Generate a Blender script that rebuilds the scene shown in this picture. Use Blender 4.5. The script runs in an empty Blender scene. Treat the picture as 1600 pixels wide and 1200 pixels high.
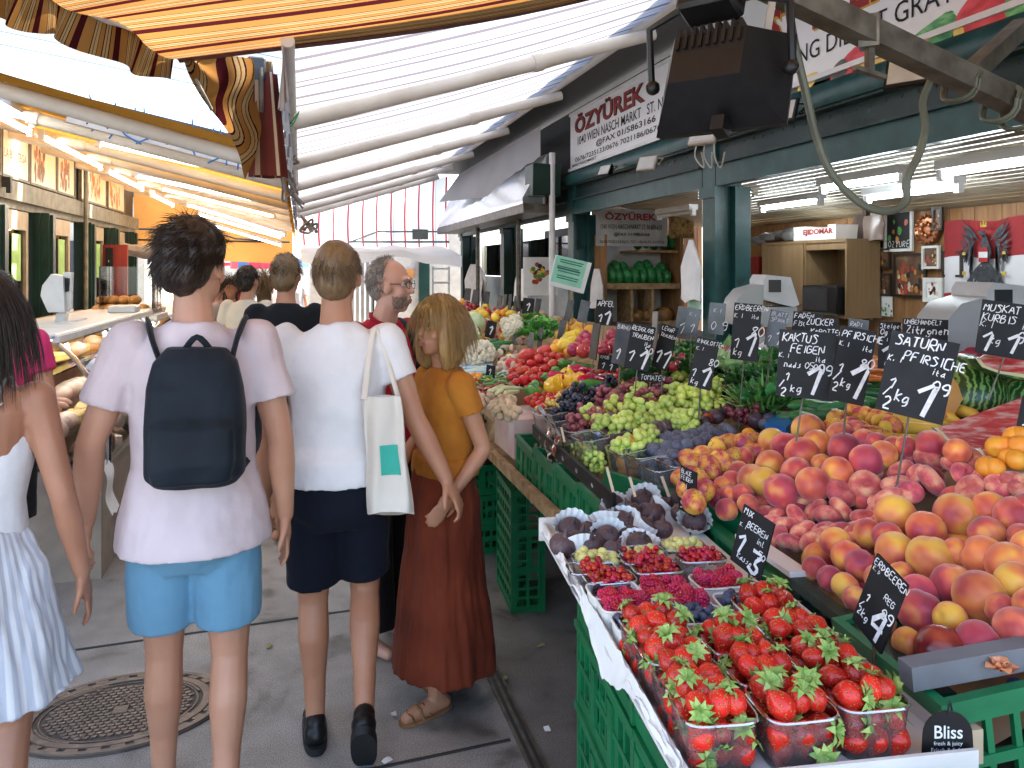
import bpy, math, random
from math import sin, cos, pi, radians as R
from mathutils import Vector, Matrix, Euler, noise
V = Vector
random.seed(11)
rnd = random.uniform
S = bpy.context.scene
COL = S.collection
# ---------------------------------------------------------------- camera
TH = R(15.4); CH = 1.68; F = 1200.0
cT, sT = cos(TH), sin(TH)
def ray(px, py):
    a = (px - 800) / F
    return V((cT * a + sT, cT - sT * a, -(py - 420) / F))
def at(px, py, d):      # the point seen at a photograph pixel, d metres deep
    return V((0, 0, CH)) + ray(px, py) * d
def atZ(px, py, z): return at(px, py, (CH - z) * F / (py - 420))
def atX(px, py, x): return at(px, py, x / ray(px, py).x)
def atY(px, py, y): return at(px, py, y / ray(px, py).y)
def depth(p): return p.x * sT + p.y * cT
# ---------------------------------------------------------------- tagging
def tag(o, label=None, cat=None, group=None, kind=None):
    if label: o['label'] = label
    if cat: o['category'] = cat
    if group: o['group'] = group
    if kind: o['kind'] = kind
    return o
def thing(name, label, cat, loc=(0, 0, 0), rotz=0, group=None, link=True):
    o = bpy.data.objects.new(name, None)
    o.empty_display_size = .1
    if link: COL.objects.link(o)
    o.location = loc; o.rotation_euler = (0, 0, rotz)
    return tag(o, label, cat, group)
def wloc(o):
    p = V((0, 0, 0))
    while o is not None:
        p += V(o.location); o = o.parent
    return p
def inst(root, loc, rot=(0, 0, 0), scale=1, label=None, group=None, cat=None):
    r = root.copy(); COL.objects.link(r)
    r.location = loc; r.rotation_euler = rot
    r.scale = scale if hasattr(scale, '__len__') else (scale,) * 3
    if label: r['label'] = label
    if group: r['group'] = group
    if cat: r['category'] = cat
    for ch in root.children_recursive_list if False else KIDS.get(root.name, []):
        c = ch.copy(); COL.objects.link(c); c.parent = r
        for g in KIDS.get(ch.name, []):
            k = g.copy(); COL.objects.link(k); k.parent = c
    return r
KIDS = {}
# ---------------------------------------------------------------- mesh builder
class MB:
    def __init__(s):
        s.v = []; s.f = []; s.m = []; s.uv = {}
    def add(s, vs, fs, mi=0, M=None):
        n = len(s.v)
        s.v += [tuple(M @ V(p)) if M is not None else tuple(p) for p in vs]
        s.f += [tuple(i + n for i in f) for f in fs]
        s.m += [mi] * len(fs)
        return s
    def box(s, a, b, mi=0, M=None, bev=0):
        x0, y0, z0 = a; x1, y1, z1 = b
        if bev:
            e = bev; vs = []; 
            P = [(x0, x1), (y0, y1), (z0, z1)]
            # chamfered box: 24 vertices
            idx = {}
            for sx in (0, 1):
                for sy in (0, 1):
                    for sz in (0, 1):
                        for k in range(3):
                            q = [P[0][sx], P[1][sy], P[2][sz]]
                            for j in range(3):
                                if j != k: q[j] += e if (sx, sy, sz)[j] == 0 else -e
                            idx[(sx, sy, sz, k)] = len(vs); vs.append(q)
            fs = []
            for k in range(3):
                i, j = [q for q in range(3) if q != k]
                for sk in (0, 1):
                    loop = []
                    for (p, q) in ((0, 0), (1, 0), (1, 1), (0, 1)):
                        c = [0, 0, 0]; c[k] = sk; c[i] = p; c[j] = q
                        loop.append(idx[(*c, k)])
                    flip = (sk == 1) == (k == 1)
                    fs.append(tuple(reversed(loop)) if flip else tuple(loop))
            for k in range(3):          # edges along axis k
                i, j = [q for q in range(3) if q != k]
                for p in (0, 1):
                    for q in (0, 1):
                        c0 = [0, 0, 0]; c1 = [0, 0, 0]
                        c0[k] = 0; c1[k] = 1
                        c0[i] = c1[i] = p; c0[j] = c1[j] = q
                        fs.append((idx[(*c0, i)], idx[(*c1, i)], idx[(*c1, j)], idx[(*c0, j)]))
            for sx in (0, 1):
                for sy in (0, 1):
                    for sz in (0, 1):
                        fs.append(tuple(idx[(sx, sy, sz, k)] for k in range(3)))
            return s.add(vs, fs, mi, M)
        vs = [(x0, y0, z0), (x1, y0, z0), (x1, y1, z0), (x0, y1, z0), (x0, y0, z1), (x1, y0, z1), (x1, y1, z1), (x0, y1, z1)]
        return s.add(vs, [(3, 2, 1, 0), (4, 5, 6, 7), (0, 1, 5, 4), (1, 2, 6, 5), (2, 3, 7, 6), (3, 0, 4, 7)], mi, M)
    def bar(s, p, q, w, h=None, mi=0, up=(0, 0, 1), ext=0):
        h = h or w
        p = V(p); q = V(q); d = (q - p); L = d.length
        if L < 1e-6: return s
        d /= L
        u = V(up)
        if abs(d.dot(u)) > .98: u = V((0, 1, 0))
        x = d.cross(u).normalized(); z = x.cross(d)
        M = Matrix((( x.x, d.x, z.x, p.x), (x.y, d.y, z.y, p.y), (x.z, d.z, z.z, p.z), (0, 0, 0, 1)))
        return s.box((-w / 2, -ext, -h / 2), (w / 2, L + ext, h / 2), mi, M)
    def tube(s, pts, r, n=8, mi=0, caps=True, flat=1.0):
        pts = [V(p) for p in pts]; N = len(pts)
        rs = r if hasattr(r, '__len__') else [r] * N
        vs = []; up = None
        for i in range(N):
            t = (pts[min(i + 1, N - 1)] - pts[max(i - 1, 0)])
            t = t.normalized() if t.length > 1e-9 else V((0, 0, 1))
            if up is None:
                up = V((0, 0, 1)) if abs(t.z) < .9 else V((1, 0, 0))
            x = t.cross(up)
            if x.length < 1e-6: x = t.cross(V((1, .3, 0)))
            x.normalize(); y = x.cross(t); up = y
            for k in range(n):
                a = 2 * pi * k / n
                vs.append(pts[i] + x * cos(a) * rs[i] + y * sin(a) * rs[i] * flat)
        fs = [(i * n + k, i * n + (k + 1) % n, (i + 1) * n + (k + 1) % n, (i + 1) * n + k) for i in range(N - 1) for k in range(n)]
        if caps: fs += [tuple(range(n))[::-1], tuple(range((N - 1) * n, N * n))]
        return s.add(vs, fs, mi)
    def loft(s, rings, n=20, mi=0, caps=True, M=None, sq=2.0, close=False):
        # rings: (cx, cy, cz, rx, ry) horizontal super-ellipses
        vs = []
        for (cx, cy, cz, rx, ry) in rings:
            for k in range(n):
                a = 2 * pi * k / n; c, q = cos(a), sin(a)
                vs.append((cx + rx * math.copysign(abs(c) ** (2 / sq), c), cy + ry * math.copysign(abs(q) ** (2 / sq), q), cz))
        N = len(rings)
        fs = [(i * n + k, i * n + (k + 1) % n, (i + 1) * n + (k + 1) % n, (i + 1) * n + k) for i in range(N - 1) for k in range(n)]
        if caps: fs += [tuple(range(n))[::-1], tuple(range((N - 1) * n, N * n))]
        return s.add(vs, fs, mi, M)
    def ell(s, c, r, n=14, m=9, mi=0, M=None, fn=None):
        r = r if hasattr(r, '__len__') else (r, r, r)
        vs = [(0, 0, -1)]
        for i in range(1, m):
            b = -pi / 2 + pi * i / m
            for k in range(n):
                a = 2 * pi * k / n
                vs.append((cos(b) * cos(a), cos(b) * sin(a), sin(b)))
        vs.append((0, 0, 1))
        if fn: vs = [fn(V(p)) for p in vs]
        vs = [(c[0] + p[0] * r[0], c[1] + p[1] * r[1], c[2] + p[2] * r[2]) for p in vs]
        fs = [(0, 1 + (k + 1) % n, 1 + k) for k in range(n)]
        for i in range(m - 2):
            o = 1 + i * n
            fs += [(o + k, o + (k + 1) % n, o + n + (k + 1) % n, o + n + k) for k in range(n)]
        o = 1 + (m - 2) * n
        fs += [(o + k, o + (k + 1) % n, len(vs) - 1) for k in range(n)]
        return s.add(vs, fs, mi, M)
    def grid(s, fn, nu, nv, mi=0, uvfn=None, M=None):
        n0 = len(s.v); f0 = len(s.f)
        vs = [fn(i / nu, j / nv) for j in range(nv + 1) for i in range(nu + 1)]
        fs = [(j * (nu + 1) + i, j * (nu + 1) + i + 1, (j + 1) * (nu + 1) + i + 1, (j + 1) * (nu + 1) + i) for j in range(nv) for i in range(nu)]
        s.add(vs, fs, mi, M)
        if uvfn:
            for j in range(nv + 1):
                for i in range(nu + 1):
                    s.uv[n0 + j * (nu + 1) + i] = uvfn(i / nu, j / nv)
        return s
    def mesh(s, name, mats, off=(0, 0, 0), sharp=40):
        me = bpy.data.meshes.new(name)
        me.from_pydata([(p[0] - off[0], p[1] - off[1], p[2] - off[2]) for p in s.v], [], s.f)
        mats = mats if isinstance(mats, (list, tuple)) else [mats]
        for m in mats: me.materials.append(m)
        if len(mats) > 1: me.polygons.foreach_set('material_index', s.m)
        if s.uv:
            L = me.uv_layers.new(name='UVMap')
            for lp in me.loops:
                L.data[lp.index].uv = s.uv.get(lp.vertex_index, (0, 0))
        me.polygons.foreach_set('use_smooth', [True] * len(me.polygons))
        me.update()
        if sharp is not None:
            try: me.set_sharp_from_angle(angle=R(sharp))
            except Exception: pass
        return me
    def build(s, name, mats, parent=None, local=False, link=True, sharp=40):
        off = (0, 0, 0)
        if parent is not None and not local: off = wloc(parent)
        o = bpy.data.objects.new(name, s.mesh(name, mats, off, sharp))
        if link: COL.objects.link(o)
        if parent is not None:
            o.parent = parent
            KIDS.setdefault(parent.name, []).append(o)
        return o
def solo(mb, name, mats, label, cat, group=None, kind=None, base=None, sharp=40):
    """a top-level thing that is one mesh; origin moved to its base"""
    if base is None:
        xs = [p[0] for p in mb.v]; ys = [p[1] for p in mb.v]; zs = [p[2] for p in mb.v]
        base = ((min(xs) + max(xs)) / 2, (min(ys) + max(ys)) / 2, min(zs))
    o = bpy.data.objects.new(name, mb.mesh(name, mats, base, sharp)); COL.objects.link(o)
    o.location = base
    return tag(o, label, cat, group, kind)
def rotm(x=0, y=0, z=0, t=(0, 0, 0), sc=1):
    return Matrix.Translation(t) @ Euler((x, y, z)).to_matrix().to_4x4() @ Matrix.Scale(sc, 4)
# ---------------------------------------------------------------- materials
def nodes(name):
    m = bpy.data.materials.new(name); m.use_nodes = True
    nt = m.node_tree; b = nt.nodes['Principled BSDF']
    return m, nt, b
def N(nt, t, **k):
    n = nt.nodes.new(t)
    for a, v in k.items():
        if a.startswith('i_'):
            n.inputs[a[2:].replace('_', ' ')].default_value = v
        else: setattr(n, a, v)
    return n
def ramp(nt, stops, interp='LINEAR'):
    r = nt.nodes.new('ShaderNodeValToRGB'); cr = r.color_ramp; cr.interpolation = interp
    while len(cr.elements) < len(stops): cr.elements.new(.5)
    for e, (p, c) in zip(cr.elements, stops):
        e.position = p; e.color = (*c, 1) if len(c) == 3 else c
    return r
def pm(name, c1, c2=None, rough=.6, scale=8, bump=0, bscale=60, metal=0, orand=0, spec=.5, detail=4, lo=.35, hi=.65, coat=0, sheen=0, sss=0, stretch=None, c3=None, p3=.8):
    m, nt, b = nodes(name); L = nt.links.new
    tc = N(nt, 'ShaderNodeTexCoord'); src = tc.outputs['Object']
    oi = N(nt, 'ShaderNodeObjectInfo')
    ad = N(nt, 'ShaderNodeVectorMath', operation='ADD')
    mu = N(nt, 'ShaderNodeMath', operation='MULTIPLY'); mu.inputs[1].default_value = 37.0
    L(oi.outputs['Random'], mu.inputs[0]); L(src, ad.inputs[0]); L(mu.outputs[0], ad.inputs[1])
    src = ad.outputs[0]
    if stretch:
        mp = N(nt, 'ShaderNodeMapping'); mp.inputs['Scale'].default_value = stretch
        L(src, mp.inputs['Vector']); src = mp.outputs[0]
    nz = N(nt, 'ShaderNodeTexNoise', i_Scale=scale, i_Detail=detail)
    L(src, nz.inputs['Vector'])
    c2 = c2 or tuple(x * .8 for x in c1)
    st = [(lo, c1), (hi, c2)]
    if c3: st.append((p3, c3))
    rp = ramp(nt, st)
    L(nz.outputs['Fac'], rp.inputs[0]); out = rp.outputs[0]
    if orand:
        hs = N(nt, 'ShaderNodeHueSaturation')
        ma = N(nt, 'ShaderNodeMapRange'); ma.inputs['To Min'].default_value = 1 - orand; ma.inputs['To Max'].default_value = 1 + orand
        L(oi.outputs['Random'], ma.inputs['Value']); L(ma.outputs[0], hs.inputs['Value'])
        ma2 = N(nt, 'ShaderNodeMapRange'); ma2.inputs['To Min'].default_value = .5 - orand * .06; ma2.inputs['To Max'].default_value = .5 + orand * .06
        mm = N(nt, 'ShaderNodeMath', operation='FRACT'); L(mu.outputs[0], mm.inputs[0]); L(mm.outputs[0], ma2.inputs['Value']); L(ma2.outputs[0], hs.inputs['Hue'])
        L(out, hs.inputs['Color']); out = hs.outputs[0]
    L(out, b.inputs['Base Color'])
    b.inputs['Roughness'].default_value = rough; b.inputs['Metallic'].default_value = metal
    b.inputs['Specular IOR Level'].default_value = spec
    if coat: b.inputs['Coat Weight'].default_value = coat; b.inputs['Coat Roughness'].default_value = .15
    if sheen: b.inputs['Sheen Weight'].default_value = sheen
    if sss:
        b.inputs['Subsurface Weight'].default_value = sss
        b.inputs['Subsurface Radius'].default_value = (.6, .25, .15); b.inputs['Subsurface Scale'].default_value = .012
    if bump:
        n2 = N(nt, 'ShaderNodeTexNoise', i_Scale=bscale, i_Detail=3.0); L(src, n2.inputs['Vector'])
        bp = N(nt, 'ShaderNodeBump', i_Strength=bump, i_Distance=.01); L(n2.outputs['Fac'], bp.inputs['Height'])
        L(bp.outputs[0], b.inputs['Normal'])
    return m
def emit(name, col, k):
    m, nt, b = nodes(name)
    b.inputs['Base Color'].default_value = (*col, 1)
    b.inputs['Emission Color'].default_value = (*col, 1); b.inputs['Emission Strength'].default_value = k
    return m
def clear(name, tint=(1, 1, 1), gl=.12, rough=.08, haze=.0):
    m, nt, b = nodes(name); L = nt.links.new
    nt.nodes.remove(b); o = nt.nodes['Material Output']
    t = N(nt, 'ShaderNodeBsdfTransparent'); t.inputs[0].default_value = (*tint, 1)
    g = N(nt, 'ShaderNodeBsdfGlossy'); g.inputs['Roughness'].default_value = rough
    d = N(nt, 'ShaderNodeBsdfDiffuse'); d.inputs[0].default_value = (.8, .82, .85, 1)
    fr = N(nt, 'ShaderNodeFresnel', i_IOR=1.45)
    ad = N(nt, 'ShaderNodeMath', operation='MULTIPLY_ADD'); ad.inputs[1].default_value = 1.0; ad.inputs[2].default_value = gl * .4
    L(fr.outputs[0], ad.inputs[0])
    mx0 = N(nt, 'ShaderNodeMixShader'); mx0.inputs[0].default_value = haze
    L(t.outputs[0], mx0.inputs[1]); L(d.outputs[0], mx0.inputs[2])
    mx = N(nt, 'ShaderNodeMixShader'); L(ad.outputs[0], mx.inputs[0]); L(mx0.outputs[0], mx.inputs[1]); L(g.outputs[0], mx.inputs[2])
    L(mx.outputs[0], o.inputs['Surface'])
    return m
def cloth(name, stripes, period, trans=.5, rough=.8, uvaxis=0, wob=.0, dirt=.25):
    """woven awning fabric: stripes laid along one UV axis, part of the light passes through"""
    m, nt, b = nodes(name); L = nt.links.new
    nt.nodes.remove(b); o = nt.nodes['Material Output']
    uv = N(nt, 'ShaderNodeUVMap'); uv.uv_map = 'UVMap'
    sp = N(nt, 'ShaderNodeSeparateXYZ'); L(uv.outputs[0], sp.inputs[0])
    dv = N(nt, 'ShaderNodeMath', operation='DIVIDE'); dv.inputs[1].default_value = period; L(sp.outputs[uvaxis], dv.inputs[0])
    fr = N(nt, 'ShaderNodeMath', operation='FRACT'); L(dv.outputs[0], fr.inputs[0])
    rp = ramp(nt, stripes, 'CONSTANT'); L(fr.outputs[0], rp.inputs[0])
    tc = N(nt, 'ShaderNodeTexCoord'); nz = N(nt, 'ShaderNodeTexNoise', i_Scale=1.7, i_Detail=5.0); L(tc.outputs['Object'], nz.inputs['Vector'])
    rd = ramp(nt, [(.3, (1 - dirt,) * 3), (.6, (1, 1, 1))]); L(nz.outputs['Fac'], rd.inputs[0])
    mi = N(nt, 'ShaderNodeMix', data_type='RGBA', blend_type='MULTIPLY'); mi.inputs[0].default_value = 1
    L(rp.outputs[0], mi.inputs[6]); L(rd.outputs[0], mi.inputs[7])
    d = N(nt, 'ShaderNodeBsdfDiffuse'); t = N(nt, 'ShaderNodeBsdfTranslucent')
    L(mi.outputs[2], d.inputs[0]); L(mi.outputs[2], t.inputs[0])
    mx = N(nt, 'ShaderNodeMixShader'); mx.inputs[0].default_value = trans
    L(d.outputs[0], mx.inputs[1]); L(t.outputs[0], mx.inputs[2]); L(mx.outputs[0], o.inputs['Surface'])
    return m
# ---------------------------------------------------------------- lettering
def type_mesh(txt, size, bold=0.0, shear=0, spacing=1.0):
    cu = bpy.data.curves.new('lettering', 'FONT'); cu.body = txt; cu.size = size; cu.align_x = 'LEFT'
    cu.offset = bold * size; cu.shear = shear; cu.space_character = spacing; cu.resolution_u = 3
    ob = bpy.data.objects.new('lettering', cu)
    COL.objects.link(ob); bpy.context.view_layer.update()
    me = bpy.data.meshes.new_from_object(ob.evaluated_get(bpy.context.evaluated_depsgraph_get()))
    COL.objects.unlink(ob); bpy.data.objects.remove(ob)
    return [tuple(v.co) for v in me.vertices], [tuple(p.vertices) for p in me.polygons]
def put_type(mb, txt, M, width=None, height=None, size=1, mi=0, bold=.0, shear=0, spacing=1.0):
    """printed text laid in M's xy plane from its origin, stretched to width x height"""
    vs, fs = type_mesh(txt, size, bold, shear, spacing)
    if not vs: return
    x0 = min(v[0] for v in vs); x1 = max(v[0] for v in vs); y0 = min(v[1] for v in vs); y1 = max(v[1] for v in vs)
    kx = width / (x1 - x0) if width else 1
    ky = height / (y1 - y0) if height else kx
    mb.add([((v[0] - x0) * kx, (v[1] - y0) * ky, 0) for v in vs], fs, mi, M)
GL = {  # chalk strokes on a 4 x 6 grid
 'A': '00 26 40|12 32', 'B': '00 06 36 34 03 43 41 30 00', 'C': '46 16 05 01 10 40', 'D': '00 06 25 43 21 00', 'E': '46 06 00 40|03 33',
 'F': '00 06 46|03 33', 'G': '45 16 04 01 10 41 43 23', 'H': '00 06|40 46|03 43', 'I': '20 26', 'J': '46 41 20 01', 'K': '00 06|46 03 40',
 'L': '06 00 40', 'M': '00 06 23 46 40', 'N': '00 06 40 46', 'O': '20 02 04 26 44 42 20', 'P': '00 06 36 45 33 03', 'Q': '20 02 04 26 44 42 20|31 50',
 'R': '00 06 36 44 33 03 40', 'S': '45 26 05 24 33 42 30 00', 'T': '06 46|26 20', 'U': '06 01 20 41 46', 'V': '06 20 46', 'W': '06 10 24 30 46',
 'X': '00 46|06 40', 'Y': '06 23 46|23 20', 'Z': '06 46 00 40', '0': '20 02 04 26 44 42 20', '1': '04 36 20', '2': '05 26 44 00 40',
 '3': '06 46 23 42 30 01', '4': '30 36 02 42', '5': '46 06 04 33 42 30 00', '6': '45 16 02 10 31 33 03', '7': '06 46 10', '8': '23 05 26 45 23 01 20 41 23',
 '9': '43 13 04 26 45 41 20', '/': '00 46', '-': '03 43', '.': '10 11', 'a': '33 12 01 10 31 34|31 40', 'g': '33 13 01 10 31 34 3: 1;', 'k': '06 00|34 02 30',
 's': '34 13 32 20 00', 't': '16 11 30|03 33', 'i': '14 10|15 16', 'n': '00 04|03 24 32 30', 'l': '16 10 30', 'm': '00 04 14 20|23 34 40', 'o': '20 02 23 42 20', 'e': '02 32 24 02 10 31', 'd': '33 12 01 10 31|36 30', 'r': '00 04|02 24', 'p': '04 0:|04 34 31 01', 'u': '04 01 20 31 34|31 40', 'z': '04 34 00 30',
 ' ': ''}
def glyph_pts(tok):
    o = ord(tok[1]) - 48
    return (int(tok[0]), o if o <= 6 else -(o - 9))
def chalk(mb, txt, org, ex, ey, h, nrm, mi=0, w=.09, adv=.85, jit=.25, slant=.12, wide=1.0):
    """hand-chalked line: org + ex*x + ey*y, letters h tall"""
    x = 0.0; k = h / 6.0
    for ch in txt:
        g = GL.get(ch, GL.get(ch.upper(), ''))
        s = k * rnd(.88, 1.1); dy = rnd(-.5, .5) * jit * h * .3
        for stroke in (g.split('|') if g else []):
            P = []
            for tok in stroke.split():
                a, b = glyph_pts(tok)
                P.append(V((x + (a + rnd(-jit, jit)) * s * .8 * wide + b * s * slant, (b + rnd(-jit, jit)) * s + dy)))
            ribbon(mb, P, org, ex, ey, nrm, h * w, mi)
        x += k * (4.9 if ch not in ' Iil.1' else 3.2) * adv * wide
    return x
def ribbon(mb, P, org, ex, ey, nrm, w, mi=0):
    if len(P) > 2:      # round the corners a little
        Q = [P[0]]
        for i in range(1, len(P) - 1):
            Q += [P[i].lerp(P[i - 1], .22), P[i].lerp(P[i + 1], .22)]
        P = Q + [P[-1]]
    n = len(P); vs = []
    for i in range(n):
        t = (P[min(i + 1, n - 1)] - P[max(i - 1, 0)])
        t = t.normalized() if t.length else V((1, 0))
        q = V((-t.y, t.x)) * w * .5 * rnd(.75, 1.2)
        for sgn in (1, -1):
            p = P[i] + q * sgn
            vs.append(org + ex * p.x + ey * p.y + nrm)
    fs = [(2 * i, 2 * i + 1, 2 * i + 3, 2 * i + 2) for i in range(n - 1)]
    mb.add(vs, fs, mi)
def bez(P, n=12):
    """Catmull-Rom through the points"""
    P = [V(p) for p in P]; out = []
    for i in range(len(P) - 1):
        p0 = P[max(i - 1, 0)]; p1 = P[i]; p2 = P[i + 1]; p3 = P[min(i + 2, len(P) - 1)]
        for k in range(n):
            t = k / n
            out.append(.5 * ((2 * p1) + (p2 - p0) * t + (2 * p0 - 5 * p1 + 4 * p2 - p3) * t * t + (3 * p1 - p0 - 3 * p2 + p3) * t ** 3))
    return out + [P[-1]]
def remesh(mb, voxel, smooth=4, name='body'):
    """fuse overlapping closed shapes into one continuous surface"""
    me = mb.mesh('tmp', bpy.data.materials[0], sharp=None); ob = bpy.data.objects.new('tmp', me); COL.objects.link(ob)
    md = ob.modifiers.new('r', 'REMESH'); md.mode = 'VOXEL'; md.voxel_size = voxel
    if smooth:
        sm = ob.modifiers.new('s', 'SMOOTH'); sm.factor = .5; sm.iterations = smooth
    bpy.context.view_layer.update()
    out = bpy.data.meshes.new_from_object(ob.evaluated_get(bpy.context.evaluated_depsgraph_get()))
    out.name = name
    COL.objects.unlink(ob); bpy.data.objects.remove(ob)
    out.polygons.foreach_set('use_smooth', [True] * len(out.polygons))
    return out
# ================================================================ camera, light
cam = bpy.data.cameras.new('camera'); co = bpy.data.objects.new('camera', cam); COL.objects.link(co)
co.location = (0, 0, CH); co.rotation_euler = (pi / 2, 0, -TH)
cam.lens = 36 * F / 1600; cam.sensor_width = 36; cam.shift_y = -180 / 1600; cam.clip_start = .05; cam.clip_end = 500
S.camera = co
w = bpy.data.worlds.new('World'); S.world = w; w.use_nodes = True
nt = w.node_tree; sk = nt.nodes.new('ShaderNodeTexSky'); sk.sky_type = 'NISHITA'; sk.sun_disc = False
EL, AZ = R(58), R(75)            # sun to the right, a little ahead
sk.sun_elevation = EL; sk.sun_rotation = AZ; sk.dust_density = 2.5; sk.ozone_density = .6
nt.links.new(sk.outputs[0], nt.nodes['Background'].inputs[0]); nt.nodes['Background'].inputs[1].default_value = .15
sl = bpy.data.lights.new('sun', 'SUN'); sl.energy = 4.6; sl.angle = R(.5); sl.color = (1, .95, .87)
so = bpy.data.objects.new('sun', sl); COL.objects.link(so); so.location = (8, 2, 14)
sd = V((sin(AZ) * cos(EL), cos(AZ) * cos(EL), sin(EL)))
so.rotation_euler = (-sd).to_track_quat('-Z', 'Y').to_euler()
S.view_settings.view_transform = 'Standard'; S.view_settings.look = 'None'; S.view_settings.exposure = 2.85; S.view_settings.gamma = 1
S.cycles.max_bounces = 8; S.cycles.transparent_max_bounces = 24; S.cycles.caustics_reflective = False; S.cycles.caustics_refractive = False
S.cycles.sample_clamp_indirect = 8; S.cycles.use_adaptive_sampling = True; S.cycles.adaptive_threshold = .02
# ================================================================ materials
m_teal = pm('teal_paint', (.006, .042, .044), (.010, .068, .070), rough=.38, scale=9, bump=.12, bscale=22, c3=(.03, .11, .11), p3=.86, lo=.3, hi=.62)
m_dkgreen = pm('dark_green_paint', (.004, .022, .015), (.006, .034, .023), rough=.35, scale=6, bump=.08)
m_iron = pm('dark_iron', (.012, .016, .018), (.022, .024, .025), rough=.5, scale=20, bump=.1, c3=(.10, .06, .035), p3=.8)
m_steel = pm('worn_steel', (.17, .155, .13), (.08, .07, .055), rough=.45, metal=.5, scale=14, bump=.08, c3=(.22, .12, .05), p3=.8)
m_white = pm('white_paint', (.72, .72, .72), (.62, .63, .64), rough=.45, scale=6)
m_arm = pm('grey_white_sleeve', (.74, .71, .66), (.60, .56, .50), rough=.7, scale=3, bump=.1, bscale=30)
m_wood = pm('pine_panel', (.34, .175, .068), (.20, .095, .036), rough=.55, scale=5, stretch=(6, 6, .6), bump=.06, lo=.3, hi=.7)
m_woodL = pm('beige_laminate', (.27, .17, .085), (.21, .13, .06), rough=.5, scale=3, stretch=(8, 8, .5))
m_woodD = pm('dark_timber', (.035, .02, .011), (.02, .012, .007), rough=.7, scale=6, bump=.15)
m_plank = pm('raw_plank', (.45, .30, .15), (.24, .14, .06), rough=.8, scale=7, bump=.25, stretch=(3, 3, 3))
m_black = pm('black_plastic', (.005, .0055, .0065), (.008, .008, .009), rough=.42, spec=.35, scale=30, bump=.03)
m_chalkb = pm('chalkboard', (.006, .0065, .0075), (.013, .0135, .015), rough=.6, spec=.3, scale=9, detail=8, c3=(.05, .05, .053), p3=.76)
m_chalk = pm('chalk_white', (.80, .80, .80), (.62, .62, .63), rough=.9, scale=60)
m_greyplate = pm('grey_plate', (.09, .095, .105), (.045, .048, .055), rough=.3, scale=12)  # plain grey price plate, smoother than the chalkboard
m_paper = pm('white_paper', (.78, .78, .76), (.70, .70, .68), rough=.8, scale=8, bump=.1, bscale=20)
m_card = pm('brown_carton', (.42, .28, .16), (.34, .22, .12), rough=.85, scale=8)
m_cartonW = pm('white_carton', (.70, .67, .64), (.60, .57, .54), rough=.75, scale=5, c3=(.48, .40, .33), p3=.8, bump=.1)
m_green = pm('green_crate_plastic', (.006, .165, .058), (.004, .12, .042), rough=.36, scale=7, bump=.06, bscale=40, c3=(.03, .22, .11), p3=.82)
m_greenD = pm('dark_green_board', (.003, .026, .018), (.002, .016, .011), rough=.45, scale=8, bump=.1, c3=(.04, .10, .075), p3=.84)
m_ink = pm('black_ink', (.008, .008, .009), rough=.7)
m_red = pm('red_print', (.30, .016, .014), (.22, .012, .012), rough=.6)
m_gold = pm('gold_print', (.60, .36, .06), rough=.6)
m_tube = emit('fluorescent_tube', (.86, .95, 1.0), 9)
m_tubeW = emit('warm_fluorescent_tube', (1.0, .95, .84), 5)
m_glass = clear('clear_glass', (.94, .97, .96), .14, .02)
m_clear = clear('clear_punnet_plastic', (.95, .96, .98), .16, .12, .06)
m_blueclear = clear('blue_punnet_plastic', (.12, .25, .75), .16, .15, .1)
m_film = clear('thin_bag_film', (.95, .96, .97), .2, .25, .45)
m_cable = pm('grey_green_cable', (.10, .11, .08), (.06, .065, .045), rough=.5)
m_cableL = pm('pale_cable', (.55, .55, .52), rough=.5)
m_chrome = pm('stainless_steel', (.72, .74, .75), (.60, .63, .65), rough=.16, metal=1, scale=3, bump=.06, bscale=5)
m_scale = pm('grey_scale_housing', (.36, .37, .37), (.32, .33, .33), rough=.4, scale=4)
m_screen = pm('dark_screen', (.03, .035, .04), rough=.15)
m_rope = pm('blue_string', (.05, .20, .55), rough=.8)
m_ropeG = pm('green_string', (.02, .28, .06), rough=.8)
m_ropeB = pm('grey_rope', (.22, .19, .17), (.12, .10, .09), rough=.9)
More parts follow.
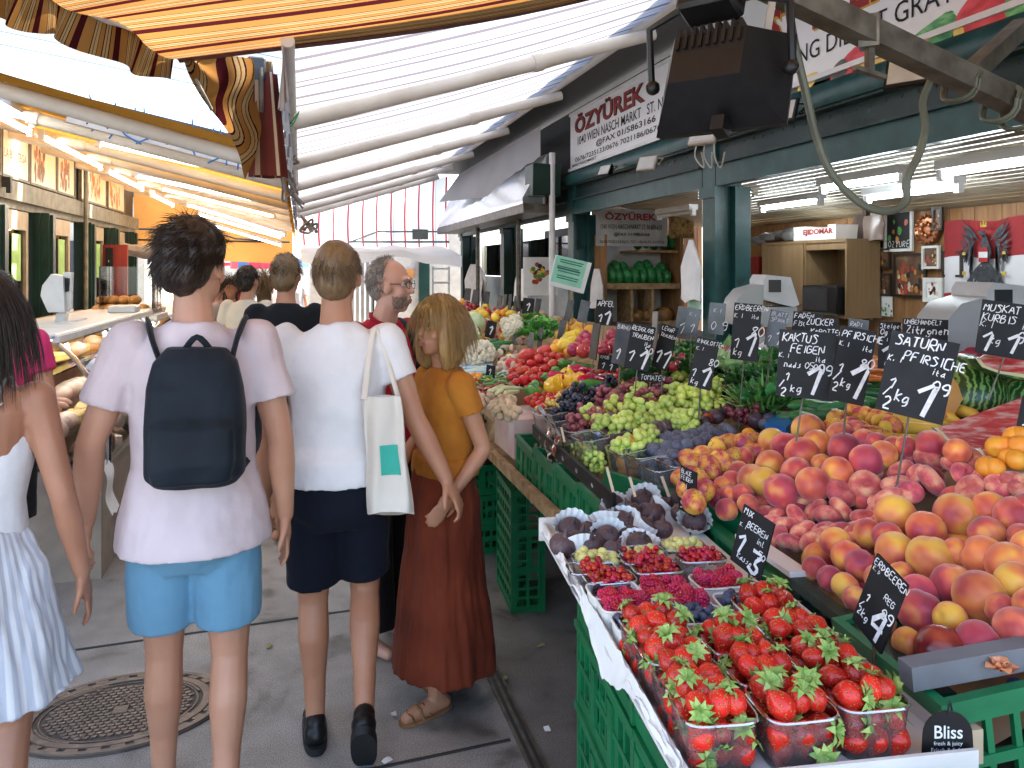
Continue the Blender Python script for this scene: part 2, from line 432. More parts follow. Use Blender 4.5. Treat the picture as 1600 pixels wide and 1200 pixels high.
# ================================================================ ground
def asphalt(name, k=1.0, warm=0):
    m, nt, b = nodes(name); L = nt.links.new
    tc = N(nt, 'ShaderNodeTexCoord')
    n1 = N(nt, 'ShaderNodeTexNoise', i_Scale=1.1, i_Detail=6.0); n2 = N(nt, 'ShaderNodeTexNoise', i_Scale=240.0, i_Detail=2.0)
    v = N(nt, 'ShaderNodeTexVoronoi', i_Scale=150.0); n3 = N(nt, 'ShaderNodeTexNoise', i_Scale=7.0, i_Detail=8.0)
    for n in (n1, n2, v, n3): L(tc.outputs['Object'], n.inputs['Vector'])
    r1 = ramp(nt, [(.32, (.190 * k, .181 * k, .172 * k)), (.55, (.220 * k, .210 * k, .199 * k)), (.72, (.25 * k, .243 * k, .236 * k))]); L(n1.outputs['Fac'], r1.inputs[0])
    r2 = ramp(nt, [(.30, (.45, .45, .46)), (.5, (1, 1, 1)), (.70, (1.7, 1.65, 1.55))]); L(n2.outputs['Fac'], r2.inputs[0])
    r3 = ramp(nt, [(.33, (.80, .79, .78)), (.6, (1.05, 1.05, 1.05))]); L(n3.outputs['Fac'], r3.inputs[0])
    a = N(nt, 'ShaderNodeMix', data_type='RGBA', blend_type='MULTIPLY'); a.inputs[0].default_value = 1; L(r1.outputs[0], a.inputs[6]); L(r2.outputs[0], a.inputs[7])
    c = N(nt, 'ShaderNodeMix', data_type='RGBA', blend_type='MULTIPLY'); c.inputs[0].default_value = .8; L(a.outputs[2], c.inputs[6]); L(r3.outputs[0], c.inputs[7])
    n4 = N(nt, 'ShaderNodeTexNoise', i_Scale=2.6, i_Detail=4.0); n4.inputs['Distortion'].default_value = 1.2; L(tc.outputs['Object'], n4.inputs['Vector']); r4 = ramp(nt, [(.30, (.42, .40, .38)), (.40, (.85, .84, .83)), (.5, (1, 1, 1)), (.70, (1.12, 1.1, 1.06))]); L(n4.outputs['Fac'], r4.inputs[0])
    c5 = N(nt, 'ShaderNodeMix', data_type='RGBA', blend_type='MULTIPLY'); c5.inputs[0].default_value = 1; L(c.outputs[2], c5.inputs[6]); L(r4.outputs[0], c5.inputs[7]); c = c5
    rv = ramp(nt, [(.03, (1, 1, 1)), (.10, (0, 0, 0))]); L(v.outputs['Distance'], rv.inputs[0])
    d = N(nt, 'ShaderNodeMix', data_type='RGBA'); d.inputs[7].default_value = (.36 * k, .34 * k, .31 * k, 1); L(rv.outputs[0], d.inputs[0]); L(c.outputs[2], d.inputs[6])
    L(d.outputs[2], b.inputs['Base Color']); b.inputs['Roughness'].default_value = .62
    bp = N(nt, 'ShaderNodeBump', i_Strength=.45, i_Distance=.004); L(n2.outputs['Fac'], bp.inputs['Height']); L(bp.outputs[0], b.inputs['Normal'])
    return m
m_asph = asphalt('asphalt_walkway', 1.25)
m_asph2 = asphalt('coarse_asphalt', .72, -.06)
g = MB(); g.add([(-60, -12, 0), (60, -12, 0), (60, 260, 0), (-60, 260, 0)], [(0, 1, 2, 3)])
tag(g.build('pavement', m_asph), kind='structure')
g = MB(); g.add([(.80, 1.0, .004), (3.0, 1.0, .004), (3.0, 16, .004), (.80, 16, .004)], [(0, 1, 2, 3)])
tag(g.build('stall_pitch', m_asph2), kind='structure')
g = MB()
for y in (1.15, 2.38, 3.62, 6.1, 8.6, 11.1):
    g.bar((-3.4, y + .05 - .05 * 1.2, -.02), (.72, y + .26, -.02), .012, .049)
g.box((.56, .5, -.05), (.568, 2.37, .0045))
tag(g.build('pavement_joints', pm('joint_tar', (.03, .03, .03), rough=.8)), kind='structure')
g = MB()
g.box((.738, .3, -.05), (.748, 14, .010)); g.box((.790, .3, -.05), (.800, 14, .010)); g.box((.763, .3, -.05), (.775, 14, .009))
sl_ = MB(); sl_.box((.749, .3, -.04), (.789, 14, .0046))
dr = thing('drain_channel', 'narrow slotted steel drain channel set along the paving beside the fruit stall', 'drain', (.77, 3, 0))
g.build('rail', m_steel, dr); sl_.build('channel', m_iron, dr)
# manhole cover
mc = thing('manhole_cover', 'round cast iron manhole cover with a scale pattern set in the walkway', 'manhole cover', (-.657, 3.22, 0))
m_cast = pm('cast_iron', (.20, .155, .125), (.13, .105, .09), rough=.5, metal=.35, scale=12, bump=.15, c3=(.26, .20, .16), p3=.75)
m_castD = pm('cast_iron_dark', (.055, .048, .042), (.085, .07, .06), rough=.75, scale=15)  # manhole base, darker than the raised pattern
c = V((-.657, 3.20, 0)); KY = .72
g = MB(); g.loft([(c.x, c.y, -.02, .38, .38 * KY), (c.x, c.y, .006, .38, .38 * KY)], 64); g.build('base', m_castD, mc)
def ringm(mb, r0, r1, z, a0=0, a1=2 * pi, n=64, z0=.004):
    vs = []
    for i in range(n + 1):
        a = a0 + (a1 - a0) * i / n
        for r, zz in ((r0, z0), (r0, z), (r1, z), (r1, z0)): vs.append((c.x + r * cos(a), c.y + KY * r * sin(a), zz))
    fs = []
    for i in range(n):
        for k in range(3): fs.append((i * 4 + k, i * 4 + k + 1, i * 4 + k + 5, i * 4 + k + 4))
    fs += [(0, 1, 2, 3), (n * 4 + 3, n * 4 + 2, n * 4 + 1, n * 4)]
    mb.add(vs, fs)
g = MB(); ringm(g, .350, .372, .013)
for k in range(28): ringm(g, .327, .349, .012, k * 2 * pi / 28 + .05, (k + .62) * 2 * pi / 28 + .05, 4)
g.build('frame', m_cast, mc)
g = MB(); ringm(g, .292, .322, .013); ringm(g, .268, .274, .011)
for k in range(4): ringm(g, .278, .288, .012, k * pi / 2 + .3, k * pi / 2 + 1.1, 12)
for i in range(-9, 10):
    for j in range(-8, 9):
        x, y = i * .027 + (j % 2) * .0135, j * .028
        if x * x + y * y < .25 ** 2 and not (abs(x) < .03 and abs(y) < .03):
            vs = [(c.x + x + dx, c.y + (y + dy) * KY, zz) for zz in (.004, .012) for dx, dy in ((-.011, .009), (.011, .009), (.011, -.003), (.005, -.0105), (-.005, -.0105), (-.011, -.003))]
            g.add(vs, [(6, 7, 8, 9, 10, 11)[::-1]] + [(k, (k + 1) % 6, 6 + (k + 1) % 6, 6 + k) for k in range(6)])
g.box((c.x - .025, c.y - .025, .004), (c.x + .025, c.y + .025, .012))
g.build('lid', m_cast, mc)
# ================================================================ right-hand market hall
XF = 2.9
hall = thing('market_hall', 'long market stall building with dark teal iron columns and beams on the right', 'market stall', (XF, 6, 0))
for y in (2, 5, 8, 11, 14):
    g = MB(); g.box((XF, y - .02, 0), (XF + .035, y + .16, 2.62)); g.box((XF + .036, y + .045, 0), (XF + .165, y + .075, 2.62)); g.box((XF + .166, y - .02, 0), (XF + .20, y + .16, 2.62))
    g.box((XF - .02, y - .04, 2.2), (XF + .0, y + .18, 2.28)); g.box((XF + .01, y - .06, 2.28), (XF + .19, y - .021, 2.44))
    g.box((XF + .205, y - .01, 0), (XF + .30, y + .12, 2.28))
    g.build('column', m_teal if y < 9 else m_dkgreen, hall)
for y0, y1 in ((-1.0, 1.97), (2.17, 4.97), (5.17, 7.97), (8.17, 10.97), (11.17, 14.4)):
    mt = m_teal if y0 < 8 else m_dkgreen
    g = MB(); 
    prof = [(XF - .06, 2.60), (XF - .075, 2.64), (XF - .065, 2.70), (XF - .02, 2.745), (XF + .1, 2.75), (XF + .1, 2.60)]
    vs = [(x, y, z) for y in (y0 - .2, y1) for x, z in prof]; n = len(prof)
    g.add(vs, [tuple(range(n)), tuple(range(2 * n - 1, n - 1, -1))] + [(k, n + k, n + (k + 1) % n, (k + 1) % n) for k in range(n)])
    g.build('cornice', mt, hall)
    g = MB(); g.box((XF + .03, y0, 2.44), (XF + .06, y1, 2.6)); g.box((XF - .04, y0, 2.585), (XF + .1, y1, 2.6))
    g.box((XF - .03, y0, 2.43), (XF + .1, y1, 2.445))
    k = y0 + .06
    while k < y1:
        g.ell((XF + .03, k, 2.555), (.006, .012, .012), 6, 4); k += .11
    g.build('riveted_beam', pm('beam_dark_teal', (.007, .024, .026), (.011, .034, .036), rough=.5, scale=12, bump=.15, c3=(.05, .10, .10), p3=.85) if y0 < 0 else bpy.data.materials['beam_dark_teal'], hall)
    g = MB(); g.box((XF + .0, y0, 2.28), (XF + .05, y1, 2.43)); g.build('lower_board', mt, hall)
# roof, ceiling, inner walls
g = MB(); g.box((2.28, -3.0, 3.50), (5.2, 14.6, 3.58)); g.box((2.97, -1.2, 2.75), (3.02, 14.6, 3.46)); g.build('roof', m_iron, hall)  # roof edge reaches past the awning roller, extended to block a sun leak
m_ceil = pm('cream_slat_ceiling', (.46, .42, .32), (.34, .29, .20), rough=.55, scale=4, c3=(.26, .17, .09), p3=.72)
g = MB(); x = 3.0
while x < 4.75:
    z = 2.47 - (x - 3.0) * .215
    g.add([(x, -1, z), (x + .062, -1, z - .013), (x + .062, 7.95, z - .013), (x, 7.95, z)], [(0, 3, 2, 1)]); g.add([(x + .062, -1, z - .013), (x + .066, -1, z + .01), (x + .066, 7.95, z + .01), (x + .062, 7.95, z - .013)], [(0, 3, 2, 1)])
    x += .067
g.build('ceiling', m_ceil, hall)
def planks(mb, fn, u0, u1, wd):
    u = u0; k = 0
    while u < u1:
        fn(mb, u, min(u + wd - .004, u1), .006 * (k % 2)); u += wd; k += 1
g = MB(); planks(g, lambda mb, a, b, e: mb.box((4.62 - e * .4, a, 0), (4.68, b, 2.25)), -1, 8, .11); g.build('back_wall', m_wood, hall)
g = MB(); planks(g, lambda mb, a, b, e: mb.box((a, 8.20 - e * .4, 0), (b, 8.26, 2.5)), 3.22, 4.6, .12)
g.build('cross_wall', m_wood, hall)
g = MB(); g.box((3.0, -1.1, 0), (4.7, -1.05, 2.6)); g.build('near_wall', m_wood, hall)
g = MB(); g.box((4.3, 5.1, 2.1), (4.34, 5.14, 2.2)); g.box((4.1, 8.3, 0), (4.6, 8.35, 2.6))
g.build('post', m_woodD, hall)
# dark counter base under the produce so nothing is seen through
# fluorescent tubes in the hall
def light_fixture(name, p, q, label, tube, group, drop=.05, hw=.09):
    p, q = V(p), V(q)
    t = thing(name, label, 'light', (p + q) / 2, group=group)
    g = MB(); g.bar(p + V((0, 0, .045)), q + V((0, 0, .045)), hw, .05); d = (q - p).normalized()
    g.bar(p - d * .01, p + d * .03, .04, .07); g.bar(q - d * .03, q + d * .01, .04, .07)
    g.build('housing', m_white, t)
    g = MB(); g.tube([p + d * .03, q - d * .03], .016, 10); g.build('tube', tube, t)
    return t
gr = 'fluorescent tubes under the hall ceiling'
def htube(x, px0, py0, px1, py1, label):
    p = atX(px0, py0, x); q = atX(px1, py1, x); q.z = p.z = (p.z + q.z) / 2
    return light_fixture('ceiling_light', p, q, label, m_tube, gr)
htube(3.75, 1140, 309, 1180, 300, 'shortest visible white tube light, half hidden behind the teal column')
htube(3.95, 1190, 326, 1283, 314, 'white tube light lowest at the left, just right of the teal column')
htube(3.35, 1284, 299, 1413, 272, 'white tube light crossed by the near side of the hanging cable loop')
htube(3.85, 1354, 307, 1500, 296, 'warmer tube light behind the bottom of the hanging cable loop')
htube(3.3, 1470, 273, 1660, 243, 'bright tube light at the right edge of the photo above the flag')
p = atX(1003, 336, 3.5); light_fixture('ceiling_light', (3.45, 6.3, 2.2), (3.45, 7.0, 2.2), 'unlit looking tube light above the shelf with green melons', m_white, gr)
# ================================================================ signs of the hall
def sign_M(x, y0, z0):     # lettering plane facing the walkway (-X): text runs along -Y
    return Matrix(((0, 0, -1, x), (-1, 0, 0, y0), (0, 1, 0, z0), (0, 0, 0, 1)))
def fascia(label, y0, y1, z0, z1, m):
    t = thing('fascia_sign', label, 'sign', (XF - .02, (y0 + y1) / 2, z0)); g = MB(); g.box((XF - .02, y0, z0), (XF, y1, z1)); g.build('board', m, t)
    g = MB(); g.box((XF - .03, y0 - .02, z1), (XF + .01, y1 + .02, z1 + .03)); g.box((XF - .04, y0 - .02, z0 - .03), (XF + .01, y1 + .02, z0)); g.build('frame', m_white, t)
    return t
m_banner = pm('sign_white_print', (.78, .79, .80), (.72, .73, .75), rough=.45, scale=2)
t = fascia('white shop sign reading ÖZYÜREK with the stall address in black letters', 5.08, 8.02, 2.78, 3.36, m_banner)
g = MB(); put_type(g, 'ÖZYÜREK', sign_M(XF - .023, 7.85, 3.13), 1.75, .21, bold=.045); g.build('lettering_shadow', m_ink, t)
g = MB(); put_type(g, 'ÖZYÜREK', sign_M(XF - .026, 7.87, 3.135), 1.75, .21, bold=.02); g.build('shop_name', m_red, t)
g = MB()
put_type(g, '1040 WIEN NASCH MARKT   ST. N 609-610', sign_M(XF - .023, 7.78, 3.005), 2.5, .095, bold=.005)
put_type(g, '@FAX 01/5863166', sign_M(XF - .023, 7.25, 2.905), 1.35, .075, bold=.015)
put_type(g, '0676/7235133/0676 7021186/0676 5410336', sign_M(XF - .023, 7.86, 2.835), 2.6, .05, bold=.01)
put_type(g, 'MARKT-NASCHMARKT', sign_M(XF - .023, 7.95, 2.79), .7, .03, bold=.01)
g.build('address_lettering', m_ink, t)
t = fascia('large banner sign offering free delivery with peppers and cucumbers printed on it', 1.2, 4.97, 2.80, 3.46, m_banner)
g = MB(); put_type(g, 'ZUSTELLUNG DIENST GRATIS', sign_M(XF - .0237, 4.66, 2.905), 1.92, .105); g.build('lettering', m_ink, t)
for txt, y, w_ in (('ST', 4.27, .28), ('LLEN', 3.85, .70)):
    g = MB(); put_type(g, txt, sign_M(XF - .0245, y, 3.07), w_, .24, bold=.03); g.build('heading', m_red, t)
    g = MB(); put_type(g, txt, sign_M(XF - .0240, y - .012, 3.058), w_, .24, bold=.05); g.build('heading_shadow', m_gold, t)
m_pg = pm('printed_green', (.02, .22, .07), (.22, .52, .20), rough=.5, scale=14, stretch=(1, 1, 3)); m_pr = pm('printed_red', (.50, .015, .025), (.72, .08, .10), rough=.5, scale=10, stretch=(1, 1, 2)); m_pk = pm('printed_black', (.03, .03, .03), (.12, .12, .10), rough=.5)
m_py = pm('printed_yellow', (.75, .50, .05), (.80, .62, .20), rough=.5, scale=8)
def flat_blob(mb, px, py, w_, h_, rot, k, mi):
    c_ = atX(px, py, XF - .0215 - k * .0001); n = 24; vs = []
    for i in range(n):
        a = 2 * pi * i / n; u = cos(a) * w_ * (1 - .12 * sin(a) ** 2); v_ = sin(a) * h_ * (1 + .15 * cos(2 * a + k)); vs.append((c_.x, c_.y - (u * cos(rot) - v_ * sin(rot)), c_.z + u * sin(rot) + v_ * cos(rot)))
    mb.add(vs, [tuple(range(n))], mi)
g = MB(); k = 0
for px, py, w_, h_, rot, mi in ((1216, 148, .05, .07, .4, 0), (1236, 142, .10, .05, .1, 3), (1262, 128, .10, .04, .3, 2), (1212, 160, .06, .02, .2, 2), (1338, 100, .22, .085, .2, 1), (1372, 100, .18, .03, -.1, 2), (1312, 110, .07, .06, .3, 3), (1440, 60, .20, .045, .35, 0), (1455, 72, .18, .035, .4, 0), (1425, 78, .14, .02, .3, 2), (1478, 42, .07, .06, .2, 0), (1520, 28, .10, .10, .1, 1), (1548, 20, .08, .08, .2, 1), (1498, 55, .03, .06, .1, 2), (1560, 38, .05, .02, .3, 0), (1585, 12, .08, .05, .3, 0), (1540, 45, .03, .03, 0, 1), (1562, 30, .03, .03, 0, 1)): flat_blob(g, px, py, w_, h_, rot, k, mi); k += 1
g.build('printed_picture', [m_pg, m_pr, m_py, m_pk], t)
# inner banner, seen through the second bay
t = thing('inner_banner', 'grey cloth banner reading ÖZYÜREK hanging inside above the melon shelf', 'banner', (3.65, 7.7, 2.0))
def front_M(x, y, z): return Matrix(((1, 0, 0, x), (0, 0, -1, y), (0, 1, 0, z), (0, 0, 0, 1)))
a = atY(931, 384, 7.7); b = atY(1043, 330, 7.7); wd = b.x - a.x
g = MB(); g.grid(lambda u, v_: (a.x + u * wd, 7.7 + .01 * sin(u * 20), a.z + v_ * .40), 20, 4); g.build('cloth', pm('banner_cloth', (.42, .42, .41), (.34, .34, .33), rough=.8), t)
g = MB(); put_type(g, 'ÖZYÜREK', front_M(a.x + .1, 7.685, a.z + .28), .6, .09, bold=.03); g.build('shop_name', m_red, t)
g = MB(); put_type(g, '1040 WIEN NASCHMARKT ST. N 609-610', front_M(a.x + .05, 7.685, a.z + .18), wd * .85, .055); put_type(g, '@FAX 01/5863166', front_M(a.x + .2, 7.685, a.z + .10), wd * .5, .045, bold=.01)
put_type(g, '0676/7235133/0676 7021186/0676 5410336', front_M(a.x + .04, 7.685, a.z + .03), wd * .9, .03); g.build('lettering', m_ink, t)
t = thing('inner_poster', 'dark poster with yellow and red fruit hanging beside the inner grey banner', 'poster', (4.2, 7.72, 2.0))
p = atY(1046, 372, 7.72); q = atY(1084, 322, 7.72); g = MB(); g.box((p.x, 7.715, p.z), (q.x, 7.73, q.z)); g.build('sheet', pm('poster_print', (.10, .05, .02), (.5, .32, .08), scale=16, c3=(.4, .04, .02), p3=.7), t)
# ================================================================ floodlights
def floodlight(p, yaw, pitch, s, label, mat=None, big=False):
    mat = mat or m_black
    t = thing('floodlight', label, 'floodlight', p)
    M = Matrix.Translation(p) @ Euler((pitch, 0, yaw)).to_matrix().to_4x4() @ Matrix.Scale(s, 4)
    g = MB()      # y- is the glass side
    A = [(-.5, -.22, -.36), (.5, -.22, -.36), (.5, -.22, .36), (-.5, -.22, .36)]
    B = [(-.52, -.14, -.38), (.52, -.14, -.38), (.52, -.14, .38), (-.52, -.14, .38)]
    B2 = [(-.47, -.05, -.34), (.47, -.05, -.34), (.47, -.05, .34), (-.47, -.05, .34)]
    Cc = [(-.28, .26, -.16), (.28, .26, -.16), (.28, .26, .24), (-.28, .26, .24)]
    vs = A + B + B2 + Cc
    fs = [(3, 2, 1, 0), (12, 13, 14, 15)]
    for i in range(3):
        for k in range(4): fs.append((i * 4 + k, i * 4 + (k + 1) % 4, i * 4 + 4 + (k + 1) % 4, i * 4 + 4 + k))
    fs = [tuple(reversed(f)) for f in fs]
    g.add(vs, fs, 0, M)
    for k in range(9):
        x = -.24 + k * .06
        g.box((x - .012, .10, .12), (x + .012, .285, .30), 0, M)
    g.build('housing', mat, t, sharp=25)
    g = MB(); g.box((-.44, -.235, -.3), (.44, -.222, .3), 0, M); g.build('glass', pm('lamp_glass', (.55, .55, .52), rough=.12) if 'lamp_glass' not in bpy.data.materials else bpy.data.materials['lamp_glass'], t)
    g = MB(); pts = [(-.56, 0, 0), (-.56, .2, .42), (-.3, .25, .5), (.3, .25, .5), (.56, .2, .42), (.56, 0, 0)]
    g.tube([M @ V(q) for q in pts], .03 * s, 6); g.ell((0, 0, 0), .06, 8, 6, 0, M @ Matrix.Translation((-.55, 0, 0))); g.ell((0, 0, 0), .06, 8, 6, 0, M @ Matrix.Translation((.55, 0, 0)))
    if big:
        g.box((-.2, .12, .40), (.25, .42, .66), 0, M, bev=.03); g.ell((-.13, .08, .43), .035, 8, 6, 0, M); g.ell((.02, .08, .42), .035, 8, 6, 0, M); g.box((-.12, -.1, -.48), (-.02, .06, -.36), 0, M)
    g.build('bracket', mat if not big else m_black, t)
    return t
# big lamp close overhead
floodlight(at(1122, 122, 1.95), R(128), R(20), .33, 'large black floodlight hanging close overhead on the steel bar', big=True)
# small lamps on the cornice
m_beige = pm('beige_lamp', (.45, .40, .36), (.38, .34, .30), rough=.5)
def onfac(px, py, x): return atX(px, py, x)
floodlight(onfac(948, 268, 2.72), R(-70), R(-25), .15, 'small black floodlight on the cornice below the letters of the shop name', m_black)
floodlight(onfac(1014, 258, 2.72), R(-60), R(-25), .17, 'small beige floodlight right of the small black one under the shop sign', m_beige)
floodlight(onfac(1103, 214, 2.66), R(-60), R(-25), .20, 'pale floodlight with dangling wires on top of the thick teal column', m_beige)
floodlight(onfac(1222, 180, 2.66), R(-60), R(-25), .20, 'black floodlight with a pale glass just right of the large overhead lamp', m_black)
floodlight(onfac(1430, 115, 2.62), R(-60), R(-20), .22, 'flat dark floodlight under the banner behind the steel bar', m_black)
# square steel bar crossing the top right
P1, P2 = at(1225, -12, 1.95), at(1640, 186, 2.25)
t = thing('awning_support_bar', 'rusty square steel bar crossing the upper right corner overhead', 'steel bar', P2)
g = MB(); g.bar(P1 - (P2 - P1) * .2, P2, .062); g.build('square_tube', m_steel, t)
q = at(1500, 118, 2.14); g = MB(); g.bar(at(1513, 118, 2.17), at(1598, 40, 2.5), .05); g.build('brace', m_steel, t)
g = MB(); b0 = P1.lerp(P2, (1346 - 1225) / 415); g.bar(b0 - V((0, 0, .03)), b0 - V((0, 0, .11)), .018); d = (P2 - P1).normalized().cross(V((0, 0, 1))).normalized()
g.bar(b0 - V((0, 0, .11)) - (P2 - P1).normalized() * .05, b0 - V((0, 0, .10)) + (P2 - P1).normalized() * .05, .02, .012); g.tube([b0 + V((0, 0, -.04)), b0 + V((0, 0, .045))], .036, 4); g.build('clamp', m_steel, t)
g = MB()
for px, py in ((1498, 128), (1560, 160), (1590, 172)):
    cc = at(px, py, 2.17 if px < 1520 else 2.2); ax = (P2 - P1).normalized(); e1 = ax.cross(V((0, 0, 1))).normalized(); e2 = e1.cross(ax)
    for j in range(2): g.tube([cc + ax * (.012 * j + .008 * sin(k)) + (e1 * cos(k * pi / 8) + e2 * sin(k * pi / 8)) * .058 for k in range(17)], .0055, 6)
g.build('wound_cable', m_cable, t)
pts = [at(*p) for p in ((1228, -20, 1.95), (1240, 60, 1.95), (1258, 140, 1.96), (1276, 215, 1.98), (1300, 272, 2.0), (1345, 318, 2.03), (1388, 330, 2.05), (1415, 315, 2.07), (1417, 280, 2.08), (1436, 240, 2.1), (1446, 200, 2.12), (1442, 160, 2.14), (1455, 125, 2.16))]
g = MB(); g.tube(bez(pts, 6), .0105, 8); solo(g, 'hanging_cable', m_cable, 'thick grey green cable hanging in a long loop from the steel bar', 'cable', base=pts[6])
g = MB(); g.bar(at(1210, -20, 1.9), at(1196, 66, 1.93), .02, .006); solo(g, 'hanging_strap', m_beige, 'short pale flat strap between the steel bar and the big floodlight', 'strap')
g = MB(); pts = [at(*p) for p in ((1205, 50, 1.94), (1212, 110, 1.97), (1200, 160, 2.0), (1175, 195, 2.05))]; g.tube(bez(pts, 6), .004, 6); solo(g, 'lamp_wire', m_cableL, 'thin pale wire hanging down beside the big overhead floodlight', 'wire')
g = MB()
for dx in (0, 12, 26):
    pts = [onfac(1090 + dx, 222, 2.68), onfac(1086 + dx * 1.2, 245, 2.7), onfac(1100 + dx, 262, 2.75), onfac(1096 + dx * 1.4, 238, 2.7)]; g.tube(bez(pts, 6), .006, 6)
solo(g, 'wire_bundle', m_cableL, 'pale wires dangling in loops below the floodlight on the teal column', 'wire')
# ================================================================ awnings
W_ = (.44, .44, .455); G_ = (.28, .28, .31); RD = (.30, .05, .06); D_ = (.17, .155, .175)
def stripe(*segs):
    out = []; x = 0
    for w_, c_ in segs: out.append((x, c_)); x += w_
    return out
cl_white = cloth('white_striped_awning_cloth', stripe((.26, W_), (.11, D_), (.12, W_), (.03, G_), (.17, W_), (.12, D_), (.14, W_), (.05, G_)), .40, .36, dirt=.10)
OR, YE, DR, OD = (.215, .10, .027), (.25, .175, .08), (.032, .005, .006), (.11, .032, .008)
cl_orange = cloth('orange_striped_awning_cloth', stripe((.16, OR), (.02, DR), (.05, YE), (.02, OD), (.06, YE), (.02, OD), (.10, OR), (.03, DR), (.05, YE), (.025, OD), (.055, YE), (.03, DR), (.10, OR), (.18, DR), (.10, OR)), .34, .5)
cl_yellow = cloth('yellow_awning_cloth', stripe((.5, (.36, .165, .027)), (.5, (.32, .145, .023))), 1.0, .34, dirt=.22)
cl_tarp = cloth('white_tarp_cloth', stripe((.45, (.135, .15, .17)), (.04, (.02, .05, .10)), (.25, (.135, .15, .17)), (.05, (.17, .115, .05)), (.26, (.135, .15, .17))), .5, .6, dirt=.12, uvaxis=1)
WB = (.80, .80, .80)
cl_redwhite = cloth('red_white_curtain_cloth', stripe((.42, WB), (.12, (.42, .05, .06)), (.10, WB), (.05, (.5, .45, .45)), (.31, WB)), .26, .6, dirt=.05)
def awn(label, y0, y1, xr, zr, xf, zf, mat, arms, sag=.05, val=.0, group='striped awnings over the stalls', armr=.052, ny=24, over=0.0, valmat=None, yskew=0, armmat=None, name='awning'):
    """roller at the wall (xr, zr), front bar over the walkway (xf, zf)"""
    t = thing(name, label, 'awning', ((xr + xf) / 2, (y0 + y1) / 2, zf), group=group)
    Lx = math.hypot(xr - xf, zr - zf)
    def fn(u, v_):
        y = y0 + (y1 - y0) * u
        return (xr + (xf - xr) * v_, y + yskew * v_, zr + (zf - zr) * v_ - sag * sin(pi * v_) * (.8 + .2 * cos(y * 4)) + .012 * sin(y * 9))
    g = MB(); g.grid(fn, ny, 10, 0, lambda u, v_: (y0 + (y1 - y0) * u, v_ * Lx)); g.build('fabric', mat, t)
    if val:
        sg = 1 if xf < xr else -1
        g = MB(); g.grid(lambda u, v_: (xf - .02 * sg + .025 * sin((y0 + (y1 - y0) * u) * 14) * v_, y0 + (y1 - y0) * u + yskew, zf - .02 - val * v_ * (1 + .15 * abs(sin((y0 + (y1 - y0) * u) * 6)))), int((y1 - y0) * 14), 3, 0, lambda u, v_: (y0 + (y1 - y0) * u, v_ * val)); g.build('valance', valmat or mat, t)
    g = MB(); g.tube([(xf, y0 + yskew, zf - .03), (xf, y1 + yskew, zf - .03)], .028, 10); g.build('front_bar', m_white, t)
    g = MB(); g.tube([(xr, y0, zr), (xr, y1, zr)], .05, 10); g.build('roller', m_white, t)
    for ya in arms:
        g = MB(); p = V((xr, ya, zr - .12)); q = V((xf, ya + yskew, zf - .07)); k = p.lerp(q, .35)
        g.tube([p, k, q], [armr * .8, armr, armr], 12); g.tube([k - (q - p) * .012, k + (q - p) * .012], armr * 1.18, 12); a = g.build('arm', armmat or m_arm, t)
    return t
awn('long white awning with fine grey stripes sloping over the right-hand stalls', 3.26, 9.0, 2.35, 3.42, -.05, 2.64, cl_white, (4.85, 6.8, 8.7), val=.22, ny=40)
awn('farther white striped awning beyond the first one over the right-hand stalls', 9.06, 14.2, 2.35, 3.42, -.05, 2.64, cl_white, (10.6, 12.1, 13.4), val=.22, ny=36)
# near awning, orange and dark red stripes, its outer edge skewed
t = thing('orange_awning', 'orange and dark red striped awning glowing close overhead', 'awning', (.8, 2, 2.5), group='striped awnings over the stalls')
FE = [at(-330, -215, 1.5), at(-60, -92, 2.0), at(122, -4, 2.5), at(280, 74, 3.18)]
def fe(u):
    x = u * 3; i = min(int(x), 2); return V(FE[i]).lerp(V(FE[i + 1]), x - i)
def orf(u, v_):
    p = fe(u); r = V((2.35, -1.6 + 5.02 * u, 3.34)); q = r.lerp(p, v_)
    q.z -= .11 * sin(pi * v_) + .02 * sin(u * 22) * v_ * v_ + .05 * v_ ** 4; q.y -= .22 * v_ * v_ * sin(u * 3) * (1 - u)
    return q
g = MB(); g.grid(orf, 60, 16, 0, lambda u, v_: (4.62 * u + .10 * v_ + .34 * v_ ** 4 * (1.1 - u), v_ * 3)); g.build('fabric', cl_orange, t)
# scalloped valance with folds
def orv(u, v_):
    p = fe(u); s = sin(u * 34) * .03 * v_ + .018 * sin(u * 17)
    return p + V((s - .03 * v_, .02 * sin(u * 37) * v_, -.02 - (.135 + .014 * sin(u * 17)) * v_))
g = MB(); g.grid(orv, 120, 6, 0, lambda u, v_: (4.62 * u + .03 * sin(u * 34) * v_ + .1, v_ * .2)); g.build('valance', cl_orange, t)
g = MB(); g.tube([fe(u / 12) + V((0, 0, -.02)) for u in range(13)], .022, 8); g.build('front_bar', m_white, t)
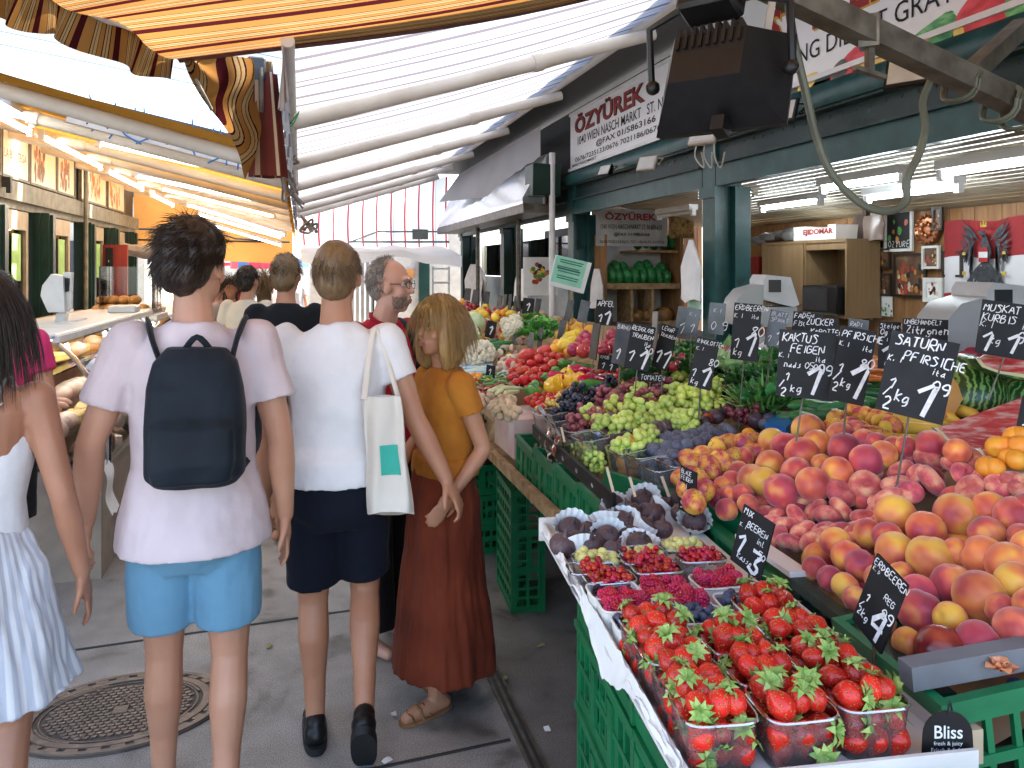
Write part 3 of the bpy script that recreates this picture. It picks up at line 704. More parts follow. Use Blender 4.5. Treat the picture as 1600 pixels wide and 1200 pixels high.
# side flap hanging from the outer corner, rippled
A0, A1, A2 = V(FE[3]), at(390, 285, 3.42), at(418, 96, 3.5)
def flap(u, v_):
    top = A0.lerp(A2, u); bot = A0.lerp(A1, min(1, u * 1.06)) if u < .95 else A1.lerp(A2, (u - .95) * 2)
    p = top.lerp(bot, v_); p.y += .035 * sin(u * 16 + v_ * 2.5) * (.3 + v_); p.x += .02 * sin(v_ * 9 + u * 8)
    return p
g = MB(); g.grid(flap, 30, 16, 0, lambda u, v_: (.55 - u * .55 + .09 * sin(v_ * 8 + u * 3) * v_ * .6, v_)); g.build('side_flap', cl_orange, t)
g = MB(); g.tube([A0, A0.lerp(A1, .45)], .008, 6); g.build('flap_strap', m_steel, t)
g = MB(); g.grid(lambda u, v_: orf(1, v_) + V((0, .012 - .06 * u, -.012)), 2, 16, 0, lambda u, v_: (.5 * u, v_)); g.build('hem', pm('maroon_hem', (.10, .035, .03), (.14, .05, .04), rough=.8), t)
# rolled cloth bundle hanging at the corner
g = MB(); pr = []
base = at(412, 115, 3.5); cl_b = cloth('maroon_bundle_cloth', stripe((.3, (.12, .03, .025)), (.1, (.45, .36, .25)), (.2, (.16, .04, .03)), (.15, (.30, .22, .15)), (.25, (.10, .03, .025))), .08, .1)
def bun(u, v_):
    a = 2 * pi * u; r = (.055 + .012 * sin(a * 5)) * (.75 + .35 * v_); k = base + V((.02 * v_ + r * cos(a) * 1.25, r * sin(a), -.47 * v_)); return k
g.grid(bun, 40, 10, 0, lambda u, v_: (u * .32, v_))
solo(g, 'rolled_awning_flap', cl_b, 'dark maroon rolled awning cloth hanging like a bundle at the corner of the orange awning', 'awning cloth')
t = thing('corner_bracket', 'dark metal bracket at the outer corner of the orange awning', 'bracket', at(405, 115, 3.5)); b0 = at(405, 108, 3.48)
g = MB(); g.box(b0 + V((-.05, -.03, -.06)), b0 + V((.03, .03, .05)), bev=.008); g.build('block', m_iron, t)
g = MB(); g.tube([b0 + V((.0, 0, 0)), b0 + V((-.06, .02, -.03))], .012, 6); g.tube([b0 + V((.04, .02, .04)), b0 + V((.06, .05, -.30)), b0 + V((.09, .3, -.36))], .018, 8); g.tube([b0 + V((.01, -.03, 0)), b0 + V((.012, -.03, -.2))], .01, 6); g.build('rod', m_steel, t)
# strings and knots on the front bar
def squiggle(p, n, r, mat, label, cat, rad=.004, stretch=(1, 1, 1)):
    g = MB(); pts = [p + V((rnd(-r, r) * stretch[0], rnd(-r, r) * stretch[1], rnd(-r, r) * stretch[2])) for _ in range(n)]
    g.tube(bez(pts, 5), rad, 6); return solo(g, 'tied_string' if 'string' in label else 'knotted_rope', mat, label, cat)
squiggle(at(441, 186, 4.3), 16, .09, m_ropeG, 'bright green string tied in a loose knot on the awning bar', 'string', .004)
squiggle(at(455, 285, 5.9), 16, .12, m_ropeB, 'grey rope knotted round the awning front bar', 'rope', .009, (.8, 1, 1.6))
squiggle(at(482, 352, 7.6), 14, .09, m_ropeB, 'dark rope knot dangling lowest from the awning front bar', 'rope', .012)
# left-hand awnings: yellow, roller at X=-3
gl_ = 'yellow awnings over the left-hand stalls'
awn('nearest yellow awning slope at the upper left edge', 5.15, 5.55, -3.0, 3.22, -.30, 2.48, cl_yellow, (5.45,), val=.0, group=gl_, armr=.05)
awn('second yellow awning from the left front, above the first tube lights', 6.5, 9.3, -3.0, 3.22, -.13, 2.47, cl_yellow, (6.75, 8.1, 9.15), val=.1, group=gl_, armr=.05)
awn('third yellow awning from the left front, farther down the lane', 9.45, 12.2, -3.0, 3.22, -.13, 2.47, cl_yellow, (10.2, 11.6), val=.12, group=gl_, armr=.05)
awn('farthest yellow awning at the end of the left-hand stalls', 12.3, 15.6, -3.0, 3.22, -.13, 2.47, cl_yellow, (13.0, 14.6), val=.12, group=gl_, armr=.05)
t = thing('white_tarp', 'white translucent tarp with thin blue lines stretched above the left side of the lane', 'tarp', (-1.8, 3.4, 2.9))
g = MB(); g.grid(lambda u, v_: (-3.6 + (3.75 if v_ > .6 else 2.75) * u, -1.5 + 8.3 * v_, 3.62 - .58 * u - .05 * sin(pi * v_)), 12, 20, 0, lambda u, v_: (u * 3, v_ * 8.3)); g.build('sheet', cl_tarp, t)
g = MB(); g.tube([(.15, 3.7, 3.03), (.15, 6.8, 3.03)], .02, 8); g.build('edge_bar', m_white, t)
t = thing('cross_tarp', 'pale blue white tarp behind the strings above the left tube lights', 'tarp', (-1.2, 6.3, 2.8))
g = MB(); g.grid(lambda u, v_: (-2.6 + 2.3 * u, 6.05 + .4 * v_, 3.14 - .5 * u + .02 * v_), 12, 4, 0, lambda u, v_: (u * 3, v_ * .4 + .05)); g.build('sheet', cl_tarp, t)
t = thing('perforated_rail', 'perforated white metal rail hung on blue strings under the yellow awning', 'rail', at(260, 215, 5.5))
g = MB(); p, q = at(105, 183, 5.3), at(405, 262, 5.8); g.bar(p, q, .05, .07); g.build('rail', m_white, t)
g = MB()
for k in range(9): g.ell(p.lerp(q, .1 + k * .1) + V((.0, -.026, rnd(-.01, .01))), (.007, .004, .007), 6, 4)
g.build('hole', m_ink, t)
g = MB()
for px, py in ((140, 175), (180, 187), (212, 195), (225, 195), (300, 212), (335, 225), (345, 228), (365, 235)):
    p = at(px, py, 5.45); g.tube(bez([p + V((0, 0, .12)), p + V((rnd(-.03, .03), 0, .03)), p + V((rnd(-.08, .08), -.02, -.06)), p + V((rnd(-.05, .05), -.02, -.14))], 4), .006, 5)
solo(g, 'blue_strings', m_rope, 'thin blue strings tied round the perforated white rail', 'string')
# left tube lights
gl2 = 'tube lights under the yellow awnings'
def ltube(p, q, label): return light_fixture('tube_light', p, q, label, m_tubeW, gl2, hw=.06)
for k, (y0, y1, x, z) in enumerate(((5.2, 7.05, -2.1, 2.86), (5.6, 7.6, -2.28, 2.87), (7.75, 9.9, -2.24, 2.86), (10.0, 12.1, -2.2, 2.83), (12.2, 14.2, -2.1, 2.76))):
    ltube((x, y0, z), (x, y1, z), ('shorter tube light at the left edge, inner of the two parallel rows', 'tube light running along the lane above the left shop sign', 'second tube light of the long row along the left facade', 'third tube light of the long row, over the glass counter', 'last tube light of the long row along the left facade')[k])
for k, (a_, b_) in enumerate((((152, 223), (403, 279)), ((212, 275), (423, 318)), ((252, 295), (430, 339)), ((293, 320), (447, 368)), ((310, 335), (441, 372)), ((325, 350), (440, 384)))):
    y = (7.2, 9.6, 11.2, 12.6, 13.6, 14.8)[k]
    ltube(atY(*a_, y), atY(*b_, y), 'tube light sloping down toward the lane, ' + ('nearest, below the perforated rail', 'second below the perforated rail', 'third below the perforated rail', 'fourth in the fan of six', 'fifth in the fan of six', 'lowest and farthest of the fan')[k])
# ================================================================ inside the hall
def wallrect(x, l, t_, r, b):
    p = atX(l, b, x); q = atX(r, t_, x); a = atX(l, t_, x); c2 = atX(r, b, x)
    return max(p.y, q.y), min(p.y, q.y), (p.z + c2.z) / 2, (a.z + q.z) / 2      # y far (left), y near (right), z0, z1
def picture(label, l, t_, r, b, frame, mats, blobs, x=4.6, fw=.022, dx=0, cat='picture', name='framed_picture', group=None):
    y1, y0, z0, z1 = wallrect(x, l, t_, r, b); x = x - dx
    t = thing(name, label, cat, (x, (y0 + y1) / 2, z0), group=group)
    if frame:
        g = MB(); e = fw
        g.box((x - .02, y0, z0), (x, y1, z0 + e)); g.box((x - .02, y0, z1 - e), (x, y1, z1)); g.box((x - .02, y0, z0 + e), (x, y0 + e, z1 - e)); g.box((x - .02, y1 - e, z0 + e), (x, y1, z1 - e)); g.build('frame', frame, t)
    else: e = 0
    g = MB(); g.box((x - .008, y0 + e, z0 + e), (x - .002, y1 - e, z1 - e)); g.build('print', mats[0], t)
    if blobs:
        g = MB()
        for k in range(blobs):
            yy = rnd(y0 + e * 1.5, y1 - e * 1.5); zz = rnd(z0 + e * 1.5, z0 + (z1 - z0) * .75)
            r_ = (y1 - y0) * rnd(.03, .09)
            vs = [(x - .0095 - k * .00008, yy + r_ * cos(a * pi / 4) * rnd(.6, 1.1), zz + r_ * 1.5 * sin(a * pi / 4) * rnd(.6, 1.1)) for a in range(8)]
            yy = min(max(yy, y0 + e + r_), y1 - e - r_)
            g.add(vs, [tuple(range(8))], k % (len(mats) - 1))
        g.build('print_figures', mats[1:], t)
    return t, y0, y1, z0, z1, x
fr_d = pm('dark_frame', (.03, .02, .014), rough=.4); fr_w = pm('white_frame', (.7, .69, .66), rough=.5)
ph0 = pm('dark_photo_print', (.05, .03, .02), (.16, .09, .05), rough=.35, scale=9, c3=(.30, .22, .14), p3=.75)
phs = [pm('print_dark', (.02, .02, .025), rough=.4), pm('print_orange', (.55, .22, .05), rough=.4), pm('print_pale', (.6, .56, .5), rough=.4), pm('print_red', (.40, .06, .04), rough=.4), pm('print_green_ink', (.08, .28, .06), rough=.4)]
gp = 'framed photographs on the wooden back wall'
t, y0, y1, z0, z1, x = picture('black poster with a white frame chalked with the shop name, high on the wall', 1384, 328, 1428, 393, fr_w, [m_ink, phs[4], phs[1], phs[3]], 7, cat='poster')
g = MB(); chalk(g, 'OZYUREK', V((x - .011, y1 - .04, z0 + .035)), V((0, -1, 0)), V((0, 0, 1)), .05, V((-.001, 0, 0)), adv=.95); g.build('lettering', m_chalk, t)
for l, tt, r, b, fr, n, lab in ((1368, 388, 1393, 420, fr_d, 14, 'small dark photograph just below the black chalked poster'), (1398, 396, 1449, 464, fr_d, 40, 'largest dark photograph of a fruit stand in the middle of the wall'),
    (1448, 384, 1475, 420, fr_w, 16, 'small photograph overlapping the left edge of the flag'), (1480, 392, 1511, 433, fr_d, 18, 'bright small photograph hung over the flag beside the eagle'),
    (1369, 427, 1394, 462, fr_d, 10, 'photograph of two people in pale clothes, left of the largest photograph'), (1450, 434, 1480, 472, fr_w, 10, 'photograph with a wide white mount at the lower edge of the flag'), (1464, 324, 1480, 360, fr_d, 6, 'narrow dark photograph above the copper plate, left of the flag')):
    picture(lab, l, tt, r, b, fr, [ph0 if fr is not fr_w or l == 1448 else m_paper] + phs[:4], n, group=gp, dx=.03 if l > 1440 else 0, fw=.035 if l == 1450 else .018)
picture('child drawing of a green cactus in a pot taped to the wall', 1373, 463, 1395, 494, None, [m_paper, phs[4], phs[3], phs[4]], 16, cat='drawing', name='drawing')
picture('colourful vegetable collage pinned beside the cabinet', 1322, 405, 1366, 447, None, [ph0, phs[4], phs[3], phs[1], phs[2], phs[0]], 60, cat='poster', name='collage')
for k, (l, tt, r, b) in enumerate(((1325, 437, 1336, 481), (1338, 452, 1346, 492), (1347, 448, 1367, 470), (1361, 478, 1366, 500), (1231, 466, 1246, 486), (1250, 465, 1264, 484), (1273, 466, 1290, 490), (1290, 464, 1304, 480))):
    lab = ('long white note hanging left of the other notes under the collage', 'crooked white note behind the longest one', 'square white note under the collage', 'thin white slip near the cactus drawing', 'leftmost note taped below the cabinet', 'second note taped below the cabinet', 'third and largest note taped below the cabinet', 'last note taped below the cabinet')[k]
    y1, y0, z0, z1 = wallrect(4.6, l, tt, r, b); g = MB(); g.grid(lambda u, v_: (4.6 - .015 - .012 * sin(v_ * 3 + k), y0 + (y1 - y0) * u + .01 * (k % 3 - 1) * v_, z0 + (z1 - z0) * v_), 3, 4)
    solo(g, 'paper_note', m_paper, lab, 'note', group='paper notes pinned to the back wall')
# copper plate
y1, y0, z0, z1 = wallrect(4.58, 1438, 335, 1463, 383); m_cop = pm('copper', (.45, .20, .10), (.30, .12, .06), rough=.3, metal=.9, scale=14, bump=.2)
t = thing('copper_plate', 'round embossed copper plate hung on the wall left of the flag', 'plate', (4.58, (y0 + y1) / 2, z0)); cy, cz, rr = (y0 + y1) / 2, (z0 + z1) / 2, (z1 - z0) / 2
Mp = Matrix.Translation((4.59, cy, cz)) @ Matrix.Rotation(-pi / 2, 4, 'Y') @ Matrix.Scale(1, 4)
g = MB(); g.loft([(0, 0, 0, rr, rr), (0, 0, .03, rr, rr), (0, 0, .034, rr * .93, rr * .93), (0, 0, .018, rr * .8, rr * .8), (0, 0, .02, .02, .02)], 28, M=Mp); g.build('dish', m_cop, t)
g = MB()
for k in range(16): g.ell((cos(k * pi / 8) * rr * .87, sin(k * pi / 8) * rr * .87, .03), .012, 6, 4, M=Mp)
for k in range(8): g.ell((cos(k * pi / 4) * rr * .4, sin(k * pi / 4) * rr * .4, .022), .02, 6, 4, M=Mp)
g.build('embossing', m_cop, t)
# flag
t = thing('wall_flag', 'red white red flag with a black eagle on the back wall', 'flag', (4.57, 4.4, 1.5))
fr_ = pm('flag_red', (.30, .012, .016), (.21, .008, .012), rough=.75, scale=2.5); fw_ = pm('flag_white', (.58, .57, .59), (.48, .47, .49), rough=.75, scale=2.5)
yL = atX(1478, 400, 4.57).y; yR = atX(1660, 400, 4.57).y
zt = lambda y: 2.03 + (y - 4.0) * .012
def stp(a, b):
    return lambda u, v_: (4.565 - .012 * sin(u * 24) - .012 * sin(u * 9 + 1), yL + (yR - yL) * u, 1.24 + .78 * (a + (b - a) * v_) + .012 * sin(u * 11))
for k, (a, b, mm, nm) in enumerate(((0, .333, fr_, 'red_stripe'), (.333, .667, fw_, 'white_stripe'), (.667, 1, fr_, 'red_stripe'))): g = MB(); g.grid(stp(a, b), 40, 3); g.build(nm, mm, t)
# eagle (plain heraldic bird): wings as feather blades, body, tail, shield
ec = atX(1539, 398, 4.53); m_fea = pm('eagle_black', (.015, .017, .022), (.05, .055, .065), rough=.6, scale=30)
g = MB(); ex, ey = V((0, -1, 0)), V((0, 0, 1))
def blade(p, q, w_, x=4.525):
    d = (q - p); nrm_ = V((-d.y, d.x)).normalized() * w_
    pts = [p - nrm_ * .3, p + d * .5 - nrm_, q, p + d * .5 + nrm_ * .8, p + nrm_ * .3]
    vs = [V((x, 0, 0)) + V((0, ec.y, ec.z)) + ex * k.x + ey * k.y for k in pts]; vs2 = [v_ + V((.004, 0, 0)) for v_ in vs]
    g.add(vs + vs2, [(0, 1, 2, 3, 4), (9, 8, 7, 6, 5)] + [(k, (k + 1) % 5, 5 + (k + 1) % 5, 5 + k) for k in range(5)])
for sgn in (-1, 1):
    for k in range(9):
        a = R(62 - k * 20); blade(V((sgn * (.05 + .03 * min(k, 3)), .10 - k * .012)), V((sgn * (.10 + .10 * cos(a * .6)), .12 + .16 * sin(a) - .02)), .013)
        blade(V((sgn * .09, .12 - k * .01)), V((sgn * (.16 - .006 * k), .20 - k * .055)), .011, 4.522)
    blade(V((sgn * .03, -.06)), V((sgn * .12, -.17)), .014); blade(V((sgn * .11, -.15)), V((sgn * .16, -.22)), .01); blade(V((sgn * .11, -.15)), V((sgn * .09, -.23)), .01)
for k in range(-4, 5): blade(V((k * .008, -.08)), V((k * .032, -.27 + abs(k) * .016)), .014, 4.523)
blade(V((0, -.12)), V((.0, .17)), .055); blade(V((0, .12)), V((-.055, .17)), .018); g.build('eagle', m_fea, t)
g = MB()
def plate(y0, z0, y1, z1, x): g.box((x, ec.y - y1, ec.z + z0), (x + .004, ec.y - y0, ec.z + z1))
plate(-.035, .02, .035, .05, 4.512); plate(-.035, -.05, .035, -.02, 4.512); g.build('shield_red', fr_, t)
g = MB(); plate(-.035, -.02, .035, .02, 4.512); g.build('shield_white', fw_, t)
m_cr = pm('eagle_yellow', (.45, .33, .05), rough=.6); g = MB(); plate(-.025, .19, .025, .205, 4.515); plate(-.025, .205, -.015, .225, 4.515); plate(-.005, .205, .005, .235, 4.515); plate(.015, .205, .025, .225, 4.515)
for sgn in (-1, 1): plate(sgn * .16 - .015, -.14, sgn * .16 + .015, -.115, 4.514); plate(sgn * .16 - .012, -.0, sgn * .16 + .012, .02, 4.514)
g.build('crown_and_claws', m_cr, t)
# cabinet with microwave
yl, yr = atX(1190, 430, 4.25).y, atX(1322, 430, 4.25).y; ym = atX(1257, 430, 4.25).y
t = thing('wall_cabinet', 'beige wooden wall cabinet with one closed side and an open niche', 'cabinet', (4.4, (yl + yr) / 2, 1.3))
z0, z1 = 1.30, 1.90
g = MB(); g.box((4.25, yr, z1), (4.6, yl, z1 + .025)); g.box((4.25, yr, z0 - .025), (4.6, yl, z0)); 
for y in (yl - .02, ym - .01, yr): g.box((4.255, y, z0), (4.6, y + .02, z1))
g.box((4.58, yr, z0), (4.6, yl, z1)); g.box((4.26, yr + .02, z1 - .06), (4.28, ym, z1)); g.build('carcass', m_woodL, t)
for a, b in ((ym + .012, (ym + yl) / 2 - .003), ((ym + yl) / 2 + .003, yl - .022)): g = MB(); g.box((4.24, a, z0 + .005), (4.252, b, z1 - .005)); d_ = g.build('door', m_woodL, t)
g = MB(); g.box((4.225, ym + .03, z0 + .06), (4.24, ym + .16, z0 + .072)); k_ = g.build('handle', m_steel, t)
g = MB(); cy = (ym + yl) / 2; g.box((4.228, -.035, -.035), (4.238, .035, .035), M=Matrix.Translation((0, cy, 1.58)) @ Matrix.Rotation(pi / 4, 4, 'X')); g.build('hanging_tag', m_steel, t)
t = thing('microwave', 'black microwave in the open niche of the wall cabinet', 'microwave', (4.4, (ym + yr) / 2, z0)); g = MB(); g.box((4.2, yr + .05, z0 + .006), (4.56, ym - .03, z0 + .24), bev=.01); g.build('case', m_black, t)
g = MB(); g.box((4.195, yr + .16, z0 + .03), (4.201, ym - .05, z0 + .22)); g.build('door', m_screen, t); g = MB(); g.box((4.19, yr + .03, z0 - .0), (4.2, ym - .02, z0 + .012)); g.build('front_rail', m_steel, t)
y1, y0, zb, zt_ = wallrect(4.3, 1246, 353, 1312, 381); zb = 1.927
t = thing('carton', 'white fruit carton lettered in red on top of the cabinet', 'box', (4.4, (y0 + y1) / 2, zb)); g = MB(); g.box((4.26, y0, zb), (4.55, y1, zt_ - .03)); g.box((4.26, y0, zt_ - .03), (4.55, y0 + .1, zt_)); g.box((4.26, y1 - .16, zt_ - .03), (4.55, y1, zt_)); g.build('box', m_cartonW, t)
g = MB(); put_type(g, 'EJIDOMAR', Matrix(((0, 0, -1, 4.257), (-1, 0, 0, y1 - .14), (0, 1, 0, zb + .035), (0, 0, 0, 1))), (y1 - y0) * .7, .06, bold=.04); g.build('lettering', m_red, t)
g = MB(); a = atX(1190, 385, 4.35); b = atX(1250, 372, 4.35)
for k in range(7): g.ell((4.4 + rnd(-.05, .05), a.y + (b.y - a.y) * k / 6, 1.95 + rnd(0, .07)), (.12, .12, .05 + .02 * (k > 3)), 10, 6, fn=lambda p: p * (1 + .25 * noise.noise(p * 2.5)))
solo(g, 'plastic_sack', pm('dark_sack', (.08, .08, .085), (.2, .19, .18), rough=.4, scale=6), 'crumpled dark plastic sack lying on top of the wall cabinet', 'sack')
y1, y0, z0, z1 = wallrect(4.5, 1165, 401, 1192, 429); g = MB(); g.box((4.45, y0, z0), (4.6, y1, z1), bev=.008)
t = thing('red_box', 'small red metal box on the wall behind the teal column', 'box', (4.5, y0, z0)); g.build('case', m_red, t); g = MB(); g.box((4.443, y0 + .04, z0 + .06), (4.449, y1 - .04, z1 - .05)); g.build('door', m_red, t)
# hanging dark clothes
def hanging(label, name, cat, x, l, tt, r, b, mat, folds=5, depth_=.06, taper=.6):
    y1, y0, z0, z1 = wallrect(x, l, tt, r, b); cy = (y0 + y1) / 2; hw = (y1 - y0) / 2
    g = MB()
    def f(u, v_):
        a = 2 * pi * u; k = taper + (1 - taper) * min(1, v_ * 2.2) + .12 * sin(v_ * 5)
        r1 = hw * k * (1 + .14 * sin(a * folds + 2 * v_) * (.2 + v_)); return (x + depth_ * sin(a) * (.35 + .65 * v_) * (1 + .25 * sin(a * folds)), cy + r1 * cos(a), z1 - (z1 - z0) * (v_ + .03 * sin(a * 3) * v_))
    g.grid(f, 48, 18); n = len(g.v); g.add([(x, cy, z1), (x, cy, z0 + .02)], []); g.f += [(n, (i + 1) % 49, i) for i in range(48)] + [(n + 1, 18 * 49 + i, 18 * 49 + i + 1) for i in range(48)]; g.m += [0] * 96
    return solo(g, name, mat, label, cat)
m_cloD = pm('dark_brown_cloth', (.04, .022, .018), (.07, .04, .03), rough=.8, scale=6)
hanging('dark brown jacket hanging on the wall left of the black poster', 'hanging_jacket', 'jacket', 4.52, 1330, 335, 1362, 402, m_cloD, 3)
hanging('shiny grey brown plastic sheet hanging beside the dark jacket', 'hanging_sheet', 'sheet', 4.5, 1350, 330, 1380, 376, pm('brown_plastic', (.16, .11, .09), (.24, .18, .15), rough=.3), 2, .05, .85)
m_bagW = pm('white_bag_plastic', (.72, .73, .76), (.60, .62, .66), rough=.45, scale=6, bump=.2, bscale=14)
hanging('white cloth hanging in folds on the right of the thick teal column', 'hanging_cloth', 'cloth', 3.35, 1144, 385, 1170, 478, m_bagW, 4, .05, .5)
hanging('full white plastic bag hanging on the left of the thick teal column', 'hanging_bag', 'bag', 2.84, 1066, 375, 1094, 470, m_bagW, 2, .05, .18)
hanging('bunch of thin grey bags hanging by the dark green post in the far bay', 'hanging_bag', 'bag', 2.82, 728, 413, 757, 470, pm('grey_bag', (.50, .48, .46), (.38, .36, .35), rough=.5), 5, .1, .4)
hanging('white bags bunched on the post beside the food poster', 'hanging_bag', 'bag', 2.82, 806, 420, 825, 470, m_bagW, 4, .08, .4)
hanging('dark lump of pale bags hung at the shelf, under the inner banner', 'hanging_bag', 'bag', 3.0, 925, 420, 941, 480, pm('pale_bag', (.55, .55, .55), rough=.5), 4, .06, .4)
g = MB(); y1, y0, z0, z1 = wallrect(2.86, 1074, 432, 1096, 497); g.box((2.86, y0, z0), (2.864, y1, z1)); solo(g, 'pale_green_sheet', pm('pale_green_paper', (.36, .62, .52), rough=.6), 'pale green sheet behind the white bag on the teal column', 'paper')
g = MB(); g.box((2.95, 5.25, 1.98), (3.0, 5.31, 2.06), bev=.006); t = thing('switch_box', 'pair of small white switch boxes on the inner side of the teal column', 'switch', (2.97, 5.28, 1.88)); 
y1, y0, z0, z1 = wallrect(3.25, 1146, 326, 1157, 344); g = MB(); g.box((3.2, y0, z0), (3.26, y1, z1), bev=.006); g.build('upper_box', m_white, t); y1, y0, z0, z1 = wallrect(3.25, 1146, 346, 1157, 363); g = MB(); g.box((3.2, y0, z0), (3.26, y1, z1), bev=.006); g.build('lower_box', m_white, t)
# shelf with melons against the cross wall
a = atY(935, 502, 7.95); b = atY(1046, 383, 7.95)
t = thing('melon_shelf', 'wooden shelf unit holding green melons and pumpkins in the second bay', 'shelf', (3.6, 8, 0))
zs = [atY(980, y, 7.95).z for y in (504, 446, 383)]
g = MB(); g.box((a.x - .03, 7.7, .6), (a.x, 8.18, 2.05)); g.box((b.x, 7.7, .6), (b.x + .04, 8.18, 2.05)); g.build('side_board', m_wood, t)
for k, zz in enumerate((zs[0], zs[1])): g = MB(); g.box((a.x + .002, 7.72, zz - .03), (b.x - .002, 8.17, zz)); g.box((a.x + .002, 7.70, zz - .035), (b.x - .002, 7.719, zz + .03)); g.build('shelf_board', m_plank, t)
g = MB(); g.box((a.x, 8.176, .7), (b.x, 8.19, 2.05)); g.build('back_panel', m_white, t)
mx = a.x + (b.x - a.x) * .55
for f in (.33, .62): g = MB(); g.box((a.x + (b.x - a.x) * f, 7.72, zs[0]), (a.x + (b.x - a.x) * f + .03, 8.1, zs[1] - .04)); g.build('divider', m_plank, t)
m_melon = pm('netted_green_melon', (.01, .13, .03), (.03, .26, .07), rough=.4, scale=14, stretch=(1, 1, 5), c3=(.20, .42, .20), p3=.72)
n = 8
for k in range(n):
    for row in range(2 if k % 3 else 1):
        x_ = a.x + .10 + k * (b.x - a.x - .2) / (n - 1)
        g = MB(); r_ = rnd(.095, .11); tilt = rnd(-.25, .25)
        g.ell((0, 0, 0), (r_ * .62, r_, r_), 18, 12, fn=lambda p: p * (1 + .02 * cos(8 * math.atan2(p.y, p.z))), M=Matrix.Translation((x_, 7.86 + .08 * row, zs[1] + r_ + row * .07)) @ Matrix.Rotation(tilt, 4, 'Y'))
        solo(g, 'green_melon', m_melon, ('leftmost', 'second', 'third', 'fourth', 'fifth', 'sixth', 'seventh', 'last')[k] + (' upper' if row else ' front') + ' dark green striped melon on the shelf under the inner banner', 'melon', group='green melons on the shelf')
m_pump = pm('ribbed_pumpkin', (.30, .14, .04), (.18, .10, .03), rough=.5, scale=6, c3=(.40, .24, .08))
for k, (px, py, r_) in enumerate(((992, 470, .10), (1012, 476, .095), (1036, 470, .11), (1030, 448, .0))):
    if not r_: continue
    p = atY(px, py, 7.85); g = MB(); g.ell((p.x, p.y, zs[0] + r_ * .8), (r_, r_, r_ * .8), 40, 12, fn=lambda q: q * (1 + .07 * abs(cos(6 * math.atan2(q.y, q.x))) - .05))
    solo(g, 'pumpkin', m_pump, ('left ribbed brown pumpkin', 'middle ribbed brown pumpkin', 'right ribbed brown pumpkin')[k] + ' on the lower board of the melon shelf', 'pumpkin', group='pumpkins on the melon shelf')
for k in range(6):
    x_ = a.x + .45 + k * .1; g = MB(); g.ell((x_, 7.9, 1.98 + .02 * (k % 2)), (.055, .09, .09), 14, 10); solo(g, 'green_melon', m_melon, 'green melon in the net hung along the top of the melon shelf', 'melon', group='green melons in the top net')
g = MB(); g.box((a.x + .35, 7.75, 1.86), (b.x, 8.17, 1.885)); g.build('upper_board', m_plank, t)
# ================================================================ far bays: steel hood, green box, posts, posters, back panel
t = thing('steel_hood', 'shiny stainless steel hood hanging over the far stall front', 'hood', (2.6, 9.5, 2.3))
yA, yB = 8.1, 13.6
g = MB(); prof = [(2.35, 2.46), (2.62, 2.95), (2.70, 2.95), (2.70, 2.40), (2.36, 2.40)]
vs = [(x + .01 * sin(i * 3 + j), yA + (yB - yA) * i / 24, z) for i in range(25) for j, (x, z) in enumerate(prof)]
g.add(vs, [(i * 5 + k, i * 5 + (k + 1) % 5, i * 5 + 5 + (k + 1) % 5, i * 5 + 5 + k) for i in range(24) for k in range(5)] + [(4, 3, 2, 1, 0), (120, 121, 122, 123, 124)]); g.build('hood_sheet', m_chrome, t)
g = MB(); g.box((2.36, yA, 2.3), (2.72, yB, 2.395)); g.build('edge', m_steel, t)
g = MB(); g.tube([(2.66, 8.0, 2.3), (2.66, 8.0, 0)], .035, 10); g.tube([(2.66, 8.0, 2.3), (2.66, 8.0, 2.95)], .035, 10); solo(g, 'drain_pipe', m_white, 'white drain pipe with scribbles running down the front of the green column', 'pipe')
g = MB(); p = atY(832, 255, 8.0); q = atY(876, 306, 8.0); g.box((p.x, 7.98, q.z), (q.x, 8.3, p.z), bev=.01); t = thing('green_housing', 'dark green metal box at the near end of the steel hood', 'box', (2.5, 8.1, q.z)); g.build('case', m_dkgreen, t)
g = MB(); g.grid(lambda u, v_: (2.62 - .35 * v_ * u, 8.3 + 4.6 * u, 3.3 - .75 * v_ * (1 - .35 * u)), 16, 6, 0, lambda u, v_: (u, v_)); solo(g, 'white_side_tarp', cloth('plain_white_cloth', stripe((1, (.74, .74, .76))), 1, .5, dirt=.1), 'plain white cloth sagging above the steel hood', 'cloth')
for y, x in ((9.2, 2.62), (11.4, 2.6)):
    g = MB(); g.tube([(x, y, 0), (x, y, 2.35)], .03, 10); solo(g, 'steel_post', m_steel, ('grey steel post beside the dark green column under the steel hood' if y < 10 else 'farther grey steel post under the steel hood'), 'post')
g = MB(); planks(g, lambda mb, a, b, e: mb.box((3.25, a, 0), (3.3, b, 1.55 + 0 * e)), 8.3, 14, .1)
pn = thing('stall_partition', 'pale blue grey ribbed panel behind the far produce', 'panel', (3.25, 11, 0)); g.build('boards', pm('pale_blue_panel', (.34, .40, .42), (.28, .33, .35), rough=.5), pn)
g = MB(); g.box((3.26, 8.3, 1.56), (3.28, 14, 2.1)); g.build('window', m_glass, pn); g = MB(); g.box((3.4, 8.3, 1.5), (4.6, 14, 1.52)); g.box((4.5, 8.3, 0), (4.6, 14, 2.4)); g.build('inner_wall', m_woodD, pn)
t = thing('food_poster', 'white poster with a plate of mixed spices in the far bay', 'poster', (2.8, 9.5, 1.5)); p = atY(818, 462, 8.7); q = atY(872, 402, 8.7)
g = MB(); g.box((p.x, 8.7, p.z), (q.x, 8.715, q.z)); g.build('sheet', m_paper, t)
g = MB(); cc = atY(842, 428, 8.7)
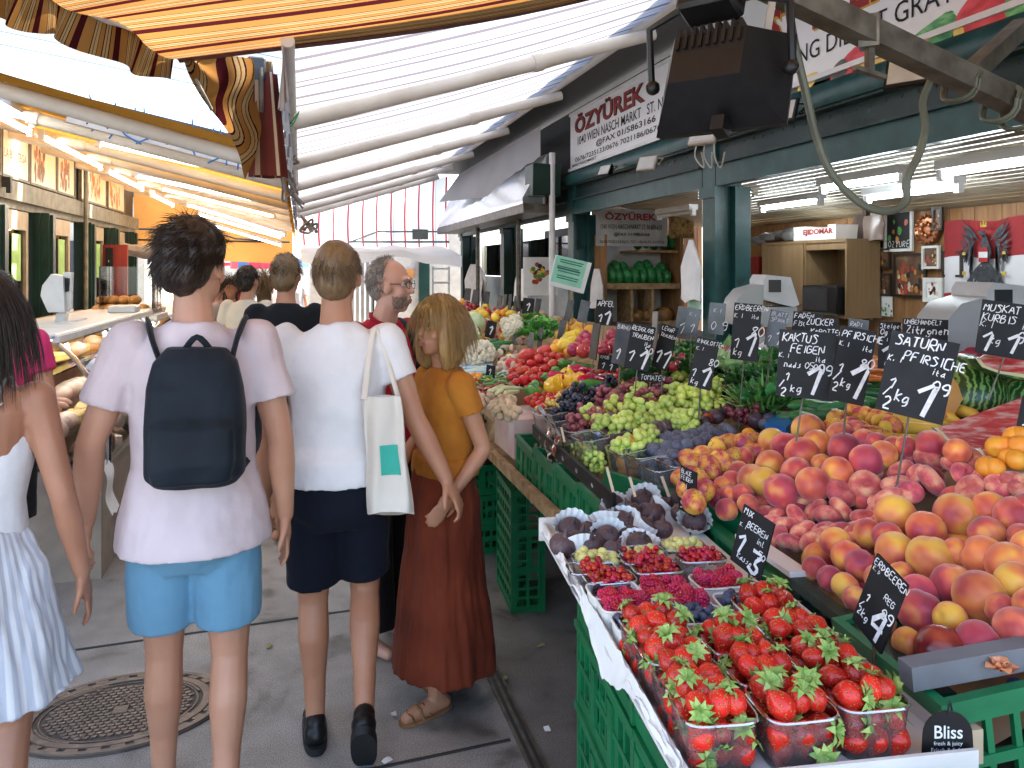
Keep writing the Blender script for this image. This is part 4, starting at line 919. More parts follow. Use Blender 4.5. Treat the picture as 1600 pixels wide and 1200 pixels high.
for k in range(40): a_ = rnd(0, 6.28); r_ = rnd(0, .12); g.add([(cc.x + r_ * cos(a_) + .03 * cos(j), 8.697 - k * .0001, cc.z + r_ * sin(a_) + .03 * sin(j)) for j in range(6)], [tuple(range(6))], k % 5)
g.build('printed_food', [phs[1], phs[3], m_py, phs[0], phs[4]], t)
t = thing('notice_board', 'mint green notice on a white board tilted on a stick above the produce', 'notice', atY(890, 470, 6.0)); c4 = [(868, 398), (924, 411), (911, 459), (857, 445)]
Q = [atY(x, y, 6.0) for x, y in c4]; nq = V((0, -.012, 0)); g = MB(); g.add([*Q, *[k + nq for k in Q]], [(0, 1, 2, 3), (7, 6, 5, 4)] + [(k, 4 + k, 4 + (k + 1) % 4, (k + 1) % 4) for k in range(4)]); g.build('board', m_white, t)
cq = sum(Q, V()) / 4; g = MB(); K = [cq + (k - cq) * .86 + nq * 1.2 + V((-.012, 0, .02)) for k in Q]; g.add(K, [(3, 2, 1, 0)]); g.build('sheet', pm('mint_paper', (.30, .66, .50), rough=.6), t)
g = MB()
for k in range(9):
    if k in (2, 6): continue
    f = .14 + k * .085; l_ = K[0].lerp(K[3], f); r_ = K[1].lerp(K[2], f); m0 = rnd(.08, .2); m1 = rnd(.8, .92); a_ = l_.lerp(r_, m0) + nq * .3; b_ = l_.lerp(r_, m1) + nq * .3; dz = V((0, 0, .009 if k != 4 else .015)); g.add([a_, b_, b_ + dz, a_ + dz], [(0, 1, 2, 3)])
g.build('text_lines', pm('dark_green_ink', (.04, .16, .12), rough=.7), t); g = MB(); g.tube([cq + V((.02, .01, -.1)), cq + V((.03, .02, -.55))], .008, 6); g.build('stick', m_plank, t)
# ================================================================ left: facade
XL = -3.0
sh = thing('kiosk_row', 'row of kiosks with dark green posts and food pictures on the left', 'kiosk', (XL, 10, 0))
m_olive = pm('weathered_beam', (.22, .21, .16), (.13, .13, .10), rough=.6, scale=10, bump=.1)
for y in (5.5, 8.4, 9.9, 11.75, 13.2, 14.6):
    g = MB(); g.box((XL, y, 0), (XL + .22, y + .2, 2.32)); g.box((XL + .08, y - .05, 0), (XL + .14, y, 2.32)); g.box((XL + .221, y + .05, 0), (XL + .25, y + .15, 2.3)); g.build('post', m_dkgreen, sh)
g = MB(); g.box((XL - .05, 3, 2.40), (XL + .12, 15.5, 2.60)); g.box((XL - .05, 3, 2.32), (XL + .06, 15.5, 2.399)); g.build('beam', m_olive, sh)
g = MB(); g.box((XL - .1, 3, 2.60), (XL + .02, 15.5, 3.3)); g.build('fascia_wall', m_iron, sh)
g = MB(); g.box((XL - 3, 3, 3.3), (XL + .1, 16, 3.36)); g.build('roof', m_iron, sh)
m_door = pm('pale_door_frame', (.45, .38, .26), (.36, .30, .20), rough=.5)
for y in (6.2, 7.4, 9.0, 10.6, 12.4, 13.9):
    g = MB(); g.box((XL + .02, y, .1), (XL + .08, y + .07, 2.3)); g.box((XL + .02, y + .6, .1), (XL + .08, y + .67, 2.3)); g.box((XL + .02, y + .07, 2.1), (XL + .08, y + .6, 2.3)); f_ = g.build('door_frame', m_door, sh)
    g = MB(); g.box((XL + .04, y + .07, .9), (XL + .05, y + .6, 2.1)); g.build('pane', m_glass, sh)
    if y > 8: 
        g = MB(); g.box((XL + .09, y + .12, 1.55), (XL + .095, y + .38, 2.05)); g.build('green_notice', pm('light_green_notice', (.35, .62, .18), rough=.6) if 'light_green_notice' not in bpy.data.materials else bpy.data.materials['light_green_notice'], sh)
g = MB(); g.box((XL - 1.6, 3, 0), (XL - 1.5, 16, 3.2)); g.build('inner_wall', pm('warm_interior', (.30, .16, .07), (.14, .07, .04), rough=.7, scale=3), sh)
# picture panels on a pale cream board
m_panel = pm('cream_panel', (.78, .66, .48), (.82, .74, .60), rough=.35, scale=2)
cols = [pm('panel_food_ochre', (.60, .32, .08), (.42, .20, .06), rough=.4, scale=20), pm('panel_food_red', (.42, .10, .05), (.50, .26, .12), rough=.4, scale=24), pm('panel_food_dark', (.16, .09, .05), rough=.4)]
for k, (y0, y1) in enumerate(((7.6, 8.9), (8.93, 9.75), (9.78, 10.75), (10.78, 11.55), (11.85, 13.3), (13.4, 14.6))):
    lab = ('leftmost cream picture panel with golden bread over the kiosk', 'cream panel lettered LA BOTTEGA in brown over the kiosk', 'cream picture panel with dark dried fruit over the kiosk', 'cream picture panel with brown nuts left of the pipe', 'cream panel with a brown bottle right of the pipe', 'farthest cream panel along the kiosk fascia')[k]
    t = thing('picture_panel', lab, 'sign', (XL + .05, (y0 + y1) / 2, 2.64), group='picture panels over the kiosks')
    g = MB(); g.box((XL + .03, y0 + .02, 2.66), (XL + .06, y1 - .02, 3.12)); g.build('panel', m_panel, t)
    g = MB(); 
    for a_, b_ in (((y0, 2.63), (y1, 2.659)), ((y0, 3.121), (y1, 3.15)), ((y0, 2.66), (y0 + .019, 3.12)), ((y1 - .019, 2.66), (y1, 3.12))): g.box((XL + .03, a_[0], a_[1]), (XL + .075, b_[0], b_[1]))
    g.build('frame', m_olive, t)
    g = MB()
    if k == 1:
        put_type(g, 'LA BOTTEGA', Matrix(((0, 0, 1, XL + .062), (1, 0, 0, y0 + .08), (0, 1, 0, 2.84), (0, 0, 0, 1))), y1 - y0 - .16, .09); g.build('lettering', cols[2], t)
    else:
        for j in range(34):
            yy = rnd(y0 + .15, y1 - .15); yy = y0 + .15 + (yy - y0 - .15) * (.55 if k in (0, 2) else .8); zz = rnd(2.72, 3.06); r_ = rnd(.03, .07)
            g.add([(XL + .0615 + j * .0001, yy + r_ * .6 * cos(a * .785), zz + r_ * 1.3 * sin(a * .785)) for a in range(8)], [tuple(range(8))[::-1]], j % 2 + (1 if k in (2, 3) else 0))
        g.build('food_picture', cols, t)
g = MB(); g.tube([(XL + .17, 11.68, .2), (XL + .17, 11.68, 3.2)], .03, 8); solo(g, 'kiosk_pipe', m_olive, 'thin upright pipe running up between the picture panels', 'pipe')
g = MB(); g.box((XL + .121, 8.75, 2.50), (XL + .20, 8.8, 2.60)); g.box((XL + .16, 8.75, 2.44), (XL + .20, 8.8, 2.51)); solo(g, 'beam_hook', m_iron, 'small dark hook on the beam under the picture panels', 'hook')
# orange end curtain and the grey roller behind
t = thing('end_curtain', 'orange cloth wall hanging at the far end of the left-hand awnings', 'curtain', (-1.7, 14.9, 2.1))
cl_end = cloth('plain_orange_cloth', stripe((1, (.55, .26, .07))), 1, .35, dirt=.15)
g = MB(); g.grid(lambda u, v_: (-3.0 + 2.85 * u, 15.7 + .05 * sin(u * 14) * v_, 3.2 - .75 * u - v_ * (1.30 - .62 * u)), 24, 6, 0, lambda u, v_: (u * .3, v_)); g.build('cloth', cl_end, t)
g = MB(); g.tube([(-3, 15.6, 2.42), (-1.7, 15.6, 2.42), (-1.2, 15.6, 2.26), (-.2, 15.6, 2.2)], .02, 6); g.tube([(-3, 15.6, 2.22), (-.2, 15.6, 2.2)], .02, 6); g.tube([(-1.7, 15.6, 2.42), (-1.7, 15.6, 2.22)], .02, 6); g.build('frame', m_iron, t)
g = MB(); 
def rl(u, v_):
    a = 2 * pi * v_; r_ = .12 + .03 * sin(u * 9 + a * 2); return (-2.9 + 1.5 * u, 13.6 + r_ * cos(a), 2.02 + r_ * sin(a) - .08 * sin(pi * u))
g.grid(rl, 24, 12); solo(g, 'rolled_canvas', pm('grey_canvas', (.42, .37, .31), (.30, .26, .22), rough=.8), 'grey rolled canvas sagging below the orange end curtain', 'canvas')
# ================================================================ end of the lane
t = thing('striped_curtain', 'white curtain with thin red upright stripes closing the far end of the right awning', 'curtain', (1.2, 14.4, 2.1))
g = MB(); g.grid(lambda u, v_: (-.05 + 2.75 * u, 14.35 + .04 * sin(u * 40), 2.66 + .78 * u - v_ * (.58 + .78 * u)), 60, 4, 0, lambda u, v_: (2.75 * u + .02 * sin(v_ * 3), v_)); g.build('cloth', cl_redwhite, t)
g = MB(); p = [atY(*k, 14.25) for k in ((548, 378), (590, 362), (700, 362))]; g.tube(p, .018, 6); p = [atY(*k, 14.25) for k in ((545, 378), (702, 378))]; g.tube(p, .02, 6); g.box(atY(652, 374, 14.25) + V((-.09, -.01, 0)), atY(664, 360, 14.25) + V((.06, .02, .02))); g.build('frame', pm('frame_grey_green', (.16, .19, .17), rough=.5), t)
t = thing('far_white_tarp', 'white tarp roof of the stall at the end of the lane', 'tarp', (1.4, 14, 2.0))
cl_pl = bpy.data.materials['plain_white_cloth']
g = MB(); g.grid(lambda u, v_: (-.0 + 2.7 * u, 14.4 - 1.3 * v_, 2.1 - .16 * v_ - .05 * sin(u * 9) * v_ + .02 * sin(u * 23)), 40, 6, 0, lambda u, v_: (u, v_)); g.grid(lambda u, v_: (2.7 * u, 13.1, 1.94 - .05 * sin(u * 9) + .02 * sin(u * 23) - (.16 + .05 * sin(u * 7)) * v_), 40, 2, 0, lambda u, v_: (u, v_)); g.build('sheet', cl_pl, t)
t = thing('far_shop_front', 'shop front with a green door and pale walls at the end of the lane', 'shop front', (1.6, 17, 0))
m_cream = pm('cream_wall', (.50, .45, .36), (.42, .37, .30), rough=.7)
g = MB(); g.box((.2, 17.2, 0), (4, 17.35, 3.2)); g.build('wall', m_cream, t)
for px0, px1, mm, nm in ((655, 671, m_dkgreen, 'door'), (583, 598, m_dkgreen, 'door')): p = atY(px0, 500, 17.1); q = atY(px1, 412, 17.1); g = MB(); g.box((p.x, 17.08, 0), (q.x, 17.19, 2.1)); g.build(nm, mm, t)
for k in range(7): p = atY(545 + k * 8, 440, 17.0); g = MB(); g.box((p.x, 17.0, .5), (p.x + .04, 17.04, 2.0)); g.build('bar', m_white, t)
p = atY(634, 433, 17.1); q = atY(648, 421, 17.1); g = MB(); g.box((p.x, 17.15, p.z), (q.x, 17.195, q.z)); g.build('small_picture', phs[1], t)
t = thing('folded_ladder', 'white ladder standing beside the far green door', 'ladder', atZ(688, 700, 0) * 0 + V((1.9, 13, 0)))
p = atY(675, 475, 13); q = atY(703, 416, 13); g = MB()
for x_ in (p.x, q.x - .03): g.box((x_, 13, 0), (x_ + .03, 13.05, q.z))
g.build('rail', m_white, t)
for k in range(6): zz = q.z - .06 - k * .24; g = MB(); g.box((p.x + .031, 13.01, zz), (q.x - .031, 13.04, zz + .035)); g.build('rung', m_white, t)
# distant lane: coloured umbrellas and stalls
def parasol(x, y, z, r, cols_, label):
    t = thing('parasol', label, 'umbrella', (x, y, 0), group='parasols far down the lane'); n = 16
    ms = cols_; g = MB()
    for k in range(n):
        a0, a1 = 2 * pi * k / n, 2 * pi * (k + 1) / n
        P0 = (x, y, z + .35); P = [(x + r * cos(a), y + r * sin(a), z) for a in (a0, a1)]; Qd = [(p_[0], p_[1], z - .22) for p_ in P]
        g.add([P0, *P], [(0, 1, 2)], k % len(ms)); g.add([P[0], P[1], Qd[1], Qd[0]], [(3, 2, 1, 0)], (k + 1) % len(ms))
    g.build('canopy', ms, t); g = MB(); g.tube([(x, y, 0), (x, y, z + .3)], .025, 6); g.build('pole', m_steel, t)
cr, cg, cb = pm('canopy_red', (.6, .04, .08), rough=.7), pm('canopy_green', (.05, .35, .18), rough=.7), pm('canopy_blue', (.06, .16, .42), rough=.7)
p = at(410, 405, 19); parasol(p.x, p.y, 1.9, .75, [cr, cr, cb], 'red parasol with a blue trim far down the lane'); p = at(440, 404, 21); parasol(p.x, p.y, 1.95, .8, [cg, m_white, cb], 'green and white checked parasol far down the lane')
p = at(385, 398, 24); parasol(p.x, p.y, 2.1, 1.2, [m_white], 'white parasol far down the lane'); p = at(350, 402, 26); parasol(p.x, p.y, 2.0, 1.0, [m_white, cr], 'pale parasol with red panels farthest down the lane')
for k, (x0, x1, y) in enumerate(((-9, -3.4, 19), (.0, 6, 30), (-12, -2.5, 36))):
    g = MB(); g.box((x0, y, 0), (x1, y + 4, 3.3)); t = thing('far_building', ('low stall building beyond the left-hand kiosks', 'pale building closing the lane on the right', 'pale building in the far distance closing the lane')[k], 'building', ((x0 + x1) / 2, y, 0)); g.build('wall', m_cream, t)
    g = MB(); g.box((x0 - .2, y - .3, 3.301), (x1 + .2, y + 4.2, 3.5)); g.build('roof', m_iron, t)
    for j in range(int((x1 - x0) / 1.6)): g = MB(); xx = x0 + .4 + j * 1.6; g.box((xx, y - .02, .8), (xx + .9, y - .002, 2.3)); g.build('window', m_screen, t)
# ================================================================ stands and crates
PHI = R(6.8); P0 = V((.661, 1.98, 0)); UU = V((-sin(PHI), -cos(PHI), 0)); VV = V((cos(PHI), -sin(PHI), 0)); ZZ = V((0, 0, 1))
MT = Matrix(((VV.x, -UU.x, 0, P0.x), (VV.y, -UU.y, 0, P0.y), (0, 0, 1, 0), (0, 0, 0, 1)))     # local (v, -u, z) -> world
def T(u, v, z): return P0 + UU * u + VV * v + ZZ * z
def uv_of(p): q = p - P0; return q.x * UU.x + q.y * UU.y, q.x * VV.x + q.y * VV.y
def sMid(x, y): return 1.0 + .12 * (min(x, 2.9) - .97)
def sNear(x, y):
    u, v = uv_of(V((x, y, 0))); return .95 + .42 * min(max(v - .5, 0), .62)
def sBerry(x, y): return 1.0
def hit(px, py, surf, off=0, d0=.5, d1=16):
    r = ray(px, py); lo, hi = d0, None; d = d0
    while d < d1:
        p = V((0, 0, CH)) + r * d
        if p.z < surf(p.x, p.y) + off: hi = d; break
        lo = d; d *= 1.04
    if hi is None: return None
    for _ in range(24):
        m = (lo + hi) / 2; p = V((0, 0, CH)) + r * m
        if p.z < surf(p.x, p.y) + off: hi = m
        else: lo = m
    return V((0, 0, CH)) + r * hi
def pts_px(poly, step, jit=.3):
    xs = [p[0] for p in poly]; ys = [p[1] for p in poly]; out = []; row = 0
    y = min(ys) + step * .3
    while y < max(ys):
        x = min(xs) + (step * .5 if row % 2 else 0)
        while x < max(xs):
            a, b = x + rnd(-jit, jit) * step, y + rnd(-jit, jit) * step; ins = False; j = len(poly) - 1
            for i in range(len(poly)):
                if (poly[i][1] > b) != (poly[j][1] > b) and a < (poly[j][0] - poly[i][0]) * (b - poly[i][1]) / (poly[j][1] - poly[i][1]) + poly[i][0]: ins = not ins
                j = i
            if ins: out.append((a, b))
            x += step
        y += step * .8; row += 1
    return out
def crate_proto(name, lx, ly, h, nx=6, ny=6, label='', open_top=True, mat=None):
    mat = mat or m_green
    t = thing(name, label, 'crate', link=False); e = .012
    g = MB()
    for sx in (-1, 1):
        for sy in (-1, 1):
            g.box((sx * lx / 2 - .022 * (sx > 0), sy * ly / 2 - .022 * (sy > 0), 0), (sx * lx / 2 + .022 * (sx < 0), sy * ly / 2 + .022 * (sy < 0), h - .021))
    g.build('corner_post', mat, t, local=True, link=False)
    for side, (L, axis) in enumerate(((lx, 0), (lx, 0), (ly, 1), (ly, 1))):
        g = MB(); sgn = -1 if side % 2 == 0 else 1; w_ = (ly if axis == 0 else lx) / 2 * sgn; n = nx if axis == 0 else ny
        def bx(a0, a1, z0, z1, th=.010, off=0):
            o0 = w_ - sgn * (off + th); o1 = w_ - sgn * off; lo, hi = min(o0, o1), max(o0, o1)
            if axis == 0: g.box((a0, lo, z0), (a1, hi, z1))
            else: g.box((lo, a0, z0), (hi, a1, z1))
        a0, a1 = -L / 2 + .023, L / 2 - .023
        bx(a0, a1, 0.001, h * .17, off=.002); bx(a0, a1, h * .46, h * .54, off=.001); bx(a0, a1, h * .80, h - .022, off=.002)
        for k in range(n + 1):
            a = a0 + (a1 - a0 - .012) * k / n; big = k in (n // 3, n - n // 3)
            bx(a - (.012 if big else 0), a + .012 + (.012 if big else 0), h * .17, h * .8, off=-.003 if big else .003)
        bx(a0 + .03, a1 - .03, h * .17, h * .24, off=.006); bx(a0 + (a1 - a0) * .35, a0 + (a1 - a0) * .65, h * .54, h * .62, off=.005)
        g.build('slatted_side', mat, t, local=True, link=False)
    g = MB(); g.box((-lx / 2 - .006, -ly / 2 - .006, h - .02), (lx / 2 + .006, -ly / 2 + .012, h)); g.box((-lx / 2 - .006, ly / 2 - .012, h - .02), (lx / 2 + .006, ly / 2 + .006, h))
    g.box((-lx / 2 - .006, -ly / 2 + .0121, h - .02), (-lx / 2 + .012, ly / 2 - .0121, h)); g.box((lx / 2 - .012, -ly / 2 + .0121, h - .02), (lx / 2 + .006, ly / 2 - .0121, h)); g.build('rim', mat, t, local=True, link=False)
    g = MB()
    for k in range(9): y = -ly / 2 + .03 + (ly - .06) * k / 8; g.box((-lx / 2 + .012, y - .012, .004), (lx / 2 - .012, y + .012, .012))
    for k in range(6): x = -lx / 2 + .04 + (lx - .08) * k / 5; g.box((x - .01, -ly / 2 + .012, .0121), (x + .01, ly / 2 - .012, .018))
    g.build('base_grid', mat, t, local=True, link=False)
    return t
cr60 = crate_proto('plastic_crate', .352, .52, .228, 7, 9)
col_n = ('farthest', 'middle', 'nearest'); row_n = ('bottom', 'second', 'third', 'top')
for k in range(3):
    for j in range(4):
        p = T(.178 + k * .36, .262 + .004 * k, j * .2295); inst(cr60, p, (0, 0, -PHI + rnd(-.006, .006)), 1, '%s green plastic crate of the %s column under the berry trays' % (row_n[j], col_n[k]), 'green crates stacked under the berries', 'crate')
# tall upright crate standing on end, and the stack behind it
crE = crate_proto('plastic_crate', .40, .60, .17, 8, 12)
p = atZ(808, 958, 0); inst(crE, p + V((-.02, .19, .30)), (R(90), R(0), R(86)), 1, 'green plastic crate standing on its end on the ground beside the rust coloured dress', None, 'crate') 
s0 = atZ(762, 868, 0)
for j in range(3): inst(crE, s0 + V((.02 + .01 * j, .28, j * .176)), (0, 0, R(1 + j)), (1, .9, 1.02), '%s green crate of the low stack behind the crate standing on end' % ('lowest', 'middle', 'topmost')[j], 'low stack of green crates in front of the far produce', 'crate')
# tables
t = thing('produce_table', 'long wooden table carrying the middle and far produce', 'table', (1.8, 6, 0))
def tf(u, v_):
    x = .93 + 1.99 * v_; y = 2.30 + 8.0 * u; return (x, y, sMid(x, y) - (.105 if v_ > .05 else .27))
g = MB(); g.grid(tf, 40, 24); g.build('tabletop', m_plank, t)
g = MB(); g.box((.90, 2.0, .735), (.93, 10.3, .785)); g.build('front_board', m_plank, t)
for y in (3.0, 4.9, 7.2, 9.5): g = MB(); g.box((1.15, y, 0), (1.23, y + .08, .735)); g.build('leg', m_woodD, t)
g = MB(); g.box((1.9, 2.0, 0), (2.0, 10.3, .9)); g.build('back_board', m_woodD, t)
# green crates standing on their sides along the front of the table
cr30 = crate_proto('plastic_crate', .30, .245, .26, 6, 5)
ys = [3.24, 2.97, 2.70, 2.43]
for k, y in enumerate(ys): inst(cr30, V((1.06, y - .02, .70)), (0, R(-5), R(90)), (.88, 1, .86), '%s green crate in the slanted row along the table edge below the grapes' % ('leftmost', 'second', 'third', 'rightmost')[k], 'slanted green crates along the table edge', 'crate')
g = MB(); q = [V((.955, 3.12, .995)), V((.90, 2.12, .985))]; g.bar(q[0], q[1], .012, .05); b_ = thing('price_rail', 'black price rail along the front of the punnets', 'rail', q[0]); g.build('rail', m_black, b_)
g = MB()
for k in range(5): c_ = q[0].lerp(q[1], .12 + k * .17); put_type(g, 'NASCHMARKT', Matrix(((.05, 0, -1, c_.x - .0075), (-1, 0, -.05, c_.y), (0, 1, 0, c_.z - .01), (0, 0, 0, 1))), .1, .014)
g.build('lettering', m_white, b_)
for k, (a, b) in enumerate((((948, 730), (958, 768)), ((984, 746), (992, 775)), ((1034, 745), (1045, 775)), ((877, 668), (882, 690)))):
    d_ = 2.3 if k < 3 else 2.9; g = MB(); g.bar(at(*a, d_), at(*b, d_), .014, .008); solo(g, 'wooden_slat', pm('pale_slat', (.60, .46, .30), rough=.7) if not k else bpy.data.materials['pale_slat'], ('short pale wooden slat left of the oranges', 'pale wooden slat under the oranges', 'pale wooden slat below the blue plums', 'small wooden slat below the pink grapes')[k], 'slat')
g = MB(); q0 = T(-.13, .30, .90); g.box((-.30, -.01, 0), (.30, .01, .09), M=Matrix.Translation((1.12, 2.17, .90)) @ Matrix.Rotation(R(-68), 4, 'Z')); solo(g, 'green_board', m_green, 'bright green crate edge behind the figs', 'crate edge')
# stand under the peaches
st = thing('peach_stand', 'dark stand that carries the heaped peaches and melons', 'stand', T(.3, .9, 0))
g = MB(); g.box((.56, -.93, 0), (1.9, .72, .86), M=MT); g.box((.52, -.90, .861), (1.9, .72, .885), M=MT); g.build('base', m_woodD, st)
g = MB()
for u0, u1 in ((-.12, .40), (.405, .915)):
    pass
g.grid(lambda a, b: tuple(T(-.7 + 1.60 * a, .52 + 1.0 * b, sNear(*T(-.7 + 1.6 * a, .52 + 1.0 * b, 0).xy) - .09)), 10, 8); g.build('sloping_tray', m_card, st)
def board(label, u0, u1, z0, z1, v, mat, name='crate_board'):
    t_ = thing(name, label, 'crate', T((u0 + u1) / 2, v, z0)); g = MB()
    g.box((v - .012, -u1, z0), (v + .012, -u0, z1), M=MT); n = 5
    g.box((v - .02, -u1, z1 - .022), (v - .0121, -u0, z1), M=MT); g.build('panel', mat, t_)
    g = MB()
    for k in range(n): uu = u0 + .02 + (u1 - u0 - .06) * k / (n - 1); g.box((v - .022, -uu - .02, z0 + .004), (v - .0122, -uu, z1 - .0225), M=MT)
    g.build('rib', mat, t_); return t_
board('green crate side between the red currants and the far peaches', -.12, .38, .86, .955, .478, m_green)
board('dark green board holding back the near peaches above the strawberries', .42, .90, .855, .98, .482, m_greenD)
board('lower dark green ledge just right of the strawberry punnets', .40, .90, .80, .915, .452, m_greenD)
g = MB(); g.bar(T(.13, .487, .975), T(.415, .487, .985), .05, .012); solo(g, 'white_crate_edge', m_cartonW, 'scuffed white carton edge along the flat peaches', 'carton edge')
# near end crate with slotted front, turned to the camera
crN = crate_proto('plastic_crate', .52, .30, .22, 9, 6)
c0 = T(.785, .725, .80); inst(crN, c0, (0, R(-7), -PHI), 1, 'green slotted crate under the big peaches in the lower right corner', None, 'crate')
inst(crN, c0 - V((0, 0, .23)), (0, R(-7), -PHI), 1, 'lower green crate below the one in the lower right corner', None, 'crate')
g = MB(); g.box((.50, -.905, .985), (1.1, -.87, 1.025), M=MT @ Matrix.Translation((0, 0, -.035)) @ Matrix.Rotation(R(-5), 4, 'Y')); solo(g, 'grey_tray_edge', pm('grey_board', (.15, .155, .17), (.11, .115, .125), rough=.7), 'grey tray edge in front of the nectarines', 'tray edge')
g = MB(); a = T(.93, .475, .83); g.box((.462, -.945, .89), (.505, -.925, .945), M=MT); solo(g, 'wood_block', bpy.data.materials['pale_slat'], 'small pale wood block at the corner of the near peach crate', 'block')
g = MB(); g.grid(lambda a, b: tuple(T(.62 + .26 * b, .66 + .4 * a, .925 + .12 * a + .02 * noise.noise(V((a * 9, b * 7, 0))))), 20, 14); solo(g, 'blue_foil', pm('blue_wrap', (.03, .08, .35), (.10, .20, .55), rough=.35), 'crumpled blue wrap under the nearest peaches', 'wrap')
def bow(p, col, label):
    t_ = thing('gift_bow', label, 'bow', p); g = MB()
    for k in range(10):
        a = k * 2 * pi / 10; l = .030 if k % 2 else .024; el = .3 if k % 2 else .9
        d_ = V((cos(a) * cos(el), sin(a) * cos(el), sin(el))); s_ = d_.cross(ZZ).normalized() * .008
        pts = [p, p + d_ * l * .6 + ZZ * .006, p + d_ * l, p + d_ * l * .55 - ZZ * .004]
        g.add([q - s_ for q in pts[:1]] + [pts[0] + s_, pts[1] + s_ * 1.3, pts[1] - s_ * 1.3, pts[2] + s_ * .2, pts[2] - s_ * .2, pts[3] + s_, pts[3] - s_], [(0, 1, 2, 3), (3, 2, 4, 5), (5, 4, 6, 7)])
    g.build('loops', col, t_)
bow(T(.915, .56, 1.02), pm('peach_ribbon', (.80, .34, .16), rough=.3), 'salmon coloured ribbon bow on the grey tray edge')
bow(T(.89, .675, 1.035), pm('blue_ribbon', (.05, .32, .62), rough=.3), 'light blue ribbon bow at the right edge of the photo')
# hang tag
tg = thing('hang_tag', 'black rounded cardboard tag with white serif lettering hanging from the corner crate', 'tag', at(1484, 1150, 1.17)); c_ = at(1481, 1170, 1.17); ex = V((cT, -sT, 0)); nn = V((-sT, -cT, 0)) * .002
MX = Matrix(((ex.x, 0, nn.x * 500, c_.x), (ex.y, 0, nn.y * 500, c_.y), (0, 1, 0, c_.z), (0, 0, 0, 1)))
g = MB(); pr = [(.038 * cos(a), .02 + .038 * sin(a)) for a in [pi * k / 12 for k in range(13)]] + [(-.040, -.02), (-.038, -.09), (.038, -.09), (.040, -.02)]
n = len(pr); g.add([(x, y, 0) for x, y in pr] + [(x, y, -.002) for x, y in pr], [tuple(range(n)), tuple(range(2 * n - 1, n - 1, -1))] + [(k, n + k, n + (k + 1) % n, (k + 1) % n) for k in range(n)], 0, MX); g.build('card', m_black, tg)
g = MB(); put_type(g, 'Bliss', MX @ Matrix.Translation((-.021, .016, .0012)), .043, .02, bold=.01); put_type(g, 'fresh & juicy', MX @ Matrix.Translation((-.022, .004, .0012)), .044, .008); put_type(g, 'Frisch & Saftig', MX @ Matrix.Translation((-.026, -.007, .0012)), .052, .009); g.build('lettering', m_white, tg)
g = MB(); g.box((-.036, -.088, .0008), (.036, -.016, .0014), M=MX); g.build('picture', m_paper, tg)
g = MB(); flat = [(.012 * cos(a * .524), -.045 + .01 * sin(a * .524), .002) for a in range(12)]; g.add(flat, [tuple(range(12))], 0, MX); g.add([(x + .025, y + .004, z) for x, y, z in flat], [tuple(range(12))], 0, MX); g.build('printed_fruit', m_red, tg)
g = MB(); g.tube(bez([MX @ V((0, .052, 0)), MX @ V((.004, .07, 0)), T(.925, .478, .90)], 5), .0015, 5); g.build('string', m_ink, tg)
# cardboard tray and paper under the berries
bt = thing('berry_tray', 'white cardboard tray lined with torn paper carrying figs and berry punnets', 'tray', T(.5, .22, .92))
g = MB(); g.box((-.01, -1.0, .918), (.445, .12, .926), M=MT); g.build('bottom', m_cartonW, bt)
g = MB()
for a, b in (((-.006, -1.0, .915), (.0, .12, .952)), ((-.016, -1.007, .90), (.445, -1.0005, .956)), ((.4451, -1.0, .90), (.451, -.42, .95)), ((-.016, .1201, .90), (.46, .126, .965))): g.box(a, b, M=MT)
g.build('edge', m_cartonW, bt)
g = MB(); 
def pap(a, b):
    u = -.03 + 1.0 * a; k = .5 + .5 * noise.noise(V((a * 14, 3, 0))); return tuple(T(u, -.006 - .006 * b - .012 * b * b * k,   .958 - b * (.006 + .012 * k + .30 * max(0, .22 - abs(a - .60)) * (.6 + k)) + .012 * noise.noise(V((a * 30, b * 3, 1)))))
g.grid(pap, 70, 6); g.build('torn_paper', m_paper, bt)
g = MB(); put_type(g, 'PRODUCE', MT @ Matrix.Translation((.26, -1.0078, .925)) @ Matrix.Rotation(pi / 2, 4, 'X'), .07, .014, bold=.03); g.build('lettering', m_red, bt)
# ================================================================ fruit prototypes
def groove(p, depth_=.09, wid=.28, top=.22):
    a = math.atan2(p.y, p.x); k = 1 - depth_ * math.exp(-(a / wid) ** 2) * (1 - .3 * abs(p.z))
    q = V((p.x * k, p.y * k, p.z)); rr = math.hypot(p.x, p.y); q.z -= top * math.exp(-(rr / .24) ** 2) * (1 if p.z > 0 else -.4); return q
def proto(name, cat, parts):
    """parts: list of (part name or None, MB, material); a single part is the thing itself"""
    if len(parts) == 1:
        o = bpy.data.objects.new(name, parts[0][1].mesh(name, parts[0][2])); o['category'] = cat; return o
    t_ = thing(name, '', cat, link=False)
    for nm, g_, m_ in parts: g_.build(nm, m_, t_, local=True, link=False)
    return t_
def fruit(name, cat, r, mat, fn=None, seg=(28, 18)):
    g = MB(); g.ell((0, 0, 0), r, seg[0], seg[1], fn=fn); return proto(name, cat, [(None, g, mat)])
mp_y = pm('peach_skin_yellow', (.80, .42, .055), (.72, .20, .05), rough=.5, scale=.62, lo=.38, hi=.52, c3=(.42, .035, .04), p3=.70, detail=2, orand=.16, sheen=.25, bump=.05, bscale=28)
mp_r = pm('peach_skin_red', (.80, .33, .07), (.58, .075, .055), rough=.55, scale=.6, lo=.32, hi=.46, c3=(.30, .018, .035), p3=.64, detail=2, orand=.2, sheen=.35, bump=.05, bscale=28)
mp_p = pm('peach_skin_pink', (.80, .38, .20), (.62, .10, .09), rough=.6, scale=1.0, lo=.38, hi=.52, c3=(.34, .03, .05), p3=.68, detail=6, orand=.16, sheen=.4)
